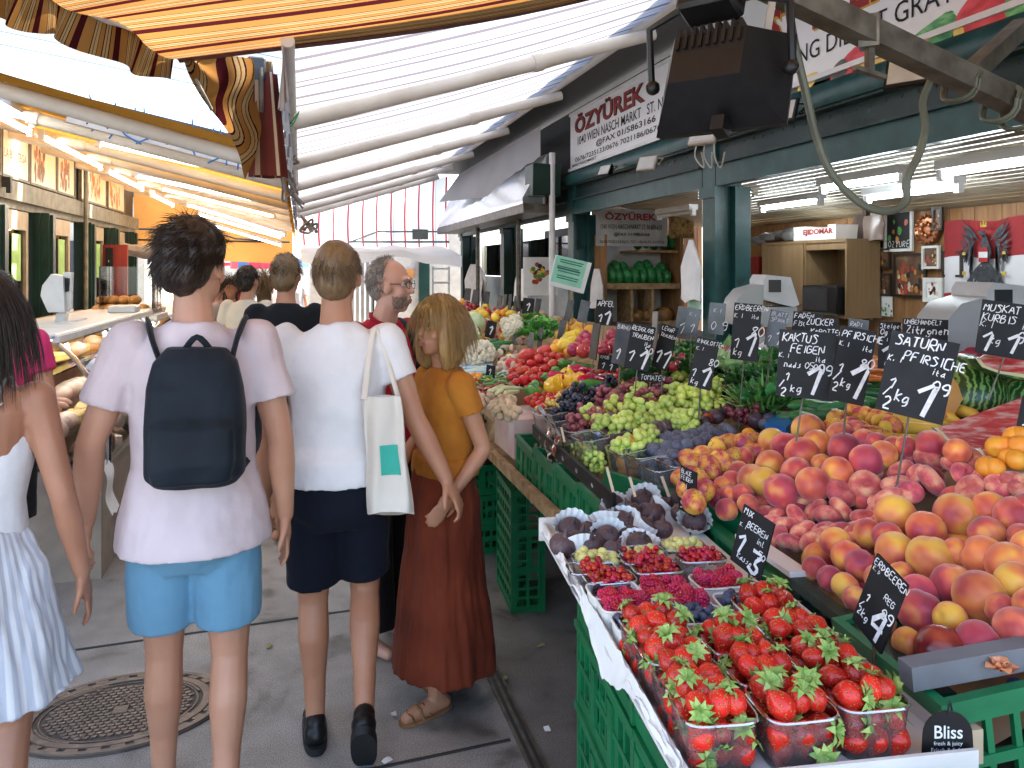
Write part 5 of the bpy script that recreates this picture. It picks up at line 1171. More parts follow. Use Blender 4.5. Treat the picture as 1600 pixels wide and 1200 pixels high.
mp_d = pm('nectarine_skin', (.40, .05, .03), (.18, .010, .02), rough=.25, scale=.9, c3=(.10, .006, .012), p3=.66, orand=.1)
pr_y = fruit('peach', 'peach', 1, mp_y, groove); pr_r = fruit('peach', 'peach', 1, mp_r, groove); pr_p = fruit('flat_peach', 'peach', (1, 1, .58), mp_p, lambda p: groove(p, .05, .3, .75)); pr_n = fruit('nectarine', 'nectarine', 1, mp_d, groove)
G_peN, G_peF, G_pfl = 'large peaches heaped in the near right', 'red peaches heaped behind the flat peaches', 'flat peaches between the two peach heaps'
def rr(): return (rnd(0, 6.3), rnd(0, 6.3), rnd(0, 6.3))
def put_round(px, py, rpx, pro, label, group, surf=sNear, off=.03, sq=1, rot=None):
    p = hit(px, py, surf, off)
    r_ = rpx / F * depth(p); return inst(pro, p, rot or rr(), r_ * sq, label, group)
near = [(510, 430, 66, 'r'), (590, 480, 66, 'r'), (668, 520, 70, 'y'), (722, 588, 66, 'r'), (620, 295, 80, 'y'), (680, 365, 82, 'y'), (750, 410, 80, 'r'), (790, 245, 75, 'y'), (890, 265, 78, 'r'), (930, 150, 104, 'y'), (930, 340, 102, 'y'), (1090, 228, 98, 'y'), (1112, 375, 118, 'y'), (962, 455, 62, 'y'),
 (1250, 150, 114, 'y'), (1425, 120, 92, 'y'), (1550, 155, 100, 'r'), (1410, 250, 92, 'r'), (1250, 345, 76, 'y'), (1390, 372, 112, 'y'), (1520, 410, 116, 'y'), (1565, 505, 110, 'y'), (1228, 512, 106, 'r'), (1050, 560, 98, 'r'), (1060, 655, 115, 'r'), (1370, 575, 132, 'y'), (1215, 690, 86, 'y'), (1562, 745, 112, 'r'), (1362, 812, 110, 'r'), (1000, 820, 84, 'y'), (1590, 265, 72, 'r'), (1640, 330, 100, 'y'), (1660, 640, 110, 'y'), (1640, 130, 100, 'r'), (1480, 640, 80, 'r'), (860, 700, 70, 'y'), (890, 590, 70, 'r'), (840, 480, 70, 'y')]
for zx, zy, zr, k in near: put_round(1120 + zx / 3.333, 760 + zy / 3.333, zr / 3.333, pr_y if k == 'y' else pr_r, 'large yellow and red peach in the heap behind the dark green board', G_peN)
put_round(1120 + 1168 / 3.333, 760 + 858 / 3.333, 39, pr_n, 'dark glossy red nectarine at the front corner of the near peaches', None)
far = [(170, 475, 80, 'y'), (250, 505, 86, 'r'), (340, 545, 98, 'y'), (372, 405, 92, 'y'), (425, 490, 84, 'y'), (580, 515, 92, 'r'), (560, 445, 82, 'r'), (705, 585, 96, 'r'), (690, 470, 70, 'r'), (160, 605, 84, 'y'), (310, 655, 94, 'r'), (452, 605, 62, 'y'), (540, 645, 88, 'y'), (220, 755, 98, 'p'), (125, 705, 86, 'y'), (60, 690, 90, 'r'), (402, 715, 98, 'r'), (800, 545, 78, 'y'), (1070, 492, 85, 'r'), (1220, 530, 74, 'y'), (10, 560, 55, 'r'), (-20, 640, 60, 'r'), (-60, 700, 62, 'r'), (-110, 730, 60, 'r'), (-70, 790, 66, 'r'), (-140, 800, 60, 'r'), (0, 780, 66, 'r'), (30, 830, 60, 'r'), (-90, 860, 64, 'r'), (760, 480, 60, 'r'), (640, 400, 50, 'r'), (860, 500, 60, 'r'), (930, 500, 60, 'r')]
for zx, zy, zr, k in far: put_round(1160 + zx / 3.636, 560 + zy / 3.636, zr / 3.636, pr_y if k == 'y' else pr_r, 'red and orange peach in the far heap below the tall price boards', G_peF, off=.055)
flt = [(560, 762, 98), (700, 722, 90), (870, 712, 82), (835, 795, 92), (940, 545, 82), (1060, 575, 86), (900, 632, 80), (720, 655, 76), (985, 668, 74), (1072, 692, 96), (1190, 612, 66), (1290, 575, 76), (1260, 660, 76), (1380, 690, 80), (1290, 740, 90), (1460, 720, 80), (1540, 690, 80), (1590, 720, 80), (950, 760, 76), (640, 690, 60), (560, 700, 56)]
for zx, zy, zr in flt: put_round(1160 + zx / 3.636, 560 + zy / 3.636, zr / 3.636, pr_p, 'flat doughnut shaped peach lying between the round peach heaps', G_pfl, off=.02, rot=(rnd(-.9, .9), rnd(-.9, .9), rnd(0, 6)))
for px, py in pts_px([(1150, 800), (1200, 775), (1420, 790), (1440, 830), (1350, 860), (1300, 850), (1230, 850)], 26): put_round(px, py, 22, pr_p, 'flat doughnut shaped peach lying between the round peach heaps', G_pfl, off=.0, rot=(rnd(-.9, .9), rnd(-.9, .9), rnd(0, 6)))
# lower layers of the heaps
for px, py in pts_px([(1330, 860), (1420, 800), (1600, 770), (1640, 1010), (1480, 1030), (1380, 980), (1270, 880)], 44): put_round(px, py, 29, pr_r if rnd(0, 1) < .5 else pr_y, 'large yellow and red peach in the heap behind the dark green board', G_peN, off=-.035)
for px, py in pts_px([(1130, 770), (1200, 700), (1330, 680), (1470, 700), (1500, 750), (1300, 800), (1180, 810)], 36): put_round(px, py, 23, pr_r, 'red and orange peach in the far heap below the tall price boards', G_peF, off=-.02)
# ---------------------------------------------------------------- punnets
def punnet_proto(name, wv, wu, h, mat, rimmat=None, taper=.86, sq=5):
    t_ = thing(name, '', 'punnet', link=False); g = MB()
    g.loft([(0, 0, 0, wv / 2 * taper, wu / 2 * taper), (0, 0, h * .5, wv / 2 * (.5 + taper / 2), wu / 2 * (.5 + taper / 2)), (0, 0, h, wv / 2, wu / 2)], 36, caps=False, sq=sq); n = len(g.v)
    g.add([(wv / 2 * taper * .98 * math.copysign(abs(cos(a)) ** .4, cos(a)), wu / 2 * taper * .98 * math.copysign(abs(sin(a)) ** .4, sin(a)), .002) for a in [2 * pi * k / 24 for k in range(24)]], [tuple(range(24))]); g.build('tub', mat, t_, local=True, link=False)
    g = MB(); pts = [(wv / 2 * math.copysign(abs(cos(a)) ** (2 / sq), cos(a)), wu / 2 * math.copysign(abs(sin(a)) ** (2 / sq), sin(a)), h) for a in [2 * pi * k / 36 for k in range(37)]]
    g.tube(pts, .0028, 6); g.build('rim', rimmat or mat, t_, local=True, link=False); return t_
m_rim = clear('punnet_rim_plastic', (.9, .92, .94), .35, .1, .35)
m_pulp = pm('white_pulp_board', (.74, .73, .70), (.66, .64, .60), rough=.85, scale=12, bump=.1, bscale=200)
pu_c = punnet_proto('clear_punnet', .116, .108, .078, m_clear, m_rim); pu_w = punnet_proto('white_punnet', .112, .085, .05, m_pulp, m_pulp, .9); pu_s = punnet_proto('clear_punnet', .115, .075, .05, m_clear, m_rim, .9)
pu_b = punnet_proto('blue_punnet', .12, .12, .09, m_blueclear, m_blueclear, .88); pu_m = punnet_proto('clear_punnet', .115, .14, .10, m_clear, m_rim, .84)
# strawberry
m_straw = None
def straw_mat():
    m, nt, b = nodes('strawberry_skin'); L = nt.links.new
    tc = N(nt, 'ShaderNodeTexCoord'); v = N(nt, 'ShaderNodeTexVoronoi', i_Scale=230.0); L(tc.outputs['Object'], v.inputs['Vector'])
    r1 = ramp(nt, [(.0, (.80, .55, .14)), (.20, (.72, .30, .05)), (.33, (.60, .018, .012))]); L(v.outputs['Distance'], r1.inputs[0])
    oi = N(nt, 'ShaderNodeObjectInfo'); h = N(nt, 'ShaderNodeHueSaturation'); mr = N(nt, 'ShaderNodeMapRange'); mr.inputs['To Min'].default_value = .7; mr.inputs['To Max'].default_value = 1.25; L(oi.outputs['Random'], mr.inputs['Value']); L(mr.outputs[0], h.inputs['Value'])
    L(r1.outputs[0], h.inputs['Color']); L(h.outputs[0], b.inputs['Base Color'])
    bp = N(nt, 'ShaderNodeBump', i_Strength=1.0, i_Distance=.004); r2 = ramp(nt, [(0, (0, 0, 0)), (.35, (1, 1, 1))]); L(v.outputs['Distance'], r2.inputs[0]); L(r2.outputs[0], bp.inputs['Height']); L(bp.outputs[0], b.inputs['Normal'])
    b.inputs['Roughness'].default_value = .28; b.inputs['Subsurface Weight'].default_value = .15; b.inputs['Subsurface Scale'].default_value = .005; return m
m_straw = straw_mat(); m_calyx = pm('calyx_green', (.16, .30, .05), (.34, .46, .13), rough=.6, scale=60)
def leafquad(g, base, d, up, L_, w_, curl=.3, mi=0):
    s_ = d.cross(up).normalized() * w_; P = [base, base + d * L_ * .5 + up * curl * L_ * .4, base + d * L_ + up * curl * L_ * -.1]
    g.add([P[0] - s_ * .35, P[0] + s_ * .35, P[1] - s_, P[1] + s_, P[2]], [(0, 1, 3, 2), (2, 3, 4)], mi)
straws = []
for k in range(4):
    g = MB(); el = rnd(1.0, 1.35); wob = rnd(0, 6)
    def sf(p, el=el, wob=wob):
        z = p.z; r_ = (1.0 - .55 * max(0, -z) ** 1.5) if z < 0 else 1.0 - .12 * z; a = math.atan2(p.y, p.x); r_ *= 1 + .07 * sin(2 * a + wob); return V((p.x * r_, p.y * r_, z * el - .1 * (z > .85)))
    g.ell((0, 0, 0), .0185, 22, 16, fn=sf)
    c_ = MB(); n = 9
    for j in range(n):
        a = 2 * pi * j / n + rnd(-.2, .2); leafquad(c_, V((0, 0, .0185 * el * .9)), V((cos(a), sin(a), rnd(.0, .35))).normalized(), ZZ, rnd(.018, .025), .0050, rnd(.1, .9))
    c_.tube([(0, 0, .016 * el), (.002, .001, .027 * el)], .0012, 5)
    straws.append(proto('strawberry', 'strawberry', [('berry', g, m_straw), ('calyx', c_, m_calyx)]))
G_st = 'ripe strawberries in the clear punnets'
sn = 0
def fill(u, v, z, wv, wu, h, n1, fnp):
    for k in range(n1): fnp(T(u + rnd(-.5, .5) * wu, v + rnd(-.5, .5) * wv, z + rnd(0, h)))
cells = [(u, .062) for u in (.645, .735, .825, .915)] + [(u, .187) for u in (.72, .822, .925)] + [(u, .312) for u in (.60, .705, .81, .915)]
CI = [(0, 0), (0, 1), (0, 2), (0, 3), (1, 1), (1, 2), (1, 3), (2, 0), (2, 1), (2, 2), (2, 3)]
nm_c = ['left column', 'middle column', 'right column']; nm_r = ['farthest', 'second', 'third', 'front']
for i, (u, v) in enumerate(cells):
    r_ = inst(pu_c, T(u, v, .926), (0, 0, -PHI + rnd(-.04, .04)), 1, '%s clear punnet of strawberries in the %s' % (nm_r[CI[i][1]], nm_c[CI[i][0]]), 'clear punnets of strawberries', 'punnet')
    spots = [(a, b, 0) for a in (-.032, .0, .032) for b in (-.03, .0, .03)] + [(a, b, 1) for a in (-.034, 0, .034) for b in (-.032, .032)] + [(a, b, 2) for a in (-.030, .0, .028) for b in (-.024, .02)] 
    for a, b, lv in spots:
        if lv == 0 and (CI[i][1] != 3 and CI[i][0] != 0) and a == 0: continue
        p = T(u + b + rnd(-.006, .006), v + a + rnd(-.006, .006), .949 + lv * .0315 + (.004 if lv == 2 else 0) + rnd(-.004, .004))
        rt = (rnd(1.2, 2.6), rnd(-.6, .6), rnd(0, 6.3)) if rnd(0, 1) < .45 else (rnd(-.7, .7), rnd(-.7, .7), rnd(0, 6.3))
        inst(straws[sn % 4], p, rt, rnd(.95, 1.22), 'bright red strawberry with a green calyx in a clear punnet', G_st); sn += 1
# raspberries
def cluster(name, n, R_, r_, mat, el=1.0, cat=''):
    g = MB(); gold = pi * (3 - 5 ** .5)
    for k in range(n): z = 1 - 2 * (k + .5) / n; q = math.sqrt(1 - z * z); g.ell((R_ * q * cos(gold * k), R_ * q * sin(gold * k), R_ * z * el), r_, 7, 5)
    return proto(name, cat, [(None, g, mat)])
ra = cluster('raspberry', 30, .0092, .0040, pm('raspberry_skin', (.52, .010, .06), (.36, .008, .04), rough=.35, scale=60, orand=.2, sss=.1), 1.2, 'raspberry')
bl = fruit('blueberry', 'blueberry', .0088, pm('blueberry_skin', (.035, .045, .09), (.075, .09, .15), rough=.55, scale=90, orand=.3), seg=(12, 8))
bk = cluster('blackberry', 26, .0075, .0034, pm('blackberry_skin', (.02, .008, .014), (.035, .012, .02), rough=.3), 1.25, 'blackberry')
cu = fruit('red_currant', 'currant', .0074, pm('currant_skin', (.48, .010, .012), (.34, .006, .010), rough=.2, scale=80, orand=.25), seg=(10, 7))
gb = fruit('gooseberry', 'gooseberry', (.0105, .0105, .0125), pm('gooseberry_skin', (.50, .48, .12), (.58, .52, .22), rough=.35, scale=60, orand=.2, stretch=(4, 4, 1)), seg=(14, 9))
def punfill(u, v, pun, plabel, zt, n, pro, lab, grp, wv=.09, wu=.066, s=1, z0=.926, zr=.014):
    inst(pun, T(u, v, z0), (0, 0, -PHI + rnd(-.05, .05)), 1, plabel, 'small punnets of soft fruit', 'punnet')
    k = max(1, round(math.sqrt(n * wv / wu))); m_ = max(1, round(n / k))
    for lay in range(2 if n > 12 else 1):
        for i in range(k):
            for j in range(m_):
                if lay and rnd(0, 1) < .45: continue
                a = (i + .5) / k - .5 + rnd(-.3, .3) / k; b = (j + .5) / m_ - .5 + rnd(-.3, .3) / m_
                inst(pro, T(u + b * wu, v + a * wv, z0 + zt + lay * zr * .8 + rnd(-.3, .5) * zr), rr(), s * rnd(.9, 1.1), lab, grp)
G_r = 'raspberries in the white punnets'; L_r = 'pink red raspberry heaped in a white punnet'
punfill(.48, .055, pu_w, 'left white punnet of raspberries, nearest row', .048, 24, ra, L_r, G_r); punfill(.435, .165, pu_w, 'middle white punnet of raspberries behind the nearest row', .048, 24, ra, L_r, G_r)
punfill(.49, .178, pu_w, 'middle white punnet of raspberries, nearest row', .048, 24, ra, L_r, G_r); punfill(.40, .295, pu_w, 'right white punnet of raspberries beside the small price board', .048, 24, ra, L_r, G_r, s=1.05)
G_b = 'blueberries in the white punnets'; L_b = 'dusty dark blueberry in a white punnet'
punfill(.572, .062, pu_w, 'left white punnet of blueberries in front of the raspberries', .044, 40, bl, L_b, G_b); punfill(.555, .185, pu_w, 'middle white punnet of blueberries behind the strawberries', .044, 40, bl, L_b, G_b); punfill(.51, .305, pu_w, 'right white punnet of blueberries half hidden by strawberries', .044, 34, bl, L_b, G_b)
punfill(.415, .05, pu_w, 'nearly empty white punnet with a few blackberries', .036, 12, bk, 'dark blackberry in the nearly empty white punnet', 'blackberries in the nearly empty punnet')
G_c = 'red currants in the clear punnets'; L_c = 'tiny shiny red currant in a clear punnet'
punfill(.345, .06, pu_s, 'clear punnet of red currants on the left, nearest', .046, 34, cu, L_c, G_c); punfill(.305, .185, pu_s, 'clear punnet of red currants in the middle', .046, 34, cu, L_c, G_c); punfill(.245, .175, pu_s, 'clear punnet of red currants behind the middle one', .046, 34, cu, L_c, G_c); punfill(.255, .315, pu_s, 'clear punnet of red currants on the right beside the green crate side', .046, 34, cu, L_c, G_c); 
punfill(.285, .035, pu_s, 'clear punnet of red currants and pale berries on the left', .046, 20, cu, L_c, G_c, wv=.05)
G_g = 'gooseberries in the clear punnets'; L_g = 'pale yellow green gooseberry in a clear punnet'
punfill(.175, .30, pu_s, 'clear punnet of gooseberries on the right behind the currants', .044, 26, gb, L_g, G_g); punfill(.225, .06, pu_s, 'clear punnet of gooseberries on the left behind the currants', .044, 22, gb, L_g, G_g)
punfill(.20, .185, pu_s, 'clear punnet of gooseberries in the middle behind the currants', .044, 12, gb, L_g, G_g)
# figs in paper cups
m_fig = pm('fig_skin', (.05, .028, .038), (.10, .055, .055), rough=.55, scale=50, stretch=(5, 5, .5), orand=.3, c3=(.20, .16, .07), p3=.75)
def figfn(p):
    z = p.z; k = 1 - .30 * max(0, z); s_ = V((p.x * k, p.y * k, z * .95))
    if z > .7: s_ = V((p.x * .55 * (1.35 - z), p.y * .55 * (1.35 - z), .66 + (z - .7) * 2.0))
    return s_
g = MB(); g.ell((0, 0, 0), .0265, 24, 20, fn=figfn); fig = proto('fig', 'fig', [(None, g, m_fig)])
g = MB()
def cup(u, v_):
    a = 2 * pi * u; r_ = .020 + .016 * v_ + .0016 * sin(a * 18) * v_; return (r_ * cos(a), r_ * sin(a), -.024 + .032 * v_ + .006 * sin(a * 2) * v_)
g.grid(cup, 72, 4); fcup = proto('paper_cup', 'paper cup', [(None, g, m_paper)])
for i, (px, py) in enumerate([(893, 826), (921, 830), (945, 812), (968, 812), (960, 786), (985, 800), (1005, 780), (1020, 800), (1040, 790), (1065, 800), (1090, 790), (925, 850), (950, 838), (985, 835), (1010, 822), (1035, 825), (905, 845), (880, 850), (975, 815), (1060, 780), (1000, 850), (960, 860), (1085, 812), (1010, 800)]):
    p = hit(px, py, lambda x, y: .965, 0); s_ = rnd(1.12, 1.4); rt = (rnd(-.6, .6), rnd(-.6, .6), rnd(0, 6)); inst(fig, p, rt, s_, 'dusky purple fig in the corner of the berry tray', 'figs at the far end of the berry tray')
    if i % 2 == 0: inst(fcup, p, (rt[0] * .7 - .35, rt[1] * .7, rt[2]), 1.08 * s_, 'white pleated paper cup holding a fig', 'paper cups among the figs')
# ================================================================ middle and far produce
t = thing('side_table', 'low table behind the peaches that carries the watermelons', 'table', (2.3, 1.6, 0))
g = MB(); g.box((1.75, .7, 1.0), (2.88, 2.29, 1.04)); g.build('tabletop', m_plank, t)
for y in (.8, 2.1): g = MB(); g.box((1.85, y, 0), (1.93, y + .08, .999)); g.build('leg', m_woodD, t)
def bunch(name, n, rb, r_, mat, shape=(1, 1, .6), elong=1.15):
    g = MB(); pts = []
    while len(pts) < n:
        q = V((rnd(-1, 1), rnd(-1, 1), rnd(-1, 1)))
        if q.length > 1 or q.length < .45: continue
        q = V((q.x * shape[0], q.y * shape[1], q.z * shape[2])) * rb
        if all((q - o).length > r_ * 1.15 for o in pts) or rnd(0, 1) < .04: pts.append(q)
    for q in pts: g.ell((0, 0, 0), (r_, r_, r_ * elong), 10, 7, 0, rotm(rnd(0, 6), rnd(0, 6), 0, q))
    st = MB(); st.tube(bez([(0, 0, 0), (rb * .3, 0, rb * .5), (rb * .5, rb * .2, rb * .85)], 3), .0022, 5)
    for k in range(4): a = rnd(0, 6); st.tube([(0, 0, rb * .2), (cos(a) * rb * .5, sin(a) * rb * .5, rb * .5 * shape[2])], .0014, 4)
    return proto(name, 'grapes', [('berries', g, mat), ('stem', st, pm('grape_stem', (.22, .20, .06), rough=.7) if 'grape_stem' not in bpy.data.materials else bpy.data.materials['grape_stem'])])
mg = lambda n, a, b, **k: pm(n, a, b, rough=.2, scale=40, orand=.2, sss=.3, **k)
gg = [bunch('grape_bunch', 38, .066, .0145, mg('green_grape', (.44, .58, .09), (.58, .64, .18))) for _ in range(3)]
gp_ = [bunch('grape_bunch', 30, .058, .0145, mg('pink_grape', (.42, .12, .13), (.30, .07, .10)), elong=1.0) for _ in range(2)]
gk = [bunch('grape_bunch', 30, .058, .0135, mg('black_grape', (.02, .022, .035), (.045, .05, .08)), elong=1.0) for _ in range(2)]
gr_ = [bunch('grape_bunch', 34, .06, .0135, mg('red_grape', (.24, .045, .06), (.15, .03, .05)), elong=1.0) for _ in range(2)]
tom = fruit('tomato', 'tomato', 1, pm('tomato_skin', (.62, .045, .015), (.50, .02, .012), rough=.22, scale=.8, orand=.15), lambda p: V((p.x, p.y, p.z * .86 - .2 * math.exp(-((p.x ** 2 + p.y ** 2) / .05)) * (p.z > 0))), (20, 14))
beef = fruit('beef_tomato', 'tomato', 1, pm('beef_tomato_skin', (.60, .06, .04), (.50, .025, .02), rough=.25, scale=.8), lambda p: V((p.x, p.y, p.z * .72)) * (1 + .09 * abs(cos(4.5 * math.atan2(p.y, p.x)))), (40, 14))
g = MB(); g.ell((0, 0, 0), (1, 1, .9), 14, 9); c_ = MB()
for k in range(5): a = k * 1.257; leafquad(c_, V((0, 0, .88)), V((cos(a), sin(a), .2)).normalized(), ZZ, .5, .1, .4)
ctom = proto('cherry_tomato', 'tomato', [('fruit', g, pm('cherry_tomato_skin', (.60, .025, .015), (.48, .015, .01), rough=.2, scale=1, orand=.15)), ('calyx', c_, m_calyx)])
plum = fruit('plum', 'plum', (1, 1, 1.12), pm('plum_skin', (.055, .025, .035), (.09, .05, .065), rough=.42, scale=1.2, orand=.3, c3=(.16, .03, .035), p3=.74), lambda p: groove(p, .06, .2, .1), (20, 13))
bplum = fruit('blue_plum', 'plum', (1, 1, 1.2), pm('blue_plum_skin', (.05, .055, .085), (.11, .12, .17), rough=.55, scale=1.3, orand=.3, c3=(.05, .02, .03), p3=.72), lambda p: groove(p, .06, .2, .1), (18, 12))
apri = fruit('apricot', 'apricot', 1, pm('apricot_skin', (.80, .36, .03), (.78, .26, .02), rough=.5, scale=.9, orand=.1), groove, (20, 13))
oran = fruit('orange', 'orange', 1, pm('orange_peel', (.80, .33, .02), (.78, .40, .04), rough=.4, scale=1, orand=.12, bump=.15, bscale=30), None, (20, 13))
lemo = fruit('lemon', 'lemon', (1, 1, 1.25), pm('lemon_peel', (.80, .56, .04), (.76, .50, .04), rough=.4, scale=1, orand=.1, bump=.12, bscale=26), lambda p: V((p.x, p.y, p.z + .18 * p.z ** 5)), (18, 13))
appl = fruit('apple', 'apple', (1, 1, .92), pm('apple_skin', (.46, .04, .07), (.30, .02, .05), rough=.25, scale=1.2, orand=.25, c3=(.40, .45, .10), p3=.78), lambda p: groove(p, 0, .2, .35), (20, 13))
mira = fruit('mirabelle', 'plum', 1, pm('mirabelle_skin', (.74, .58, .16), (.72, .50, .10), rough=.35, scale=1, orand=.12), None, (10, 7))
pota = fruit('potato', 'potato', (1.3, 1, .8), pm('potato_skin', (.52, .38, .20), (.42, .29, .14), rough=.75, scale=2, orand=.2), lambda p: p * (1 + .15 * noise.noise(p * 2)), (14, 10))
def pearfn(p): return V((p.x * (1 - .18 * p.z), p.y * (1 - .18 * p.z), p.z * 1.45))
m_cact = pm('prickly_pear_skin', (.70, .42, .06), (.62, .22, .05), rough=.5, scale=1.1, orand=.2, c3=(.40, .04, .07), p3=.62, lo=.38, hi=.5)
g = MB(); g.ell((0, 0, 0), 1, 18, 14, fn=pearfn); c_ = MB()
for k in range(34): z = rnd(-.85, .9); a = rnd(0, 6.3); q = math.sqrt(1 - z * z); p = pearfn(V((q * cos(a), q * sin(a), z))); c_.ell(p * 1.005, .05, 5, 4)
cact = proto('prickly_pear', 'prickly pear', [('fruit', g, m_cact), ('spine_spot', c_, pm('spine_brown', (.16, .09, .03), rough=.8))])
def longveg(name, cat, L_, r0, r1, bend, mat, wob=.08, n=10, stem=None):
    g = MB(); P = [(L_ * (k / n - .5), bend * sin(pi * k / n) * L_, .0) for k in range(n + 1)]
    rs = [(r0 + (r1 - r0) * k / n) * min(1, (.25 + sin(pi * min(.5, k / n * 3)) if k < n / 2 else .12 + sin(pi * min(.5, (1 - k / n) * 4)))) * (1 + rnd(-wob, wob)) for k in range(n + 1)]
    g.tube(P, rs, 12)
    parts = [('body', g, mat)]
    if stem: s_ = MB(); s_.tube([V(P[0]), V(P[0]) - V((L_ * .14, -L_ * .04, 0))], [r0 * .28, r0 * .16], 6); parts.append(('stem', s_, stem))
    return proto(name, cat, parts if stem else [(None, g, mat)])
m_stem = pm('veg_stem', (.12, .25, .05), rough=.6)
mpep = pm('red_pepper_skin', (.58, .012, .06), (.42, .008, .04), rough=.18, scale=8, orand=.2); mpepg = pm('green_pepper_skin', (.05, .22, .03), (.10, .32, .06), rough=.25, scale=8, orand=.2); mpepy = pm('yellow_pepper_skin', (.80, .50, .02), (.78, .42, .02), rough=.2, scale=8)
pepr = longveg('pointed_pepper', 'pepper', .19, .038, .012, .12, mpep, .1, stem=m_stem); pepg = longveg('pointed_pepper', 'pepper', .18, .034, .012, .12, mpepg, .1, stem=m_stem)
pepy = fruit('bell_pepper', 'pepper', (.05, .05, .052), mpepy, lambda p: p * (1 + .09 * cos(4 * math.atan2(p.y, p.x))) * (.9 if p.z < -.5 else 1), (32, 14))
cuc = longveg('cucumber', 'cucumber', .26, .024, .022, .06, pm('cucumber_skin', (.02, .11, .025), (.04, .18, .05), rough=.4, scale=12, orand=.25), .04)
chil = longveg('chili', 'chili', .075, .0075, .003, .15, pm('red_chili_skin', (.45, .015, .02), (.30, .01, .012), rough=.25, orand=.25), .1, 6); chig = longveg('chili', 'chili', .08, .0075, .003, .15, pm('green_chili_skin', (.05, .20, .03), (.09, .30, .05), rough=.3, orand=.25), .1, 6)
caro = longveg('carrot', 'carrot', .20, .02, .006, .03, pm('carrot_skin', (.72, .22, .03), (.62, .16, .02), rough=.55, orand=.15), .05, stem=m_stem)
bana = longveg('banana', 'banana', .22, .02, .019, .22, pm('banana_skin', (.80, .56, .08), (.76, .50, .06), rough=.5, scale=9, orand=.1, c3=(.25, .18, .05), p3=.8), .03)
cel = longveg('celery_stalk', 'celery', .26, .016, .012, .05, pm('pale_celery', (.55, .62, .28), (.66, .68, .42), rough=.5, orand=.15), .1)
ging = cluster('ginger_root', 7, .026, .020, pm('ginger_skin', (.66, .52, .34), (.58, .44, .26), rough=.7, scale=30, orand=.15), .5, 'ginger')
mush = fruit('mushroom', 'mushroom', (1, 1, .7), pm('mushroom_cap', (.62, .50, .38), (.48, .35, .24), rough=.7, scale=1.5, orand=.3), lambda p: V((p.x, p.y, p.z if p.z > -.2 else -.2 + (p.z + .2) * .3)), (14, 9))
caul = cluster('cauliflower', 40, .062, .022, pm('cauliflower_curd', (.74, .68, .54), (.66, .60, .42), rough=.8, scale=60, bump=.3, bscale=200), .7, 'cauliflower')
cabb = fruit('cabbage', 'cabbage', .1, pm('cabbage_leaf', (.46, .60, .28), (.60, .68, .42), rough=.5, scale=18, stretch=(1, 1, 3)), lambda p: p * (1 + .05 * noise.noise(p * 4) + .03 * sin(p.z * 9 + 3 * math.atan2(p.y, p.x))), (28, 18))
def leafy(name, cat, n, rad, L_, w_, mat, up=.5):
    g = MB()
    for k in range(n):
        a = rnd(0, 6.3); q = rad * math.sqrt(rnd(0, 1)); b = V((q * cos(a), q * sin(a), (rad - q) * up)); d = V((cos(a + rnd(-.9, .9)), sin(a + rnd(-.9, .9)), rnd(.1, 1.0))).normalized(); s_ = d.cross(ZZ).normalized(); u_ = s_.cross(d)
        l_ = L_ * rnd(.6, 1.2); ww = w_ * rnd(.7, 1.2); cur = rnd(-.35, .2)
        rows = []
        for i, (f, wd) in enumerate(((0, .2), (.3, .85), (.6, 1.0), (.85, .6), (1, .12))):
            c0_ = b + d * l_ * f + u_ * cur * l_ * f * f; rows.append([c0_ - s_ * ww * wd + u_ * ww * .35 * sin(f * 7 + k), c0_ - u_ * ww * .15, c0_ + s_ * ww * wd + u_ * ww * .35 * cos(f * 6 + k)])
        vs = [p for r_ in rows for p in r_]; g.add(vs, [(i * 3 + j, i * 3 + j + 1, i * 3 + j + 4, i * 3 + j + 3) for i in range(4) for j in range(2)])
    return proto(name, cat, [(None, g, mat)])
m_leaf = lambda n, a, b: pm(n, a, b, rough=.5, scale=25, orand=.3)
spin = leafy('spinach_bunch', 'spinach', 70, .07, .075, .02, m_leaf('spinach_leaf', (.03, .14, .03), (.07, .24, .06))); lett = leafy('lettuce', 'lettuce', 60, .06, .085, .036, m_leaf('lettuce_leaf', (.30, .50, .18), (.48, .62, .34)))
herb = leafy('parsley_bunch', 'herbs', 110, .06, .045, .011, m_leaf('parsley_leaf', (.05, .22, .03), (.12, .36, .06))); bean = leafy('green_beans', 'beans', 50, .07, .10, .005, m_leaf('bean_green', (.12, .30, .05), (.22, .42, .10)), .3)
def reg(poly, step, pros, R_, lab, grp, off=0, jit=.3, lay=1, surf=sMid, rotf=rr, sv=.12):
    out = 0
    for l_ in range(lay):
        for px, py in pts_px(poly, step, jit):
            p = hit(px, py, surf, off - l_ * .035 * (R_ / .04 if R_ < 1 else 1))
            if p is None: continue
            inst(random.choice(pros) if isinstance(pros, list) else pros, p, rotf(), R_ * rnd(1 - sv, 1 + sv), lab, grp); out += 1
    return out
flatr = lambda: (rnd(-.3, .3), rnd(-.3, .3), rnd(0, 6.3))
def along(a): return lambda: (rnd(0, 6), rnd(-.15, .15), a + rnd(-.4, .4))
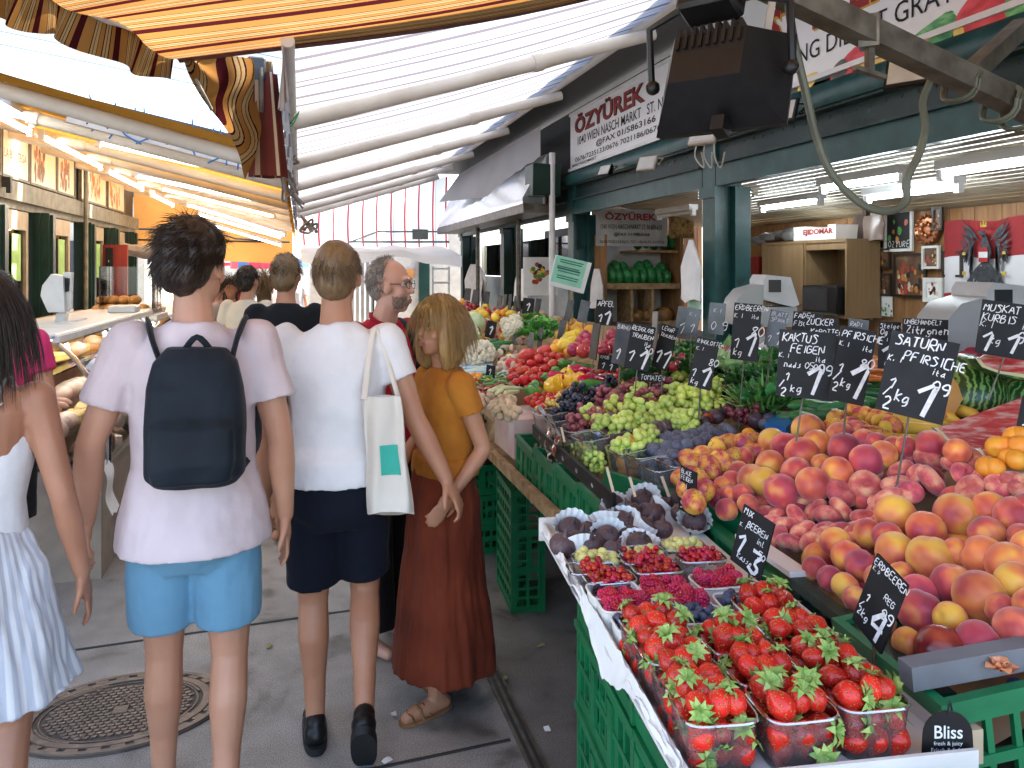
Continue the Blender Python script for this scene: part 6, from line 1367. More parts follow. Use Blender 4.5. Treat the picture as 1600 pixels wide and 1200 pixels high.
# --- grapes
reg([(905, 665), (985, 700), (1080, 668), (1140, 655), (1145, 615), (1090, 592), (1000, 598), (955, 640)], 27, gg, 1, 'bunch of green grapes in the bright heap on the middle table', 'bunches of green grapes', off=.035)
reg([(1075, 640), (1135, 625), (1140, 595), (1085, 590)], 26, gg, 1, 'bunch of green grapes in the bright heap on the middle table', 'bunches of green grapes', off=.09)
reg([(868, 655), (920, 676), (1015, 630), (1000, 606), (955, 618)], 22, gp_, 1, 'bunch of dusky pink grapes between the black and the green ones', 'bunches of pink grapes', off=.035)
reg([(845, 655), (875, 652), (960, 615), (950, 597), (905, 615)], 20, gk, 1, 'bunch of black grapes behind the pink ones', 'bunches of black grapes', off=.035)
reg([(1132, 632), (1172, 648), (1186, 622), (1155, 600)], 21, gr_, 1, 'bunch of red grapes below the white lettuce bags', 'bunches of red grapes', off=.05)
reg([(1000, 612), (1040, 622), (1060, 605), (1030, 598)], 20, gr_, 1, 'bunch of red grapes behind the green heap', 'bunches of red grapes behind', off=.05)
reg([(838, 640), (895, 632), (935, 603), (1010, 600), (1065, 592), (1060, 582), (960, 588), (880, 608)], 7.5, mira, .015, 'small pale yellow plum in the band behind the black grapes', 'small yellow plums', off=.03)
reg([(812, 630), (845, 645), (900, 605), (1065, 585), (1065, 570), (960, 574), (880, 588), (830, 606)], 9.5, ctom, .021, 'small red vine tomato in the long band behind the yellow plums', 'small vine tomatoes', off=.03)
# --- plums, apricots, prickly pears
reg([(995, 684), (1060, 668), (1110, 660), (1190, 658), (1195, 630), (1150, 628), (1080, 652)], 17, plum, .030, 'dark purple plum in the row in front of the green grapes', 'dark plums', off=.03)
reg([(1190, 655), (1225, 662), (1235, 640), (1200, 628)], 15, plum, .028, 'dark plum right of the tall price stick', 'dark plums on the right', off=.03)
reg([(1005, 702), (1050, 715), (1130, 686), (1150, 668), (1100, 664), (1030, 680)], 14.5, bplum, .0265, 'bluish plum with a pale bloom in the middle of the table', 'blue plums', off=.03)
reg([(1180, 668), (1220, 668), (1215, 655), (1190, 655)], 14, bplum, .024, 'blue plum beside the blue punnet on the right', 'blue plums on the right', off=.03)
put = lambda px, py, R_, pro, lab, grp=None, off=.03, rot=None, surf=sMid: inst(pro, hit(px, py, surf, off), rot or rr(), R_, lab, grp)
put(956, 662, .042, plum, 'largest dark plum, sitting on the blue punnet', None, .05); put(1028, 672, .036, plum, 'big dark plum right of the blue punnet', None, .05)
for k, (px, py) in enumerate(((946, 682), (958, 690), (975, 680), (990, 676))): put(px, py, .028, plum, 'reddish dark plum inside the blue punnet', 'plums in the blue punnet', .02)
def pun(px, py, pro, lab, rz=0, z=-.07, s=1): return inst(pro, hit(px, py, sMid, 0) + V((0, 0, z + .045)), (0, R(-6), R(rz)), s, lab, 'deep punnets along the front of the table')
pun(958, 690, pu_b, 'blue plastic punnet of plums at the front of the middle table', 4, -.10, 1.1); pun(982, 715, pu_m, 'clear punnet of oranges at the front of the table', 4, -.11); pun(1010, 722, pu_m, 'clear punnet of blue plums right of the oranges', 4, -.11); pun(1038, 742, pu_m, 'clear punnet of blue plums nearest the price board of figs', 4, -.11); pun(1065, 735, pu_m, 'clear punnet of prickly pears behind the price board of figs', 4, -.11)
pun(905, 685, pu_m, 'clear punnet of green grapes at the left front', 4, -.1); pun(926, 700, pu_m, 'second clear punnet of green grapes at the front', 4, -.1); pun(880, 668, pu_m, 'clear punnet of pink grapes at the left front', 4, -.1); pun(860, 660, pu_m, 'clear punnet of black grapes at the left front', 4, -.1)
for px, py, o in ((970, 705, 0), (990, 700, .02), (982, 690, .03), (975, 722, -.03), (992, 722, -.03), (978, 738, -.07), (990, 745, -.08)): put(px, py, .030, apri, 'round orange apricot in the clear punnet at the front', 'apricots in the front punnet', o)
for px, py, o in ((1002, 708, .0), (1016, 704, .02), (1012, 722, -.02), (1022, 735, -.05), (1030, 722, .0), (1046, 728, .01), (1040, 745, -.03), (1052, 748, -.04), (1035, 712, .02), (1050, 712, .02), (1008, 740, -.06)): put(px, py, .0245, bplum, 'dusty blue plum in a clear punnet at the front', 'blue plums in the front punnets', o)
for px, py in ((905, 690), (912, 706), (925, 705), (930, 720)): put(px, py, .7, gg[0], 'bunch of green grapes inside a front punnet', 'green grapes in the front punnets', -.03)
put(1170, 680, .026, apri, 'lone yellow apricot among the plums beside the price stick', None); put(1143, 690, .024, apri, 'pale orange apricot at the back of the blue plums', None); put(1105, 655, .024, tom, 'single red tomato coloured plum in the dark row', None)
for px, py, s_ in ((1135, 695, .036), (1165, 698, .034), (1100, 715, .036), (1120, 705, .034), (1085, 725, .034), (1110, 732, .034), (1075, 715, .03), (1180, 708, .034), (1150, 715, .034), (1090, 750, .034), (1075, 765, .034), (1100, 765, .034), (1085, 785, .034), (1180, 690, .028), (1130, 725, .034), (1070, 745, .033)): put(px, py, s_, cact, 'yellow and red prickly pear with dark spine spots left of the far peaches', 'prickly pears left of the peaches', .03)
for px, py, s_ in ((1310, 655, .034), (1335, 645, .034), (1350, 650, .036), (1375, 655, .036), (1390, 668, .034), (1345, 672, .032), (1362, 680, .032), (1385, 690, .034), (1325, 668, .03), (1300, 668, .03)): put(px, py, s_, cact, 'spotted yellow prickly pear behind the far peaches under the big price boards', 'prickly pears behind the peaches', .07)
# --- tomatoes and peppers
# loose goods that fill the rest of the table
reg([(700, 505), (735, 470), (800, 480), (860, 500), (800, 560), (730, 640), (715, 600)], 11, [mush, pota, appl, lemo, ctom, mush], .03, 'mixed root vegetable or small fruit filling the far table between the named heaps', 'mixed goods on the far table', off=.0)
reg([(960, 575), (1000, 600), (1060, 590), (1140, 600), (1240, 640), (1270, 560), (1120, 545), (1010, 545)], 15, spin, .8, 'leafy green bunch low behind the grapes', 'low leafy greens', off=-.01, rotf=flatr)
for zx, zy, zr, b in ((620, 725, 66, 1), (775, 655, 88, 1), (925, 620, 84, 1), (700, 720, 42, 0), (872, 675, 46, 0), (800, 730, 46, 0), (885, 695, 44, 0), (745, 790, 48, 0), (695, 800, 44, 0), (848, 800, 50, 0), (930, 780, 48, 0), (1010, 735, 54, 0), (960, 700, 40, 0), (1080, 665, 48, 0), (1015, 650, 44, 0), (620, 800, 40, 0), (640, 850, 44, 0), (735, 885, 56, 0), (830, 875, 50, 0), (680, 760, 40, 0), (1090, 710, 40, 0), (600, 860, 36, 0), (660, 900, 40, 0), (780, 830, 42, 0), (900, 840, 40, 0), (960, 650, 40, 0)):
    p = hit(700 + zx / 6.154, 450 + zy / 6.154, sMid, .07); inst(beef if b else tom, p, (rnd(-.5, .5), rnd(-.5, .5), rnd(0, 6)), zr / 6.154 / F * depth(p) * 1.05, 'big ribbed beef tomato in the red heap' if b else 'round red tomato in the heap in the middle distance', 'beef tomatoes in the red heap' if b else 'round tomatoes in the red heap')
reg([(798, 600), (815, 612), (870, 588), (885, 560), (850, 555), (805, 580)], 14, tom, .05, 'round red tomato in the heap in the middle distance', 'round tomatoes in the red heap', off=.0)
for px, py, a in ((882, 592, 20), (905, 582, 30), (915, 578, 35), (920, 588, 30), (935, 590, 25), (895, 594, 10), (940, 596, 30), (928, 600, 15)): put(px, py, 1, pepr, 'shiny pointed red pepper in the mixed pepper heap', 'red peppers', .06, (rnd(0, 6), .1, R(a)))
for px, py, a in ((862, 590, 35), (878, 578, 40), (890, 570, 40), (850, 600, 30), (910, 572, 20), (930, 605, 0), (845, 608, 20)): put(px, py, 1, pepg, 'pointed green pepper beside the red tomatoes', 'green peppers', .05, (rnd(0, 6), .1, R(a)))
for px, py in ((888, 590), (875, 601), (888, 600), (905, 599), (865, 606)): put(px, py, 1, pepy, 'yellow bell pepper in front of the red peppers', 'yellow peppers', .05, flatr())
# --- oranges, lemons, apples
reg([(862, 548), (872, 520), (890, 503), (925, 512), (925, 535), (905, 545), (885, 552)], 10.5, oran, .042, 'round orange in the heap below the tilted green notice', 'oranges', off=.08, lay=1)
reg([(868, 545), (895, 548), (915, 520), (885, 525)], 11, lemo, .036, 'yellow lemon among the oranges', 'lemons', off=.12)
reg([(893, 548), (915, 552), (926, 535), (925, 520), (905, 528)], 11, appl, .043, 'red apple right of the oranges', 'red apples beside the oranges', off=.13)
reg([(938, 552), (960, 553), (965, 522), (945, 515)], 11, appl, .042, 'dark red apple right of the black price stick', 'red apples right of the stick', off=.13)
# --- left front vegetables
reg([(770, 640), (800, 652), (812, 640), (800, 622), (772, 625)], 12, ging, 1, 'knobbly piece of cream ginger in the pink carton', 'ginger', off=.05)
reg([(765, 622), (810, 615), (815, 600), (775, 606)], 13, cel, .8, 'pale green celery stalk behind the ginger', 'celery stalks', off=.05, rotf=along(.9))
reg([(735, 605), (800, 598), (812, 585), (770, 578), (735, 590)], 6.5, chig, 1, 'small green chili in the tray', 'green chilies', off=.05, rotf=flatr); reg([(745, 618), (790, 610), (795, 598), (745, 603)], 6.5, chil, 1, 'small dark red chili in the tray', 'red chilies', off=.05, rotf=flatr)
reg([(732, 600), (752, 594), (752, 584), (733, 588)], 8, [tom, apri], .025, 'tiny red or orange pepper at the left of the chilies', 'tiny sweet peppers', off=.05)
reg([(728, 585), (758, 583), (758, 570), (728, 572)], 9, cel, .5, 'packed pale vegetable in a blue wrapped tray', 'wrapped vegetables', off=.03, rotf=along(0))
for k in range(3):
    p = hit(742, 578 + k * 5, sMid, .0); g = MB(); g.box((-.11, -.05, 0), (.11, .05, .04), M=Matrix.Translation(p)); solo(g, 'wrapped_tray', pm('blue_white_film', (.30, .50, .70), (.62, .70, .74), rough=.25, scale=14) if not k else bpy.data.materials['blue_white_film'], ('farthest', 'middle', 'nearest')[k] + ' film wrapped tray with blue edges beside the woman', 'tray', group='film wrapped trays')
reg([(740, 630), (765, 632), (768, 612), (740, 610)], 10, mush, .03, 'brown vegetable at the table edge behind the woman', 'brown vegetables at the edge', off=.04)
reg([(733, 680), (768, 686), (775, 672), (745, 660)], 12, cel, 1, 'pale green leek lying in the top crate of the low stack', 'leeks', surf=lambda x, y: .72, rotf=along(.2)); reg([(735, 672), (765, 668), (760, 655), (738, 650)], 12, herb, .8, 'green artichoke leaves in the top crate of the low stack', 'artichokes', surf=lambda x, y: .78)
reg([(752, 562), (800, 546), (815, 532), (790, 530), (752, 550)], 8.5, mush, .032, 'pale brown mushroom in the far middle of the table', 'brown mushrooms', off=.06); reg([(775, 580), (805, 572), (812, 555), (780, 560)], 8.5, mush, .03, 'orange brown mushroom beside the tomatoes', 'orange brown mushrooms', off=.06)
reg([(722, 560), (745, 560), (760, 545), (735, 536), (720, 545)], 14, caul, 1, 'cream cauliflower on the far table', 'cauliflowers', off=.1); reg([(790, 520), (815, 520), (815, 495), (785, 502)], 10, caul, .7, 'pale garlic or mushroom clump behind the price boards', 'pale clumps', off=.15)
for px, py, s_ in ((722, 515, 1.1), (738, 508, 1.2), (730, 524, 1), (712, 520, .9)): put(px, py, s_, cabb, 'pale green cabbage on the far table', 'cabbages', .12)
reg([(742, 556), (765, 550), (790, 536), (760, 536)], 8, cuc, 1, 'dark green cucumber lying between cauliflower and mushrooms', 'cucumbers on the far table', off=.08, rotf=along(.6))
reg([(815, 525), (850, 530), (862, 515), (845, 497), (818, 500)], 11, herb, 1, 'bright green parsley bunch in the far middle', 'parsley bunches', off=.12, rotf=flatr)
reg([(835, 505), (868, 512), (880, 498), (845, 492)], 10, pota, .04, 'straw brown root vegetable behind the parsley', 'root vegetables', off=.12)
reg([(770, 498), (800, 492), (798, 482), (768, 486)], 8, [lemo, apri], .04, 'yellow green fruit in the tray near the far post', 'yellow green fruit far off', off=.1); reg([(730, 505), (765, 490), (760, 478), (725, 495)], 7, [lemo, tom, oran], .04, 'bright yellow or red fruit on the farthest part of the table', 'far bright fruit', off=.1)
reg([(705, 505), (730, 500), (745, 478), (720, 470), (700, 488)], 8, [tom, appl, oran], .05, 'red fruit on the farthest part of the table', 'farthest red fruit', off=.08)
reg([(735, 520), (760, 512), (775, 500), (745, 503)], 9, [appl, mush, pota], .04, 'reddish root vegetable behind the cabbages', 'far roots', off=.1)
# --- greens behind the grapes
reg([(985, 595), (1065, 580), (1065, 552), (1000, 560)], 13, spin, .8, 'dark leafy bunch behind the small price boards', 'dark leafy greens', off=.08, rotf=flatr)
reg([(1128, 590), (1165, 590), (1200, 560), (1190, 540), (1135, 555)], 17, lett, 1, 'pale lettuce behind the grapes', 'lettuces', off=.08, rotf=flatr)
reg([(1160, 612), (1195, 640), (1235, 610), (1225, 560), (1190, 570)], 16, spin, 1, 'fresh spinach bunch behind the red grapes', 'spinach bunches', off=.07, rotf=flatr)
reg([(1060, 560), (1080, 590), (1130, 560), (1110, 540)], 14, herb, 1, 'green herb bunch behind the tall price boards', 'herb bunches', off=.08, rotf=flatr); reg([(1040, 575), (1068, 572), (1070, 555), (1045, 560)], 9, appl, .025, 'small red radish in the greens', 'red radishes', off=.12); reg([(1112, 560), (1135, 556), (1140, 545), (1118, 545)], 8, appl, .025, 'small red radish behind the lettuce', 'radishes behind the lettuce', off=.12)
reg([(1180, 645), (1225, 632), (1215, 615), (1185, 625)], 13, bean, 1, 'loose heap of thin green beans', 'green beans', off=.05, rotf=flatr)
for k, (px, py) in enumerate(((1195, 548), (1165, 560), (1210, 552))):
    g = MB(); p = hit(px, py, sMid, .1); g.ell(p, (.10, .09, .075), 16, 10, fn=lambda q: q * (1 + .18 * noise.noise(q * 3 + V((k, 0, 0))))); solo(g, 'salad_bag', m_film, ('middle', 'left', 'right')[k] + ' clear bag of white green salad behind the grapes', 'bag')
def slab(poly, d, th, name, mat, lab, cat, surf=sMid, off=0):
    P = [hit(x, y, surf, off) for x, y in poly]; n = len(P); g = MB(); g.add(P + [p - ZZ * th for p in P], [tuple(range(n)), tuple(range(2 * n - 1, n - 1, -1))] + [(k, n + k, n + (k + 1) % n, (k + 1) % n) for k in range(n)]); return solo(g, name, mat, lab, cat)
slab([(1188, 648), (1245, 662), (1290, 632), (1240, 612)], 0, .02, 'open_carton', m_card, 'brown carton edge under the wrapped melon slices', 'carton', off=.01)
for k in range(5):
    f = k / 5; a = V((1212 + 42 * f, 640 - 12 * f)); slab([(a.x, a.y), (a.x + 22, a.y + 8), (a.x + 36, a.y - 4), (a.x + 14, a.y - 12)], 0, .03, 'melon_slice', pm('pink_melon_flesh', (.62, .16, .13), (.70, .28, .22), rough=.3, scale=14) if not k else bpy.data.materials['pink_melon_flesh'], ('leftmost', 'second', 'middle', 'fourth', 'rightmost')[k] + ' film wrapped pink melon slice in the flat carton', 'melon slice', off=.045)
reg([(1255, 655), (1300, 650), (1345, 615), (1375, 590), (1355, 585), (1310, 605), (1270, 630)], 13, cuc, .9, 'dark green cucumber in the row under the tall price boards', 'dark cucumbers under the boards', off=.05, rotf=along(-.3))
reg([(1355, 600), (1385, 580), (1385, 560), (1360, 568)], 9, caro, .9, 'orange carrot end seen between two price boards', 'carrots', off=.12, rotf=along(-.2))
slab([(1195, 660), (1228, 668), (1250, 650), (1215, 645)], 0, .03, 'blue_punnet_edge', pm('blue_plastic', (.02, .14, .42), rough=.3), 'empty blue plastic punnet right of the dark plums', 'punnet', off=.05)
for k, (px, py, a) in enumerate(((1425, 655, -20), (1420, 665, -12), (1432, 672, -5), (1405, 690, 10), (1440, 650, -30), (1462, 630, -50), (1470, 640, -55))): put(px, py, 1.1, bana, 'yellow banana half hidden by the big price board', 'bananas', .06, (rnd(-.3, .3), .1, R(a)))
reg([(1490, 582), (1525, 580), (1530, 556), (1500, 552)], 10, appl, .03, 'small red fruit behind the whole watermelon', 'small red fruit far right', off=.12)
m_wmel = None
def wm_mat():
    m, nt, b = nodes('watermelon_rind'); L = nt.links.new
    tc = N(nt, 'ShaderNodeTexCoord'); w_ = N(nt, 'ShaderNodeTexWave', i_Scale=2.1, i_Distortion=5.0, i_Detail=3.0); w_.inputs['Detail Scale'].default_value = 2.5; w_.bands_direction = 'Y'; L(tc.outputs['Object'], w_.inputs['Vector'])
    r_ = ramp(nt, [(.2, (.012, .05, .012)), (.6, (.03, .11, .02)), (.8, (.20, .34, .09))]); L(w_.outputs['Fac'], r_.inputs[0]); L(r_.outputs[0], b.inputs['Base Color']); b.inputs['Roughness'].default_value = .3; return m
m_wmel = wm_mat(); m_flesh = pm('watermelon_flesh', (.58, .05, .05), (.66, .13, .11), rough=.22, scale=7, detail=10, stretch=(1.5, 9, 9), lo=.40, hi=.52, c3=(.72, .42, .36), p3=.63, bump=.3, bscale=40); m_rindw = pm('pale_rind', (.74, .66, .30), (.66, .66, .42), rough=.4)
wmel = fruit('watermelon', 'watermelon', (1.25, 1, 1), m_wmel, None, (36, 22))
def bigm(px, py, d, R_, rz, lab): return inst(wmel, at(px, py, d), (R(20), R(-30), R(rz)), R_, lab, None)
bigm(1512, 612, 2.75, .125, 70, 'whole striped watermelon on the right behind the cut wedge'); bigm(1612, 625, 2.72, .135, 10, 'second whole striped watermelon at the right edge')
def wedge(pts, d, back, lab, rind):
    """cut melon: face polygon seen from the lane, rind edges listed by index"""
    t_ = thing('watermelon_wedge', lab, 'watermelon', at(*pts[0])); F_ = [at(x, y, dd) for x, y, dd in pts]; c_ = sum(F_, V()) / len(F_); bk_ = V(back); g = MB(); n = len(F_); B_ = [c_ + (p - c_) * .8 + bk_ for p in F_]
    g.add(F_ + B_, [tuple(range(n))[::-1], tuple(range(n, 2 * n))] + [(k, (k + 1) % n, n + (k + 1) % n, n + k) for k in range(n)]); g.build('flesh', m_flesh, t_, sharp=25)
    for mt, o0, o1, nm in ((m_rindw, .0, .016, 'pale_rind'), (m_wmel, .016, .026, 'green_rind')):
        g = MB()
        for i in range(len(rind) - 1):
            a, b = F_[rind[i]], F_[rind[i + 1]]; oa = (a - c_).normalized(); ob = (b - c_).normalized(); q = [a + oa * o0, b + ob * o0, b + ob * o1, a + oa * o1]; f_ = -(V((0, 0, CH)) - c_).normalized() * -.002
            g.add([p + f_ for p in q] + [p + bk_ * .8 for p in q], [(0, 1, 2, 3), (7, 6, 5, 4), (0, 4, 5, 1), (1, 5, 6, 2), (2, 6, 7, 3), (3, 7, 4, 0)])
        g.build(nm, mt, t_)
    return t_
wedge([(1466, 668, 2.3), (1530, 645, 2.4), (1600, 620, 2.5), (1660, 640, 2.5), (1650, 690, 2.4), (1590, 700, 2.3), (1525, 703, 2.2), (1490, 692, 2.22)], 2.3, (.16, .12, -.08), 'large cut watermelon wedge with its red face up at the right', [0, 7, 6])
wedge([(1531, 560, 2.55), (1560, 545, 2.58), (1605, 530, 2.62), (1660, 525, 2.6), (1660, 575, 2.6), (1605, 585, 2.55), (1565, 580, 2.52), (1540, 572, 2.52)], 2.55, (.10, .14, -.02), 'cut watermelon half resting on top of the two whole melons', [0, 7, 6, 5, 4])
wedge([(1532, 700, 2.08), (1560, 688, 2.1), (1600, 678, 2.14), (1600, 700, 2.1), (1560, 712, 2.04), (1540, 712, 2.04)], 2.08, (.08, .08, -.04), 'small watermelon wedge low beside the right price board', [0, 5, 4])
wedge([(1470, 640, 2.6), (1465, 600, 2.66), (1478, 578, 2.7), (1500, 610, 2.68), (1495, 640, 2.62)], 2.6, (.05, .1, 0), 'orange', []) if False else None
t_ = thing('cantaloupe_wedge', 'orange cantaloupe wedge standing between the price board and the watermelon', 'melon', at(1480, 640, 2.6)); Fp = [at(*q) for q in ((1462, 655, 2.55), (1468, 612, 2.6), (1482, 580, 2.66), (1510, 618, 2.66), (1502, 628, 2.62), (1490, 650, 2.57))]
g = MB(); B_ = [p + V((.05, .08, 0)) for p in Fp]; n = len(Fp); g.add(Fp + B_, [tuple(range(n))[::-1], tuple(range(n, 2 * n))] + [(k, (k + 1) % n, n + (k + 1) % n, n + k) for k in range(n)]); g.build('flesh', pm('cantaloupe_flesh', (.78, .36, .08), (.74, .42, .16), rough=.4, scale=9), t_)
reg([(1552, 708), (1600, 700), (1600, 680), (1565, 690)], 15, apri, .026, 'orange apricot behind the near peaches at the right edge', 'apricots at the right edge', surf=sNear, off=.06); reg([(1530, 735), (1600, 725), (1600, 712), (1540, 720)], 15, apri, .026, 'orange apricot behind the near peaches at the right edge', 'apricots at the right edge', surf=sNear, off=.05)
wedge([(690, 492, 9.6), (715, 478, 9.8), (738, 486, 9.8), (730, 500, 9.5), (700, 505, 9.4)], 9.6, (.1, .2, -.05), 'cut watermelon showing red on the farthest part of the table', [0, 4, 3])
# cartons at the table front left
for k, (a, b, z0, mt, lab) in enumerate((((.95, 3.42), (1.15, 3.78), .80, pm('pink_carton', (.62, .42, .40), (.70, .60, .56), rough=.7, scale=9), 'pink printed carton of ginger at the table edge'), ((1.0, 3.85), (1.3, 4.3), .86, m_card, 'brown carton of chilies at the table edge'), ((1.0, 4.4), (1.35, 4.9), .86, m_cartonW, 'white carton of small vegetables at the table edge'))):
    g = MB(); g.box((a[0], a[1], z0), (b[0], b[1], z0 + .18)); solo(g, 'produce_carton', mt, lab, 'carton')
p = at(853, 668, 3.0); g = MB(); g.grid(lambda u, v_: (p.x + .002 + .02 * sin(v_ * 5) - .03 * u + .10 * v_ * .5 + .02 * noise.noise(V((u * 5, v_ * 5, 0))), p.y + .12 - .24 * u, p.z + .06 - .18 * v_ + .015 * sin(u * 9)), 20, 14); solo(g, 'crumpled_bag', m_film, 'crumpled clear plastic bag hanging over the crate edge left of the grapes', 'bag')
# ================================================================ price boards on sticks
def price(c4, dl, dr, lines, label, stick=None, face='dark', w_=.10):
    """c4: photo corners TL TR BR BL; text lines (text, u, v, h) in board fractions, v measured from the top"""
    TL, TR, BR, BL = at(*c4[0], dl), at(*c4[1], dr), at(*c4[2], dr), at(*c4[3], dl)
    ex = ((TR - TL) + (BR - BL)) / 2; ey = ((TL - BL) + (TR - BR)) / 2; W_, H_ = ex.length, ey.length; c_ = (TL + TR + BR + BL) / 4
    ex.normalize(); nr = ex.cross(ey).normalized(); ey = nr.cross(ex); TL, TR, BR, BL = (c_ + ex * a * W_ / 2 + ey * b * H_ / 2 for a, b in ((-1, 1), (1, 1), (1, -1), (-1, -1)))
    foot = stick and at(*stick, (dl + dr) / 2) or c_ - ZZ * (H_ * .8)
    t_ = thing('price_board', label, 'price sign', foot, group='chalked price boards on sticks'); g = MB(); bk = -nr * .005
    Q = [BL, BR, TR, TL]; g.add(Q + [q + bk for q in Q], [(0, 1, 2, 3), (7, 6, 5, 4)] + [(k, 4 + k, 4 + (k + 1) % 4, (k + 1) % 4) for k in range(4)]); g.build('board', m_chalkb if face == 'dark' else m_greyplate, t_)
    g = MB(); g.tube([c_ - ey * H_ * .3 + bk * 1.6, foot - ZZ * .05], .0028, 6); g.build('stick', m_steel, t_)
    if lines:
        g = MB()
        for txt, u, v_, h in lines: chalk(g, txt, TL + ex * u * W_ - ey * v_ * H_, ex, ey, h * H_, nr * .0012, w_=w_) if False else chalk(g, txt, TL + ex * u * W_ - ey * v_ * H_, ex, ey, h * H_, nr * .0012, w=w_, slant=.14)
        g.build('lettering', m_chalk, t_)
    return t_
def big1(c4): pass
price([(1220, 517), (1310, 518), (1298, 630), (1210, 614)], 2.32, 2.26, [('KAKTUS', .06, .17, .12), ('FEIGEN', .22, .33, .12), ('K. I', .02, .42, .07), ('ita', .66, .45, .08), ('nads 050', .12, .56, .09), ('1', .15, .76, .13), ('/', .05, .86, .12), ('2', .08, .99, .14), ('kg', .26, .92, .12), ('1', .50, .93, .40), ('99', .70, .64, .16)], 'black price board chalked KAKTUS FEIGEN 1.99', (1243, 672), w_=.13)
price([(1309, 508), (1368, 518), (1352, 636), (1299, 624)], 2.22, 2.20, [('PFIRSICHE', .06, .14, .09), ('K. I', .03, .26, .06), ('ita', .68, .28, .07), ('1', .12, .60, .12), ('/', .04, .72, .12), ('2', .06, .86, .13), ('kg', .26, .80, .11), ('1', .42, .92, .46), ('80', .70, .50, .13)], 'worn black price board chalked PFIRSICHE 1.80', (1316, 682), w_=.13)
price([(1394, 516), (1499, 536), (1474, 666), (1368, 638)], 1.98, 1.92, [('SATURN', .08, .15, .13), ('PFIRSICHE', .24, .33, .12), ('K. I', .02, .37, .08), ('ita', .70, .44, .08), ('1', .12, .70, .13), ('/', .06, .80, .12), ('2', .08, .96, .15), ('kg', .24, .84, .13), ('1', .52, .96, .42), ('99', .72, .65, .16)], 'largest black price board chalked SATURN PFIRSICHE 1.99', (1397, 752), w_=.13)
price([(1538, 467), (1640, 482), (1622, 566), (1520, 551)], 2.5, 2.42, [('MUSKAT', .04, .20, .14), ('KURBIS', .03, .38, .14), ('K. I', .02, .50, .10), ('ine', .66, .46, .12), ('1', .06, .92, .36), ('kg', .20, .78, .14), ('1', .45, .94, .44), ('99', .60, .70, .2)], 'black price board chalked MUSKAT KURBIS at the right edge', (1545, 600), w_=.12)
price([(1413, 497), (1484, 500), (1478, 560), (1408, 556)], 2.75, 2.72, [('UNBEHANDELT', .02, .15, .12), ('Zitronen', .06, .40, .2), ('Ke', .5, .6, .16)], 'black price board chalked UNBEHANDELT ZITRONEN behind the largest board', (1440, 600), w_=.13)
price([(1377, 503), (1412, 503), (1402, 578), (1368, 574)], 2.82, 2.80, [('Steigel', .04, .14, .10), ('Og', .06, .28, .12), ('K. I', .04, .42, .08), ('1', .10, .92, .42)], 'narrow black price board chalked STEIGEL left of the largest board', (1384, 610), w_=.13)
price([(1259, 496), (1311, 498), (1308, 560), (1254, 556)], 2.65, 2.62, [('ZUCKER', .04, .18, .16), ('KAROTTEN', .18, .42, .14), ('K. I', .06, .58, .10)], 'black price board chalked ZUCKER KAROTTEN behind the cactus fig board', (1280, 600), w_=.13)
price([(1240, 486), (1284, 490), (1280, 540), (1236, 536)], 2.9, 2.88, [('FADEN', .04, .20, .17), ('FISOLEN', .04, .44, .15)], 'black price board chalked FADENFISOLEN, topmost of the tall cluster', (1258, 590), w_=.12)
price([(1326, 497), (1358, 501), (1356, 524), (1324, 520)], 2.75, 2.72, [('RADI', .1, .5, .3)], 'small grey price plate just above the board for peaches', (1340, 580), 'grey', .1)
price([(1149, 474), (1193, 475), (1181, 567), (1139, 559)], 2.95, 2.9, [('ERDBEEREN', .05, .12, .09), ('K. I', .04, .26, .07), ('ita', .66, .26, .07), ('1', .10, .78, .16), ('kg', .10, .92, .12), ('1', .45, .92, .42), ('80', .70, .56, .16)], 'tall dark price board behind the green grapes under the grey scale', (1152, 662), w_=.11)
price([(1207, 484), (1237, 489), (1217, 543), (1191, 537)], 3.0, 2.97, [('BLATT', .1, .16, .12), ('SPINAT', .1, .32, .12), ('1', .10, .90, .24), ('1', .50, .92, .42)], 'grey price plate for spinach left of the cactus fig board', (1195, 590), 'grey', .1)
price([(1086, 525), (1123, 532), (1111, 612), (1078, 602)], 2.9, 2.86, [('RINGLOTTEN', .04, .12, .08), ('K. I', .06, .26, .07), ('1', .06, .80, .18), ('kg', .10, .94, .12), ('1', .48, .92, .40), ('80', .72, .52, .14)], 'dark grey price board chalked RINGLOTTEN in the green grapes', (1090, 662), w_=.11)
price([(986, 505), (1024, 511), (1013, 583), (976, 573)], 3.3, 3.26, [('REDGLOB', .06, .14, .10), ('TRAUBEN', .10, .30, .10), ('ita', .66, .44, .08), ('1', .08, .84, .26), ('1', .50, .95, .44), ('50', .72, .60, .14)], 'black price board chalked RED GLOBE TRAUBEN above the tomatoes', (990, 625), w_=.13)
price([(1031, 506), (1056, 509), (1046, 584), (1021, 570)], 3.35, 3.3, [('LEVAR', .08, .14, .09), ('TRAUBEN', .08, .28, .08), ('1', .10, .88, .3), ('1', .5, .95, .4)], 'narrow dark price board right of the red globe grapes board', (1034, 610), w_=.12)
price([(964, 504), (986, 507), (976, 572), (955, 566)], 3.4, 3.36, [('BIRNEN', .1, .14, .1), ('1', .2, .9, .3)], 'narrow grey price plate left of the red globe grapes board', (966, 610), 'grey', .12)
price([(933, 468), (960, 470), (954, 509), (929, 507)], 4.6, 4.56, [('APFEL', .1, .24, .2), ('1', .15, .9, .35), ('1', .5, .95, .5)], 'small black price board with bright white chalk above the apples', (938, 560), w_=.15)
price([(1110, 473), (1136, 474), (1128, 524), (1104, 520)], 3.5, 3.46, [('K. I', .3, .3, .12), ('0 9', .2, .85, .3)], 'small grey plate beside the teal column', (1112, 560), 'grey', .08)
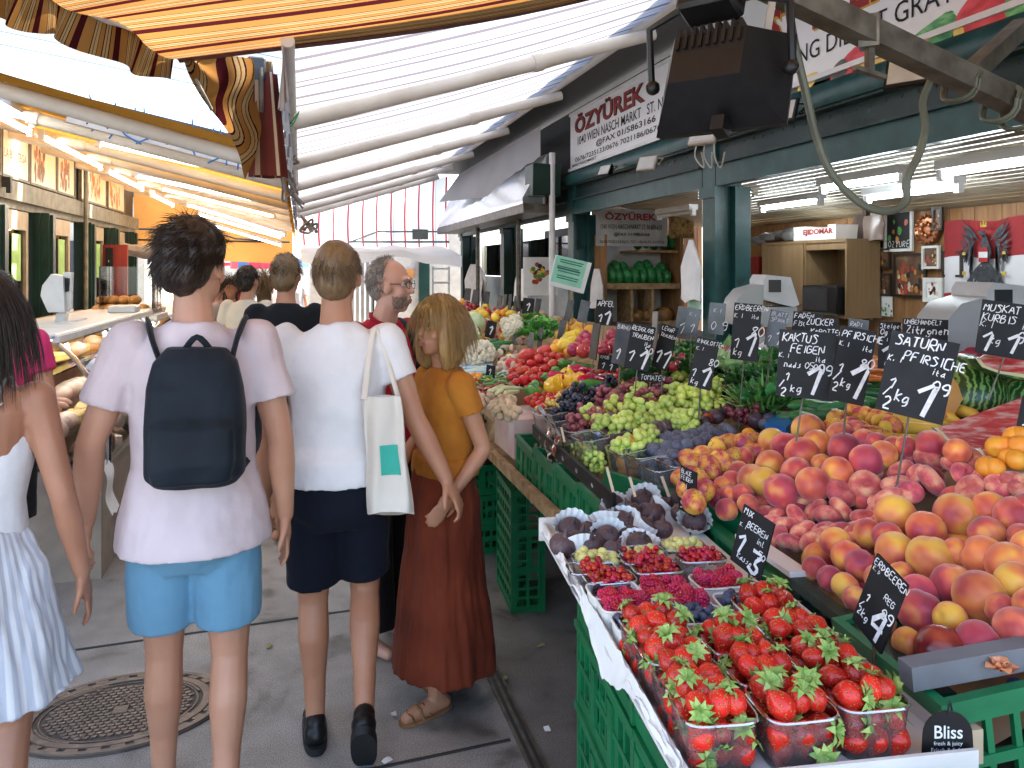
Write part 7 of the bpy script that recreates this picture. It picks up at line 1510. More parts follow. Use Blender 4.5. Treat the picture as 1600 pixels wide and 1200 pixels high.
price([(1075, 480), (1096, 483), (1088, 526), (1068, 520)], 3.6, 3.57, [('K. I', .2, .3, .12), ('1', .4, .9, .4)], 'small grey plate in the middle of three below the hanging bag', (1078, 560), 'grey', .08)
price([(1058, 478), (1074, 480), (1068, 530), (1054, 526)], 3.7, 3.68, [('1', .4, .85, .4)], 'narrow grey plate leftmost of three below the hanging bag', (1060, 560), 'grey', .08)
price([(934, 468), (941, 468), (937, 505), (931, 505)], 4.0, 4.1, [], 'black board seen edge on beside the small bright board', (934, 520)) if False else None
price([(927, 505), (938, 506), (930, 562), (919, 560)], 3.9, 3.6, [], 'plain black board seen almost edge on left of the grape boards', (922, 590))
price([(938, 552), (966, 556), (962, 582), (932, 576)], 3.8, 3.77, [('KNOB', .08, .3, .2), ('1', .2, .92, .4), ('1', .6, .95, .45)], 'low dark price board in front of the apples', (944, 600), w_=.13)
price([(998, 582), (1036, 585), (1034, 598), (996, 595)], 3.4, 3.37, [('TOMATEN', .1, .8, .6)], 'low wide black price strip behind the tomatoes', (1014, 612), w_=.12)
price([(1020, 486), (1028, 487), (1024, 560), (1016, 558)], 3.8, 3.7, [], 'thin pale plate seen edge on left of the hanging bag', (1018, 590), 'grey')
for k, (c, d) in enumerate((((818, 465, 836, 467, 832, 492, 815, 490), 7.6), ((838, 466, 846, 467, 842, 492, 834, 490), 7.7), ((780, 462, 787, 462, 780, 485, 773, 484), 8.2), ((789, 460, 793, 460, 789, 483, 785, 483), 8.3), ((796, 460, 801, 460, 797, 484, 792, 484), 8.1), ((804, 462, 810, 463, 806, 486, 801, 485), 7.9), ((888, 468, 898, 470, 890, 503, 880, 500), 5.9), ((907, 468, 923, 471, 915, 506, 902, 502), 5.6), ((877, 500, 886, 502, 876, 543, 866, 541), 5.3), ((761, 500, 776, 503, 772, 530, 758, 526), 6.4), ((791, 502, 800, 504, 796, 545, 788, 543), 6.2), ((802, 503, 813, 505, 810, 540, 799, 537), 6.1), ((828, 519, 835, 520, 831, 548, 824, 546), 5.2), ((843, 512, 849, 513, 845, 544, 838, 543), 5.3), ((760, 570, 774, 572, 772, 592, 759, 589), 4.5), ((805, 588, 818, 592, 818, 612, 805, 610), 4.1), ((842, 594, 864, 598, 862, 610, 841, 606), 4.2), ((740, 452, 750, 454, 745, 475, 736, 473), 9.4), ((728, 450, 737, 451, 733, 470, 724, 469), 9.8), ((758, 455, 766, 456, 762, 480, 755, 479), 9.0))):
    names = ('speckled grey plate beside the far food poster', 'grey plate right of the speckled one by the far food poster', 'leftmost of four thin plates by the far post', 'second of four thin plates by the far post', 'third of four thin plates by the far post', 'fourth of four thin plates by the far post', 'pale plate under the tilted mint notice', 'scratched pale plate right below the tilted mint notice', 'long pale plate stuck in the oranges', 'dark plate behind the cabbages', 'thin pale plate before the parsley', 'pale plate touching the thin one before the parsley', 'short white plate just behind the tomatoes', 'white plate leaning right behind the tomatoes', 'dark plate beside the film wrapped trays', 'dark plate behind the chilies', 'small dark plate before the green peppers', 'far plate near the ladder', 'farthest plate near the ladder', 'far plate by the bunch of grey bags')
    price([(c[0], c[1]), (c[2], c[3]), (c[4], c[5]), (c[6], c[7])], d, d - .04, [('1', .3, .8, .5)] if k in (0, 9, 14, 15, 16) else [], names[k] + ', a small price board', None, 'grey' if k not in (0, 9, 14, 15, 16) else 'dark', .15)
price([(1157, 782), (1204, 819), (1192, 910), (1146, 880)], 1.76, 1.68, [('MIX', .08, .13, .11), ('BEEREN', .26, .31, .11), ('K. I', .04, .36, .07), ('inl', .66, .46, .09), ('1', .06, .80, .34), ('Kasse', .18, .88, .10), ('3', .55, .97, .40), ('50', .78, .66, .12)], 'near black price board chalked MIX BEEREN 3.50 among the raspberries', (1168, 922), w_=.14)
price([(1357, 849), (1407, 911), (1385, 1027), (1343, 984)], 1.42, 1.34, [('ERDBEEREN', .04, .12, .10), ('K. D', .06, .20, .06), ('REG', .60, .40, .09), ('1', .16, .62, .12), ('/', .06, .74, .10), ('2kg', .06, .84, .11), ('4', .44, .94, .42), ('99', .66, .62, .15)], 'nearest black price board chalked ERDBEEREN 4.99 above the strawberries', (1365, 1045), w_=.14)
price([(1061, 727), (1087, 738), (1086, 810), (1063, 796)], 2.2, 2.14, [('BLAUE', .08, .14, .10), ('FEIGEN', .08, .28, .10), ('K. I', .08, .44, .10), ('1', .16, .72, .16), ('50', .1, .92, .16), ('4', .45, .92, .34)], 'small black price board chalked FEIGEN behind the figs', (1080, 840), w_=.14)
price([(1597, 618), (1660, 632), (1645, 730), (1579, 712)], 1.9, 1.84, [('1', .10, .62, .2), ('/', .04, .78, .14), ('2', .06, .96, .2), ('kg', .2, .9, .14)], 'black price board cut off by the right edge of the photo', (1620, 770), w_=.13)
# ================================================================ scales
def scale_(p, s, rz, label):
    t_ = thing('shop_scale', label, 'scale', p); M = Matrix.Translation(p) @ Matrix.Rotation(rz, 4, 'Z') @ Matrix.Scale(s, 4)
    prof = [(-.22, 0), (-.22, .10), (-.19, .20), (-.12, .28), (.02, .32), (.02, 0)]; n = len(prof); g = MB()
    g.add([(x, y, z) for y in (-.16, .16) for x, z in prof], [tuple(range(n)), tuple(range(2 * n - 1, n - 1, -1))] + [(k, n + k, n + (k + 1) % n, (k + 1) % n) for k in range(n)], 0, M); g.build('body', m_scale, t_)
    prof = [(.021, .20), (.021, .36), (.05, .40), (.24, .38), (.31, .16), (.26, .14)]; g = MB(); n = len(prof); g.add([(x, y, z) for y in (-.17, .17) for x, z in prof], [tuple(range(n)), tuple(range(2 * n - 1, n - 1, -1))] + [(k, n + k, n + (k + 1) % n, (k + 1) % n) for k in range(n)], 0, M); g.build('display_head', pm('light_scale_head', (.50, .51, .52), rough=.4) if 'light_scale_head' not in bpy.data.materials else bpy.data.materials['light_scale_head'], t_)
    g = MB(); g.box((.06, -.176, .26), (.16, -.1705, .36), 0, M); g.build('screen', m_screen, t_); g = MB(); g.box((.02, -.15, -.02), (.30, .15, .14), 0, M); g.build('base', m_scale, t_)
scale_(at(1178, 505, 4.3), .68, R(-14), 'grey shop scale left of the spinach board below the cabinet'); scale_(at(1508, 548, 3.3), .74, R(-14), 'grey shop scale behind the pumpkin price board at the right')
g = MB(); g.box((2.9, .2, .4), (3.5, 7.5, 1.12)); t_ = thing('counter_shelf', 'dark counter behind the produce table under the scales', 'counter', (3.2, 4, 0)); g.build('body', m_woodD, t_)
# ================================================================ people
def skin_mat(name, c, c2):
    return pm(name, c, c2, rough=.5, scale=6, bump=.05, bscale=90, sss=.12, lo=.3, hi=.7)
sk_a = skin_mat('skin_tan', (.46, .225, .13), (.39, .17, .095)); sk_b = skin_mat('skin_warm', (.50, .26, .165), (.43, .20, .12)); sk_c = skin_mat('skin_deep', (.40, .19, .115), (.32, .14, .08)); sk_p = skin_mat('skin_pale', (.60, .36, .26), (.54, .28, .20))
def fabric(name, c, c2=None, **k): return pm(name, c, c2 or tuple(x * .86 for x in c), rough=k.pop('rough', .85), scale=k.pop('scale', 5), bump=.5, bscale=16, sheen=.03, spec=.2, **k)
def cap(mb, p, q, r0, r1, n=12):
    p, q = V(p), V(q); d = (q - p); L_ = d.length; d = d / L_ if L_ > 1e-6 else V((0, 0, 1)); P, Rr = [], []
    for k in range(5): a = pi / 2 * k / 4; P.append(p - d * r0 * cos(a)); Rr.append(max(r0 * sin(a), 1e-4))
    for k in range(5): a = pi / 2 * k / 4; P.append(q + d * r1 * sin(a)); Rr.append(max(r1 * cos(a), 1e-4))
    mb.tube(P, Rr, n)
def limb(mb, pts, rs):
    for i in range(len(pts) - 1): cap(mb, pts[i], pts[i + 1], rs[i], rs[i + 1])
def hand(mb, w, d, palm, side, curl=.5, s=1.0):
    """wrist w, direction d, palm normal, side +1 thumb on +cross side"""
    w, d = V(w), V(d).normalized(); n_ = V(palm); n_ = (n_ - d * n_.dot(d)).normalized(); a = d.cross(n_) * side
    M = Matrix(((a.x, d.x, n_.x, w.x), (a.y, d.y, n_.y, w.y), (a.z, d.z, n_.z, w.z), (0, 0, 0, 1)))
    mb.ell((0, .048 * s, 0), (.040 * s, .052 * s, .016 * s), 14, 9, 0, M); mb.ell((.022 * s, .035 * s, .006 * s), (.018 * s, .032 * s, .017 * s), 10, 7, 0, M)
    for k, (x, L_) in enumerate(((.030, .070), (.010, .080), (-.011, .075), (-.031, .058))):
        p = V((x, .090, 0)) * s; ang = -.1 + curl * (.25 + .05 * k); rad = (.0092, .0095, .0092, .0082)[k] * s
        for j, f in enumerate((.45, .31, .26)):
            q = p + V((x * .06, cos(ang), sin(ang))) * L_ * f * s; cap(mb, M @ p, M @ q, rad * (1 - .08 * j), rad * (.93 - .08 * j), 8); p = q; ang += curl * .75
    p = V((.034, .025, .004)) * s; q = V((.058, .055, .016)) * s; r_ = V((.062, .085, .028)) * s; cap(mb, M @ p, M @ q, .0125 * s, .0108 * s, 8); cap(mb, M @ q, M @ r_, .0105 * s, .0085 * s, 8)
def bodyJ(**k):
    J = dict(head=(0, .025, 1.665), neck=(0, -.015, 1.48), shL=(-.178, -.005, 1.435), elL=(-.235, -.03, 1.15), wrL=(-.25, .04, .90), shR=(.178, -.005, 1.435), elR=(.235, -.03, 1.15), wrR=(.25, .04, .90),
             hipL=(-.088, 0, .92), knL=(-.095, .02, .50), anL=(-.095, -.02, .085), hipR=(.088, 0, .92), knR=(.095, .02, .50), anR=(.095, -.02, .085), ftL=(-.1, 1, -.25), ftR=(.1, 1, -.25), headrot=0, curl=.5)
    J.update(k); return {a: (V(b) if isinstance(b, tuple) else b) for a, b in J.items()}
def fold(me, amp, fr, seed=0, ax=(1, 1, .45), zlo=-9, zhi=9):
    me.update(); ns = [V(v_.normal) for v_ in me.vertices]
    for v_, n_ in zip(me.vertices, ns):
        p = v_.co; q = V((p.x * fr * ax[0] + seed, p.y * fr * ax[1], p.z * fr * ax[2])); k = noise.noise(q) + .5 * noise.noise(q * 2.3 + V((3, 1, 2)))
        v_.co = p + n_ * amp * k
def put(me, name, mat, parent):
    me.materials.clear(); me.materials.append(mat); me.name = name; o = bpy.data.objects.new(name, me); COL.objects.link(o); o.parent = parent; return o
SKN = {}
def person(label, loc, rz, H, J, skin, vox=.0075, female=False, face=False, hands=True, group=None, feet=True):
    t_ = thing('person', label, 'person', loc, rz, group); s = H / 1.8; t_.scale = (s, s, s); mb = MB(); k = .88 if female else 1.0
    h = J['head']; hm = Matrix.Translation(h) @ Matrix.Rotation(J['headrot'], 4, 'Z')
    mb.ell((0, -.012, .03), (.076, .096, .098), 20, 14, 0, hm); mb.ell((0, .022, -.045), (.058, .066, .075), 16, 10, 0, hm); mb.ell((0, .055, -.092), (.030, .028, .026), 10, 8, 0, hm)
    for sx in (-1, 1): mb.ell((sx * .077, -.008, -.005), (.011, .022, .033), 8, 8, 0, hm @ Matrix.Rotation(sx * .25, 4, 'Z')); mb.ell((sx * .036, .06, -.028), (.026, .024, .024), 8, 6, 0, hm)
    cap(mb, hm @ V((0, .082, .020)), hm @ V((0, .104, -.022)), .010, .0145, 8); mb.ell((0, .088, .036), (.052, .016, .012), 10, 6, 0, hm); mb.ell((0, .084, -.060), (.025, .013, .008), 10, 6, 0, hm); mb.ell((0, .082, -.071), (.022, .013, .008), 10, 6, 0, hm)
    limb(mb, [J['neck'] + V((0, 0, -.04)), V(hm @ V((0, -.012, -.075)))], [.066 * k, .054 * k])
    mb.loft([(0, -.01, 1.50, .05, .05), (0, -.015, 1.46, .13 * k, .07), (0, -.015, 1.40, .165 * k, .095), (0, -.005, 1.28, .155 * k, .110), (0, .0, 1.12, .128 * k, .100), (0, 0, 1.0, .138, .098), (0, -.01, .90, .148, .105), (0, -.005, .83, .12, .09)], 24)
    for S_ in 'LR':
        sg = -1 if S_ == 'L' else 1; sh, el, wr = J['sh' + S_], J['el' + S_], J['wr' + S_]; mid = sh.lerp(el, .4); fm = el.lerp(wr, .3)
        limb(mb, [sh * 1, mid, el, fm, wr], [.060 * k, .050 * k, .040 * k, .042 * k, .027 * k])
        if hands: hand(mb, wr, wr - el, J.get('palm' + S_, V((-sg, 0, 0))), J.get('thumb' + S_, -1 if sg > 0 else 1) , J['curl'])
        hp, kn, an = J['hip' + S_], J['kn' + S_], J['an' + S_]; fd = J['ft' + S_].normalized()
        sd_ = (an - kn).normalized(); bk_ = V((0, -1, 0)); calf = kn.lerp(an, .30) + bk_ * .018
        limb(mb, [hp, hp.lerp(kn, .45), kn], [.082, .074, .055]); limb(mb, [kn, calf, kn.lerp(an, .62), an], [.053, .056, .042, .034])
        mb.ell(tuple(hp + V((0, -.03, -.02))), (.070, .075, .08), 12, 8)
        if feet:
            to = an + fd * .15; to.z = max(.026, an.z - .06 + fd.z * .0) if fd.z > -.5 else an.z + fd.z * .15; hl = an - V((fd.x, fd.y, 0)) * .045; hl.z = an.z - .045
            cap(mb, hl, an + fd * .05 + V((0, 0, -.035)), .033, .036); cap(mb, an + fd * .05 + V((0, 0, -.035)), to, .036, .026); cap(mb, an, hl, .034, .032)
    me = remesh(mb, vox, 5, 'body'); put(me, 'body', skin, t_)
    return t_, hm
def garment(t_, name, build, mat, vox=.009, amp=.006, fr=7, smooth=3, seed=0, ax=(1, 1, .45)):
    mb = MB(); build(mb); me = remesh(mb, vox, smooth, name); fold(me, amp * 1.25, fr, seed, ax); fold(me, amp * .45, fr * 2.6, seed + 5, (ax[0], ax[1], ax[2] * 1.6)); return put(me, name, mat, t_)
def tshirt(J, hem, grow=1.0, sleeve=.52, neck=1.505, female=False, hemw=1.0):
    k = (.9 if female else 1.0) * grow
    def b(mb):
        mb.loft([(0, -.008, hem, .196 * k * hemw, .158 * k * hemw), (0, -.006, max(hem + .09, .93), .188 * k * (.5 + hemw / 2), .150 * k * (.5 + hemw / 2)), (0, 0, 1.08, .163 * k, .128 * k), (0, -.006, 1.22, .170 * k, .130 * k), (0, -.014, 1.34, .180 * k, .122 * k), (0, -.016, 1.42, .168 * k, .098), (0, -.016, 1.465, .125 * k, .082), (0, -.012, neck, .068, .068)], 30)
        for S_ in 'LR': sh, el = J['sh' + S_], J['el' + S_]; q = sh.lerp(el, sleeve); cap(mb, sh + V((0, 0, .0)), sh.lerp(el, .2), .072 * k, .071 * k); mb.tube([sh, sh.lerp(el, sleeve * .5), q], [.070 * k, .071 * k, .072 * k], 14)
    return b
def trousers(J, top, f, w=1.0):
    def b(mb):
        mb.loft([(0, -.008, top, .160, .122), (0, -.012, .92, .176, .136), (0, -.012, .84, .172, .13), (0, -.005, .78, .13, .10)], 26)
        for S_ in 'LR': hp, kn = J['hip' + S_], J['kn' + S_]; q = hp.lerp(kn, f); mb.tube([hp + V((0, -.005, .02)), hp.lerp(kn, f * .5), q], [.100 * w, .097 * w, .094 * w], 18)
    return b
def strands(t_, name, mat, hm, n, keep, length, flow, rad=.0011, base=((0, -.012, .034), (.080, .100, .103)), seg=4, spread=.35, lift=.7):
    mb = MB(); c_, r_ = base
    while n > 0:
        z = rnd(-.75, 1); a = rnd(0, 2 * pi); q = math.sqrt(max(0, 1 - z * z)); d = V((q * cos(a), q * sin(a), z))
        if not keep(d): continue
        n -= 1; p = V((c_[0] + d.x * r_[0], c_[1] + d.y * r_[1], c_[2] + d.z * r_[2])); L_ = length * rnd(.6, 1.25); fl = V(flow(d)); dirv = (d * lift + fl + V((rnd(-1, 1), rnd(-1, 1), rnd(-1, 1))) * spread).normalized(); P = [hm @ p]; cur = p
        for j in range(seg): cur = cur + dirv * L_ / seg; dirv = (dirv + V((0, 0, -.25)) + fl * .2).normalized(); P.append(hm @ cur)
        mb.tube(P, [rad * 1.6 * (1 - .75 * j / seg) for j in range(seg + 1)], 3, caps=False)
    o = mb.build(name, mat, t_, local=True, sharp=None); return o
def hairmat(name, c, c2): return pm(name, c, c2, rough=.45, scale=30, stretch=(3, 3, .6), lo=.3, hi=.7, spec=.4)
def skullcap(t_, mat, hm, pieces, amp=.006, fr=40, vox=.008):
    mb = MB()
    for c_, r_ in pieces: mb.ell(c_, r_, 20, 14, 0, hm)
    me = remesh(mb, vox, 1, 'hair'); fold(me, amp, fr, 3, (1, 1, .4)); return put(me, 'hair', mat, t_)
def shoe(t_, J, S_, mat, sole):
    an = J['an' + S_]; fd = J['ft' + S_].normalized(); f2 = V((fd.x, fd.y, 0)).normalized(); tilt = J.get('tilt' + S_, 0); M = Matrix.Translation(an) @ Matrix.Rotation(math.atan2(-f2.x, f2.y), 4, 'Z') @ Matrix.Rotation(tilt, 4, 'X')
    mb = MB(); mb.ell((0, -.02, -.035), (.042, .055, .045), 14, 10, 0, M); mb.ell((0, .06, -.045), (.043, .085, .035), 14, 10, 0, M); mb.ell((0, .13, -.055), (.042, .055, .026), 14, 10, 0, M); mb.ell((0, -.015, .0), (.038, .045, .035), 12, 8, 0, M); me = remesh(mb, .006, 3, 'shoe'); o = put(me, 'shoe', mat, t_)
    g = MB(); g.loft([(0, 0, 0, 1, 1), (0, 0, 1, 1.02, 1.02)], 24, M=M @ Matrix.Translation((0, .052, -.086)) @ Matrix.Diagonal((.043, .135, .026, 1)), sq=2.6); s_ = g.build('sole', sole, None); s_.parent = o; KIDS.setdefault(o.name, []).append(s_); return o
m_navy = fabric('navy_shorts_cloth', (.004, .006, .014)); m_wtee = fabric('white_tshirt_cloth', (.74, .73, .74)); m_pink = fabric('pale_pink_tshirt_cloth', (.58, .49, .51), (.52, .42, .43)); m_blue = fabric('sky_blue_shorts_cloth', (.14, .30, .43)); m_bpk = fabric('dark_backpack_cloth', (.004, .0075, .012), (.007, .012, .019), rough=.65)
m_must = fabric('mustard_dress_cloth', (.46, .18, .022), (.36, .12, .014)); m_rust = fabric('rust_skirt_cloth', (.16, .030, .012), (.115, .020, .008)); m_redp = fabric('red_polo_cloth', (.42, .012, .03)); m_cream = fabric('cream_tshirt_cloth', (.60, .52, .42)); m_dark = fabric('black_top_cloth', (.008, .008, .010))
h_dark = hairmat('dark_brown_hair', (.014, .009, .007), (.04, .024, .016)); h_light = hairmat('light_brown_hair', (.20, .125, .06), (.12, .07, .033)); h_blond = hairmat('blond_hair', (.36, .215, .075), (.22, .12, .038)); h_grey = hairmat('grey_hair', (.30, .26, .22), (.20, .16, .13))
nk = lambda d: d.z > .02 + .55 * max(0, d.y) or (d.y < .25 and d.z > -.55 and abs(d.x) < .98)
back_hair = lambda d: (d.y < .45 or d.z > .45) and d.z > -.55 - .0 * d.y and not (abs(d.x) > .75 and d.z < -.1 and d.y > -.3)
# ---- man in white T-shirt
J = bodyJ(knL=(-.085, .05, .50), anL=(-.075, .0, .088), knR=(.10, .07, .52), anR=(.095, -.20, .19), ftR=(.05, 1, -.9), tiltR=-.9, elR=(.275, -.05, 1.16), wrR=(.385, -.085, .945), headrot=-.18, curl=.8, palmR=(-.6, .3, -.4))
t_, hm = person('man in a white T-shirt and navy shorts walking away', (.125, 2.80, 0), R(-4), 1.78, J, sk_a, feet=False)
garment(t_, 'tshirt', tshirt(J, .945, 1.0, .50), m_wtee, amp=.009, fr=6, seed=1); garment(t_, 'shorts', trousers(J, 1.0, .84, 1.0), m_navy, amp=.006, fr=6, seed=4)
skullcap(t_, h_light, hm, [((0, -.022, .042), (.080, .094, .098)), ((0, -.045, -.01), (.070, .068, .075))], .003); strands(t_, 'hair_strands', h_light, hm, 2600, back_hair, .026, lambda d: (.2, .5 * (d.z > .5), -.75), .0008, spread=.35, lift=.4)
for S_ in 'LR': shoe(t_, J, S_, m_black, m_ink)
t_ = thing('tote_bag', 'white cloth tote bag with a teal print on the shoulder of the man in white', 'bag', (.27, 2.62, .8))
g = MB(); bx0 = V((.265, 2.62, 0))
def tb(u, v_):
    a = 2 * pi * u; w_ = .10 * (.82 + .18 * v_) * (1 + .04 * sin(v_ * 9)); return tuple(bx0 + V((w_ * math.copysign(abs(cos(a)) ** .6, cos(a)) * .75 + .03 * v_, w_ * cos(a) * -.2 + .035 * sin(a) * (.5 + v_) + .008 * sin(a * 5 + v_ * 4), 1.25 - .40 * v_ - .02 * sin(a) * v_)))
g.grid(tb, 60, 20); n = len(g.v); g.add([tuple(bx0 + V((.03, 0, .86)))], []); g.f += [(n, 20 * 61 + i, 20 * 61 + i + 1) for i in range(60)]; g.m += [0] * 60; g.build('pouch', fabric('tote_cloth', (.70, .66, .58), (.62, .57, .50)), t_)
g = MB(); g.tube(bez([bx0 + V((-.06, 0, 1.24)), V((.255, 2.74, 1.47)), bx0 + V((.06, .05, 1.24))], 8), .011, 8, flat=.5); g.build('handle', bpy.data.materials['tote_cloth'], t_)
g = MB(); g.grid(lambda u, v_: tuple(V(tb(.72 + .09 * u, .42 + .26 * v_)) + V((0, -.004, 0))), 6, 6); g.build('print', pm('teal_print', (.04, .42, .32), rough=.8), t_)
# ---- man with backpack
J = bodyJ(knL=(-.09, .07, .50), anL=(-.095, .10, .088), knR=(.10, .0, .50), anR=(.09, -.12, .11), elL=(-.275, -.02, 1.16), wrL=(-.30, .06, .92), elR=(.245, -.03, 1.15), wrR=(.262, .02, .895), headrot=-.55)
t_, hm = person('tall dark haired man in a pale pink T-shirt and blue shorts with a backpack', (-.31, 2.50, 0), R(3), 1.82, J, sk_b)
garment(t_, 'tshirt', tshirt(J, .845, 1.05, .62, hemw=1.08), m_pink, amp=.010, fr=6, seed=2); garment(t_, 'shorts', trousers(J, .98, .76, 1.04), m_blue, amp=.006, fr=6, seed=5)
skullcap(t_, h_dark, hm, [((0, -.02, .055), (.090, .104, .104)), ((0, -.055, .0), (.078, .070, .085))], .010, 25); strands(t_, 'hair_strands', h_dark, hm, 2600, back_hair, .060, lambda d: (.9 * d.y + .3 * d.x, -.9 * d.x - .35, -.15 if d.z > .3 else -.8), .0010, spread=.40, lift=.42)
bp = thing('backpack', 'dark navy cloth backpack on the back of the tall man', 'backpack', (-.30, 2.34, 1.05))
def rb(mb):
    mb.loft([(-.285, 2.325, 1.035, .120, .062), (-.285, 2.315, 1.07, .148, .085), (-.285, 2.315, 1.20, .150, .090), (-.285, 2.325, 1.33, .142, .080), (-.285, 2.34, 1.41, .125, .062), (-.285, 2.352, 1.45, .09, .04)], 32, sq=3.4)
    mb.loft([(-.285, 2.24, 1.06, .11, .03), (-.285, 2.235, 1.12, .122, .036), (-.285, 2.24, 1.22, .118, .032), (-.285, 2.25, 1.25, .10, .02)], 28, sq=3.2)
mb = MB(); rb(mb); me = remesh(mb, .008, 4, 'pack'); fold(me, .007, 8, 9)
for v_ in me.vertices: v_.co = V((v_.co.x * .90 - .0285 + .30, v_.co.y - 2.34 + .012, (v_.co.z - 1.035) * .93 + .02))
put(me, 'pack', m_bpk, bp)
g = MB()
for sx in (-1, 1):
    pts = [V((-.285 + sx * .085, 2.365, 1.375)), V((-.295 + sx * .115, 2.40, 1.475)), V((-.30 + sx * .135, 2.50, 1.515)), V((-.30 + sx * .14, 2.60, 1.45)), V((-.30 + sx * .15, 2.64, 1.32)), V((-.30 + sx * .17, 2.56, 1.15)), V((-.29 + sx * .115, 2.40, 1.10))]; g = MB(); g.tube(bez(pts, 6), .026, 8, flat=.3); g.build('strap', m_bpk, bp)
g = MB(); g.tube(bez([V((-.33, 2.37, 1.43)), V((-.285, 2.355, 1.485)), V((-.24, 2.37, 1.43))], 5), .009, 6); g.build('top_handle', m_bpk, bp); g = MB(); g.box((-.40, 2.268, 1.275), (-.17, 2.276, 1.283)); g.build('zip', m_ink, bp)
# ---- woman in the rust skirt, side on, facing left
J = bodyJ(elL=(-.20, -.09, 1.15), wrL=(-.20, .06, .985), elR=(.19, .02, 1.15), wrR=(.15, .16, 1.02), shL=(-.150, -.005, 1.425), shR=(.150, -.005, 1.425), anL=(-.06, .07, .082), knL=(-.07, .06, .5), anR=(.06, -.12, .10), knR=(.07, .0, .5), headrot=.25, hipL=(-.08, 0, .92), hipR=(.08, 0, .92))
t_, hm = person('blond woman in a mustard top and long rust skirt facing left', (.535, 2.95, 0), R(108), 1.57, J, sk_a, female=True, face=True)
garment(t_, 'top', tshirt(J, 1.02, 1.0, .45, 1.49, True), m_must, amp=.007, fr=7, seed=7)
garment(t_, 'skirt', lambda mb: mb.loft([(0, 0, 1.12, .135, .108), (0, 0, 1.02, .158, .125), (0, -.005, .88, .182, .155), (0, -.005, .55, .20, .185), (0, -.005, .17, .235, .225)], 40), m_rust, amp=.016, fr=9, seed=3, ax=(1.2, 1.2, .10))
hb = MB(); hb.ell((0, -.012, .045), (.094, .112, .105), 22, 16, 0, hm); hb.ell((0, -.055, -.06), (.100, .080, .135), 20, 14, 0, hm)
for sx in (-1, 1): hb.ell((sx * .075, .0, -.06), (.034, .070, .135), 14, 10, 0, hm)
hb.ell((0, .062, .075), (.058, .044, .04), 12, 8, 0, hm); me = remesh(hb, .008, 2, 'hair'); fold(me, .007, 26, 2, (1.6, 1.6, .12)); put(me, 'hair', h_blond, t_)
strands(t_, 'hair_strands', h_blond, hm, 1500, lambda d: d.y < .35 or d.z > .5, .15, lambda d: (d.x * .12, d.y * .12 - .03, -1.1), .0010, ((0, -.012, .05), (.094, .112, .105)), 5, .10)
g = MB()
for S_ in 'LR':
    an = J['an' + S_]; fd = J['ft' + S_]; fd = V((fd.x, fd.y, 0)).normalized(); M = Matrix.Translation((an.x, an.y, an.z - .074)) @ Matrix.Rotation(math.atan2(-fd.x, fd.y), 4, 'Z'); g = MB(); g.loft([(0, .05, -.006, .040, .128), (0, .05, .008, .043, .132)], 26, M=M, sq=2.5); sd_ = g.build('sandal', pm('tan_leather', (.30, .16, .07), (.22, .11, .05), rough=.6) if S_ == 'L' else bpy.data.materials['tan_leather'], None); sd_.parent = t_
    g = MB(); 
    for yy, h_ in ((.125, .040), (.085, .058)): g.tube([M @ V((-.042, yy, .004)), M @ V((-.03, yy + .01, h_ * .85)), M @ V((0, yy + .015, h_)), M @ V((.03, yy, h_ * .85)), M @ V((.042, yy - .02, .004))], .007, 6, flat=.4)
    g.tube([M @ V((-.042, .04, .004)), M @ V((-.01, .07, .062)), M @ V((.03, .11, .042))], .006, 6, flat=.4); b_ = g.build('sandal_strap', bpy.data.materials['tan_leather'], None); b_.parent = sd_
def eyes(t_, hm, iris, brow):
    for sx in (-1, 1):
        g = MB(); g.ell((sx * .031, .073, .012), (.0125, .0125, .0105), 14, 10, 0, hm); e = g.build('eye', pm('eye_white', (.70, .67, .64), rough=.2) if 'eye_white' not in bpy.data.materials else bpy.data.materials['eye_white'], None); e.parent = t_
        g = MB(); g.ell((sx * .031, .0835, .012), (.0055, .0028, .0055), 12, 8, 0, hm); i_ = g.build('iris', iris, None); i_.parent = e
        g = MB(); g.tube([hm @ V((sx * .016, .094, .031)), hm @ V((sx * .034, .092, .036)), hm @ V((sx * .05, .078, .030))], [.003, .0042, .002], 6); b_ = g.build('eyebrow', brow, None); b_.parent = t_
        g = MB(); g.tube([hm @ V((sx * .019, .083, .015)), hm @ V((sx * .031, .0875, .0225)), hm @ V((sx * .044, .079, .015))], .0022, 6); b_ = g.build('eyelid', brow, None); b_.parent = t_
    g = MB(); g.ell((0, .0955, -.0605), (.0235, .004, .0058), 12, 6, 0, hm); g.ell((0, .0935, -.0705), (.020, .004, .006), 12, 6, 0, hm); b_ = g.build('lips', pm('lip_skin', (.40, .13, .10), rough=.45) if 'lip_skin' not in bpy.data.materials else bpy.data.materials['lip_skin'], None); b_.parent = t_
eyes(t_, hm, pm('brown_iris', (.05, .03, .02), rough=.2), h_dark)
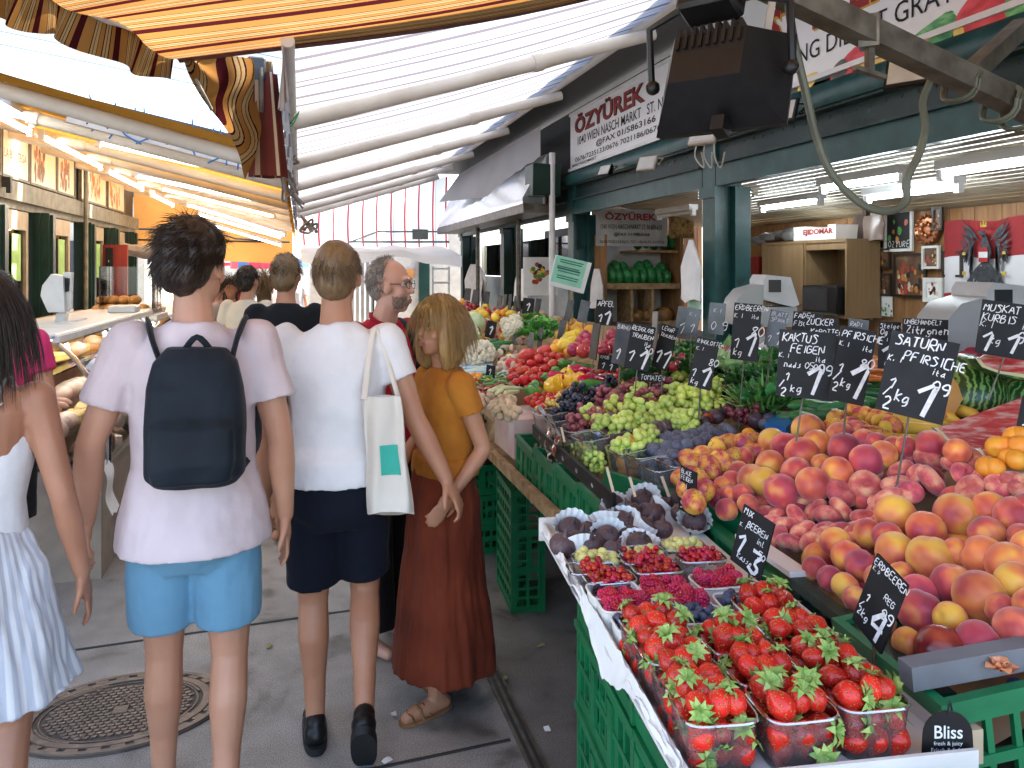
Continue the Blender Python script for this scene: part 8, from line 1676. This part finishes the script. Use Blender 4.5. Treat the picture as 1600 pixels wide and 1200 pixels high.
# ---- man in the red polo shirt, three quarter view facing right
J = bodyJ(headrot=.35, elL=(-.24, .02, 1.15), wrL=(-.2, .2, 1.0), head=(0, .045, 1.66))
t_, hm = person('bearded man with glasses in a red polo shirt walking toward the camera', (.36, 3.48, 0), R(-138), 1.735, J, sk_p, face=True)
garment(t_, 'polo_shirt', tshirt(J, .90, 1.04, .55), m_redp, amp=.007, fr=6, seed=12); garment(t_, 'trousers', trousers(J, 1.0, 1.9, 1.0), m_dark, amp=.006)
g = MB(); 
for sx in (-1, 1): g.tube([V((sx * .012, .088, 1.40)), V((sx * .05, .06, 1.475)), V((sx * .07, -.01, 1.515)), V((0, -.075, 1.525))], [.012, .016, .018, .018], 8, flat=.5)
g.build('collar', m_redp, t_, local=True)
g = MB(); g.tube(bez([V((-.12, -.13, 1.38)), V((-.125, -.04, 1.50)), V((-.12, .07, 1.43)), V((-.13, .115, 1.25)), V((-.15, .09, 1.08))], 6), .026, 8, flat=.35); g.build('bag_strap', m_bpk, t_, local=True)
eyes(t_, hm, bpy.data.materials['brown_iris'], h_grey)
skullcap(t_, h_grey, hm, [((0, -.038, .040), (.078, .082, .090)), ((0, -.05, -.005), (.070, .058, .065))], .003); strands(t_, 'hair_strands', h_grey, hm, 1500, lambda d: d.y < .15 and d.z > -.5, .02, lambda d: (0, .0, -.4), .0009)
strands(t_, 'beard', h_grey, hm, 1300, lambda d: d.z < .0 and d.y > .1 and not (abs(d.x) < .35 and d.z > -.25), .006, lambda d: (0, .1, -.6), .0007, ((0, .022, -.042), (.061, .069, .078)), 2)
g = MB()
for sx in (-1, 1):
    c_ = V((sx * .033, .103, .010)); g = MB(); g.tube([hm @ (c_ + V((.024 * cos(a * pi / 10), -.006 * abs(cos(a * pi / 10)), .018 * sin(a * pi / 10)))) for a in range(21)], .0018, 6); g.tube([hm @ V((sx * .057, .096, .014)), hm @ V((sx * .078, .01, .014))], .0018, 6); 
    if sx > 0: g.tube([hm @ V((-.009, .104, .014)), hm @ V((.009, .104, .014))], .0018, 6)
    b_ = g.build('spectacle_frame', m_iron, None); b_.parent = t_
# ---- woman at the left edge
J = bodyJ(elR=(.225, -.03, 1.14), wrR=(.265, .03, .89), shL=(-.152, -.005, 1.425), shR=(.152, -.005, 1.425), knL=(-.08, .08, .5), anL=(-.08, .12, .088), knR=(.09, -.0, .5), anR=(.08, -.14, .12), headrot=.1)
t_, hm = person('dark haired woman in a pale striped sundress at the left edge', (-.83, 2.33, 0), R(6), 1.68, J, sk_c, female=True)
def striped(name, c, c2, sc):
    m, nt, b = nodes(name); L = nt.links.new; tc = N(nt, 'ShaderNodeTexCoord'); mp = N(nt, 'ShaderNodeSeparateXYZ'); L(tc.outputs['Object'], mp.inputs[0]); at2 = N(nt, 'ShaderNodeMath', operation='ARCTAN2'); L(mp.outputs[1], at2.inputs[0]); L(mp.outputs[0], at2.inputs[1]); mu = N(nt, 'ShaderNodeMath', operation='MULTIPLY'); mu.inputs[1].default_value = sc; L(at2.outputs[0], mu.inputs[0]); si = N(nt, 'ShaderNodeMath', operation='SINE'); L(mu.outputs[0], si.inputs[0]); mr = N(nt, 'ShaderNodeMapRange'); mr.inputs['From Min'].default_value = -1; L(si.outputs[0], mr.inputs['Value']); r_ = ramp(nt, [(.35, c), (.6, c2)]); L(mr.outputs[0], r_.inputs[0]); L(r_.outputs[0], b.inputs['Base Color']); b.inputs['Roughness'].default_value = .85; return m
m_sk = striped('pale_blue_striped_cloth', (.58, .59, .62), (.40, .43, .50), 46)
garment(t_, 'bodice', lambda mb: mb.loft([(0, 0, 1.04, .135, .112), (0, 0, 1.14, .125, .108), (0, 0, 1.24, .145, .118), (0, .01, 1.33, .15, .112), (0, .03, 1.37, .13, .09)], 30), fabric('white_dress_cloth', (.66, .66, .68)), amp=.004, fr=8)
g = MB()
for sx in (-1, 1): g.tube(bez([V((sx * .06, -.108, 1.33)), V((sx * -.03 + sx * .10, -.102, 1.40)), V((sx * .085, -.055, 1.485)), V((sx * .09, .03, 1.47)), V((sx * .085, .10, 1.36))], 6), .008, 6, flat=.5)
g.tube([V((-.07, -.112, 1.34)), V((.09, -.095, 1.43))], .006, 6, flat=.5); g.tube([V((.07, -.112, 1.34)), V((-.09, -.095, 1.43))], .006, 6, flat=.5); g.build('shoulder_strap', bpy.data.materials['white_dress_cloth'], t_, local=True)
garment(t_, 'skirt', lambda mb: mb.loft([(0, 0, 1.07, .135, .112), (0, -.005, .95, .178, .142), (0, -.01, .84, .205, .168), (0, 0, .60, .27, .235)], 44), m_sk, amp=.018, fr=9, seed=8, ax=(1.2, 1.2, .12))
hb = MB(); hb.ell((0, -.015, .045), (.090, .108, .100), 20, 14, 0, hm); hb.ell((0, -.055, -.09), (.088, .065, .17), 18, 14, 0, hm); hb.ell((0, -.075, -.22), (.070, .042, .10), 14, 10, 0, hm); me = remesh(hb, .008, 2, 'hair'); fold(me, .007, 24, 6, (1.6, 1.6, .12)); put(me, 'hair', h_dark, t_)
strands(t_, 'hair_strands', h_dark, hm, 1400, lambda d: d.y < .3, .22, lambda d: (d.x * .05, d.y * .05 - .03, -1.1), .0010, ((0, -.015, .045), (.090, .108, .100)), 6, .07)
# ---- people farther down the lane
def passer(label, px, d, top, rz, skin, shirt, hair, curly=False, long_=False, group='people farther down the lane', vox=.014, bald=False, bottoms=None):
    z = CH - (top - 420) * d / F; p = at(px, 420, d); J = bodyJ(knL=(-.09, .10, .5), anL=(-.09, .16, .09), knR=(.09, -.02, .5), anR=(.09, -.18, .12), headrot=rnd(-.3, .3))
    t_, hm = person(label, (p.x, p.y, 0), rz, z, J, skin, vox, group=group); garment(t_, 'top', tshirt(J, .90, 1.02, .55), shirt, vox=.014, amp=.007, fr=6, seed=px); garment(t_, 'trousers', trousers(J, 1.0, 1.8 if d > 5 else .9), bottoms or m_dark, vox=.014)
    skullcap(t_, hair, hm, [((0, -.02, .048), (.086, .098, .098)), ((0, -.05, -.01 - .08 * long_), (.078, .068, .085 + .1 * long_))], .012 if curly else .004, 60 if curly else 30, .010)
    strands(t_, 'hair_strands', hair, hm, 700, back_hair, .03 + .14 * long_, lambda d_: (0, 0, -.4), .0016, spread=.7 if curly else .3)
passer('curly dark haired man in a cream T-shirt seen from behind down the lane', 386, 6.4, 416, R(-25), sk_b, m_cream, h_dark, True)
passer('short haired man in black half hidden left of the man in white', 447, 4.6, 398, R(-10), sk_a, m_dark, h_light)
passer('brown haired person in a dark jacket behind the curly haired man', 414, 7.4, 432, R(5), sk_a, m_dark, h_light, long_=True)
passer('woman facing the camera left of the curly haired man', 362, 8.6, 436, R(170), sk_a, fabric('grey_top_cloth', (.34, .32, .32)), h_dark, long_=True)
passer('person in a pink top far down the lane by the bread counter', 342, 9.4, 438, R(185), sk_p, fabric('rose_top_cloth', (.55, .30, .30)), h_dark, long_=True)
passer('small person in white far down the lane under the red parasol', 425, 14.0, 431, R(175), sk_p, m_wtee, h_dark); passer('small person in red far down the lane near the white parasol', 372, 13.0, 428, R(0), sk_a, m_redp, h_light); passer('small person in grey far down the lane at the right of the group', 462, 16.0, 428, R(0), sk_a, bpy.data.materials['grey_top_cloth'], h_dark)
passer('person in a magenta top cut off by the left edge', -8, 3.6, 424, R(10), sk_a, fabric('magenta_top_cloth', (.50, .03, .12)), h_dark)
# ================================================================ left glass counter and bakery
yA, yB = 4.6, 7.9
t = thing('glass_counter', 'long curved glass deli counter on the left with sausages and cheese inside', 'counter', (-1.5, 6.2, 0))
g = MB(); g.box((-1.95, yA, 0), (-1.04, yB, .60)); g.build('base', pm('counter_panel', (.34, .28, .22), (.26, .21, .17), rough=.5), t)
m_wm = pm('white_metal', (.66, .64, .60), (.56, .54, .50), rough=.35)
g = MB()
prof = [(-1.0, .62), (-1.0, .78), (-1.03, .94), (-1.09, 1.08), (-1.17, 1.20), (-1.26, 1.29)]
def gc(u, v_):
    x = v_ * 5; i = min(int(x), 4); f = x - i; a, b = prof[i], prof[i + 1]; return (a[0] + (b[0] - a[0]) * f, yA + (yB - yA) * u, a[1] + (b[1] - a[1]) * f)
g.grid(gc, 4, 30); g.build('curved_glass', m_glass, t)
g = MB(); g.box((-1.75, yA - .02, 1.30), (-1.25, yB + .02, 1.335), bev=.01); g.box((-1.27, yA - .02, 1.285), (-1.235, yB + .02, 1.32)); g.build('top', m_wm, t)
for y in (yA, yA + 1.1, yA + 2.2, yB - .02): g = MB(); g.tube([gc((y - yA) / (yB - yA), k / 10) for k in range(11)], .012, 6); g.build('glass_edge', m_chrome, t)
g = MB(); g.add([(-1.95, yA + .004, .6), *[(p[0], yA + .004, p[1]) for p in prof], (-1.95, yA + .004, 1.29)], [tuple(range(8))]); g.build('end_glass', m_glass, t)
for x in (-1.72, -1.40): g = MB(); g.box((x, yA - .015, .6), (x + .04, yA + .02, 1.30)); g.build('upright', m_wm, t)
g = MB(); g.box((-1.96, yA, .6), (-1.93, yB, 1.30)); g.build('back', pm('amber_back', (.50, .28, .07), (.40, .20, .05), rough=.5), t)
g = MB(); g.box((-1.92, yA + .02, 1.0), (-1.5, yB, 1.012)); g.build('shelf', m_glass, t)
g = MB(); g.box((-1.92, yA + .02, .601), (-1.02, yB, .64)); g.build('tray', m_chrome, t)
g = MB(); g.tube([(-1.45, yA + .05, 1.26), (-1.45, yB - .05, 1.26)], .014, 8); lt_ = g.build('strip_light', m_tubeW, t)
for k in range(3): g = MB(); g.tube([(-.93 + .025 * k, yA + .3, .58 - .045 * k), (-.93 + .025 * k, yB, .58 - .045 * k)], .010, 6); b_ = g.build('bag_rail', m_chrome, t)
m_saus = pm('sausage_skin', (.36, .14, .09), (.52, .30, .22), rough=.45, scale=9, orand=.3); m_chs = pm('cheese_rind', (.70, .50, .18), (.62, .40, .12), rough=.5, scale=5, orand=.2); m_ham = pm('pale_ham', (.62, .40, .34), (.70, .54, .46), rough=.5, scale=9, orand=.2)
g = MB(); P = [V((0, (k / 8 - .5) * .24, .02 * sin(pi * k / 8))) for k in range(9)]; g.tube(P, [.012, .03, .034, .034, .034, .034, .034, .03, .012], 12); saus = proto('sausage', 'sausage', [(None, g, m_saus)])
g = MB(); g.box((-.07, -.10, 0), (.07, .10, .07), bev=.012); chs = proto('cheese_block', 'cheese', [(None, g, m_chs)])
g = MB(); g.ell((0, 0, .05), (.075, .11, .06), 16, 10); ham = proto('ham', 'ham', [(None, g, m_ham)])
for j in range(3):
    for k in range(26):
        y = yA + .12 + k * .122
        o = (saus, ham, chs)[(k // 4 + j) % 3]
        inst(o, (-1.13 - j * .2 + rnd(-.02, .02), y, .68 + j * .06), (0, rnd(-.15, .15), (pi / 2 if o is saus else 0) + rnd(-.2, .2)), rnd(.85, 1.05), ('brown sausage in the front row of the glass counter', 'pale ham in the glass counter', 'yellow cheese block in the glass counter')[(saus, ham, chs).index(o)], ('sausages in the glass counter', 'hams in the glass counter', 'cheese blocks in the glass counter')[(saus, ham, chs).index(o)])
for k in range(14): inst((chs, saus, ham)[k % 3], (-1.7 + rnd(-.05, .05), yA + .2 + k * .22, 1.02), (0, 0, rnd(-.3, .3)), .9, 'goods on the upper glass shelf of the deli counter', 'goods on the upper shelf of the counter')
g = MB(); g.grid(lambda u, v_: (-1.0 + .04 * v_ + .012 * sin(v_ * 7), 4.45 + .16 * u, .64 - .26 * v_ + .01 * sin(u * 8)), 8, 10); solo(g, 'paper_sheet', m_paper, 'crumpled white wrapping paper hanging at the near end of the glass counter', 'paper')
# small scale, bread stand
t = thing('counter_scale', 'white shop scale with a slanted display standing on the glass counter', 'scale', (-1.62, 5.1, 1.335)); q0 = at(100, 500, 5.0)
def quad(pts, d, th, mat, nm):
    P = [at(*p, d) for p in pts]; B_ = [p + V((.0, th, 0)) for p in P]; n = len(P); g = MB(); g.add(P + B_, [tuple(range(n)), tuple(range(2 * n - 1, n - 1, -1))] + [(k, n + k, n + (k + 1) % n, (k + 1) % n) for k in range(n)]); return g.build(nm, mat, t)
quad([(66, 446), (80, 428), (98, 432), (101, 488), (75, 488), (63, 462)], 5.0, .12, m_wm, 'head'); quad([(99, 425), (112, 426), (110, 482), (99, 490)], 5.04, .05, m_wm, 'display'); quad([(101, 434), (109, 435), (108, 455), (101, 457)], 5.035, .004, m_screen, 'screen'); quad([(88, 489), (102, 489), (98, 508), (84, 508)], 5.05, .1, m_wm, 'neck'); quad([(70, 506), (120, 500), (118, 512), (68, 519)], 5.0, .25, m_wm, 'base')
t = thing('bread_stand', 'glass bread stand with golden loaves on the far end of the counter', 'display stand', at(215, 480, 7.6)); p = at(178, 484, 7.5); q = at(255, 478, 7.5)
g = MB(); g.box((p.x, 7.2, p.z - .05), (q.x + .1, 7.75, p.z)); g.build('tray', m_wm, t); g = MB(); g.box((p.x + .1, 7.25, p.z), (p.x + .112, 7.7, p.z + .42)); g.box((q.x + .05, 7.25, p.z), (q.x + .062, 7.7, p.z + .42)); g.box((p.x + .113, 7.69, p.z), (q.x + .049, 7.7, p.z + .42)); g.build('glass', m_glass, t)
m_bread = pm('bread_crust', (.50, .26, .07), (.38, .17, .04), rough=.7, scale=12, bump=.2, c3=(.62, .42, .18), p3=.75)
for k in range(9):
    g = MB(); c_ = V((p.x + .08 + (k % 5) * .085, 7.35 + .12 * (k // 5), p.z + .05 + .07 * (k // 5))); g.ell(c_, (.055, .13, .045), 14, 9, fn=lambda v_: v_ * (1 + .06 * noise.noise(v_ * 3 + V((k, 0, 0))))); solo(g, 'bread_loaf', m_bread, 'golden bread loaf in the glass stand on the counter', 'bread', group='bread loaves in the glass stand')
g = MB(); g.box((-1.45, 6.6, 1.336), (-1.25, 6.8, 1.39), bev=.008); solo(g, 'white_box', m_wm, 'small white box lying on top of the glass counter', 'box')
g = MB(); g.box((-2.5, 9.2, 0), (-1.3, 12.5, 1.15)); t = thing('bakery_counter', 'brown wooden counter beyond the glass counter', 'counter', (-1.9, 10.8, 0)); g.build('body', m_woodD, t); g = MB(); g.box((-2.52, 9.18, 1.151), (-1.28, 12.52, 1.18)); g.build('worktop', m_wm, t)
g = MB(); a = atY(193, 470, 13.0); b = atY(172, 395, 13.0); g.box((b.x - .1, 13, 0), (a.x + .05, 13.08, 2.05)); solo(g, 'timber_screen', pm('red_timber', (.30, .03, .02), (.20, .02, .015), rough=.6, scale=5, stretch=(4, 4, .5)), 'red timber panel beyond the dark green kiosk posts', 'panel')
g = MB(); a = atY(165, 480, 12.9); b = atY(176, 395, 12.9); g.box((a.x, 12.9, .8), (b.x, 12.93, 2.0)); t = thing('menu_board', 'tall narrow dark menu board left of the red panel', 'menu board', (a.x, 12.9, .8)); g.build('board', m_chalkb, t)
g = MB()
for k in range(7): g.box((a.x + .04, 12.892, 1.0 + k * .13), (b.x - .05 - .03 * (k % 3), 12.8985, 1.03 + k * .13))
g.build('menu_lines', m_chalk, t)

# small litter on the paving
m_leafl = pm('dry_leaf', (.30, .24, .10), (.18, .16, .06), rough=.8)
for k, (px, py, mt, lab) in enumerate(((605, 1190, m_paper, 'small white paper scrap on the paving by the bottom edge'), (615, 1117, m_paper, 'tiny white scrap left of the sandal'), (700, 985, m_leafl, 'dry leaf on the paving behind the rust skirt'), (855, 1140, m_paper, 'white scrap on the dark paving beside the green crates'), (420, 1010, m_leafl, 'dry leaf on the paving behind the navy shorts'), (845, 1010, m_leafl, 'small dry leaf in front of the upright crate'), (790, 1060, m_leafl, 'dry leaf lying by the drain channel'), (60, 1000, m_paper, 'small paper scrap on the paving at the far left'))):
    p = atZ(px, py, .006); g = MB(); a = rnd(0, 6); g.grid(lambda u, v_: tuple(p + V((cos(a) * (u - .5) * .035 - sin(a) * (v_ - .5) * .02, sin(a) * (u - .5) * .035 + cos(a) * (v_ - .5) * .02, .004 + .006 * sin(u * 3 + k) * v_))), 4, 3); solo(g, 'litter_scrap', mt, lab, 'litter')
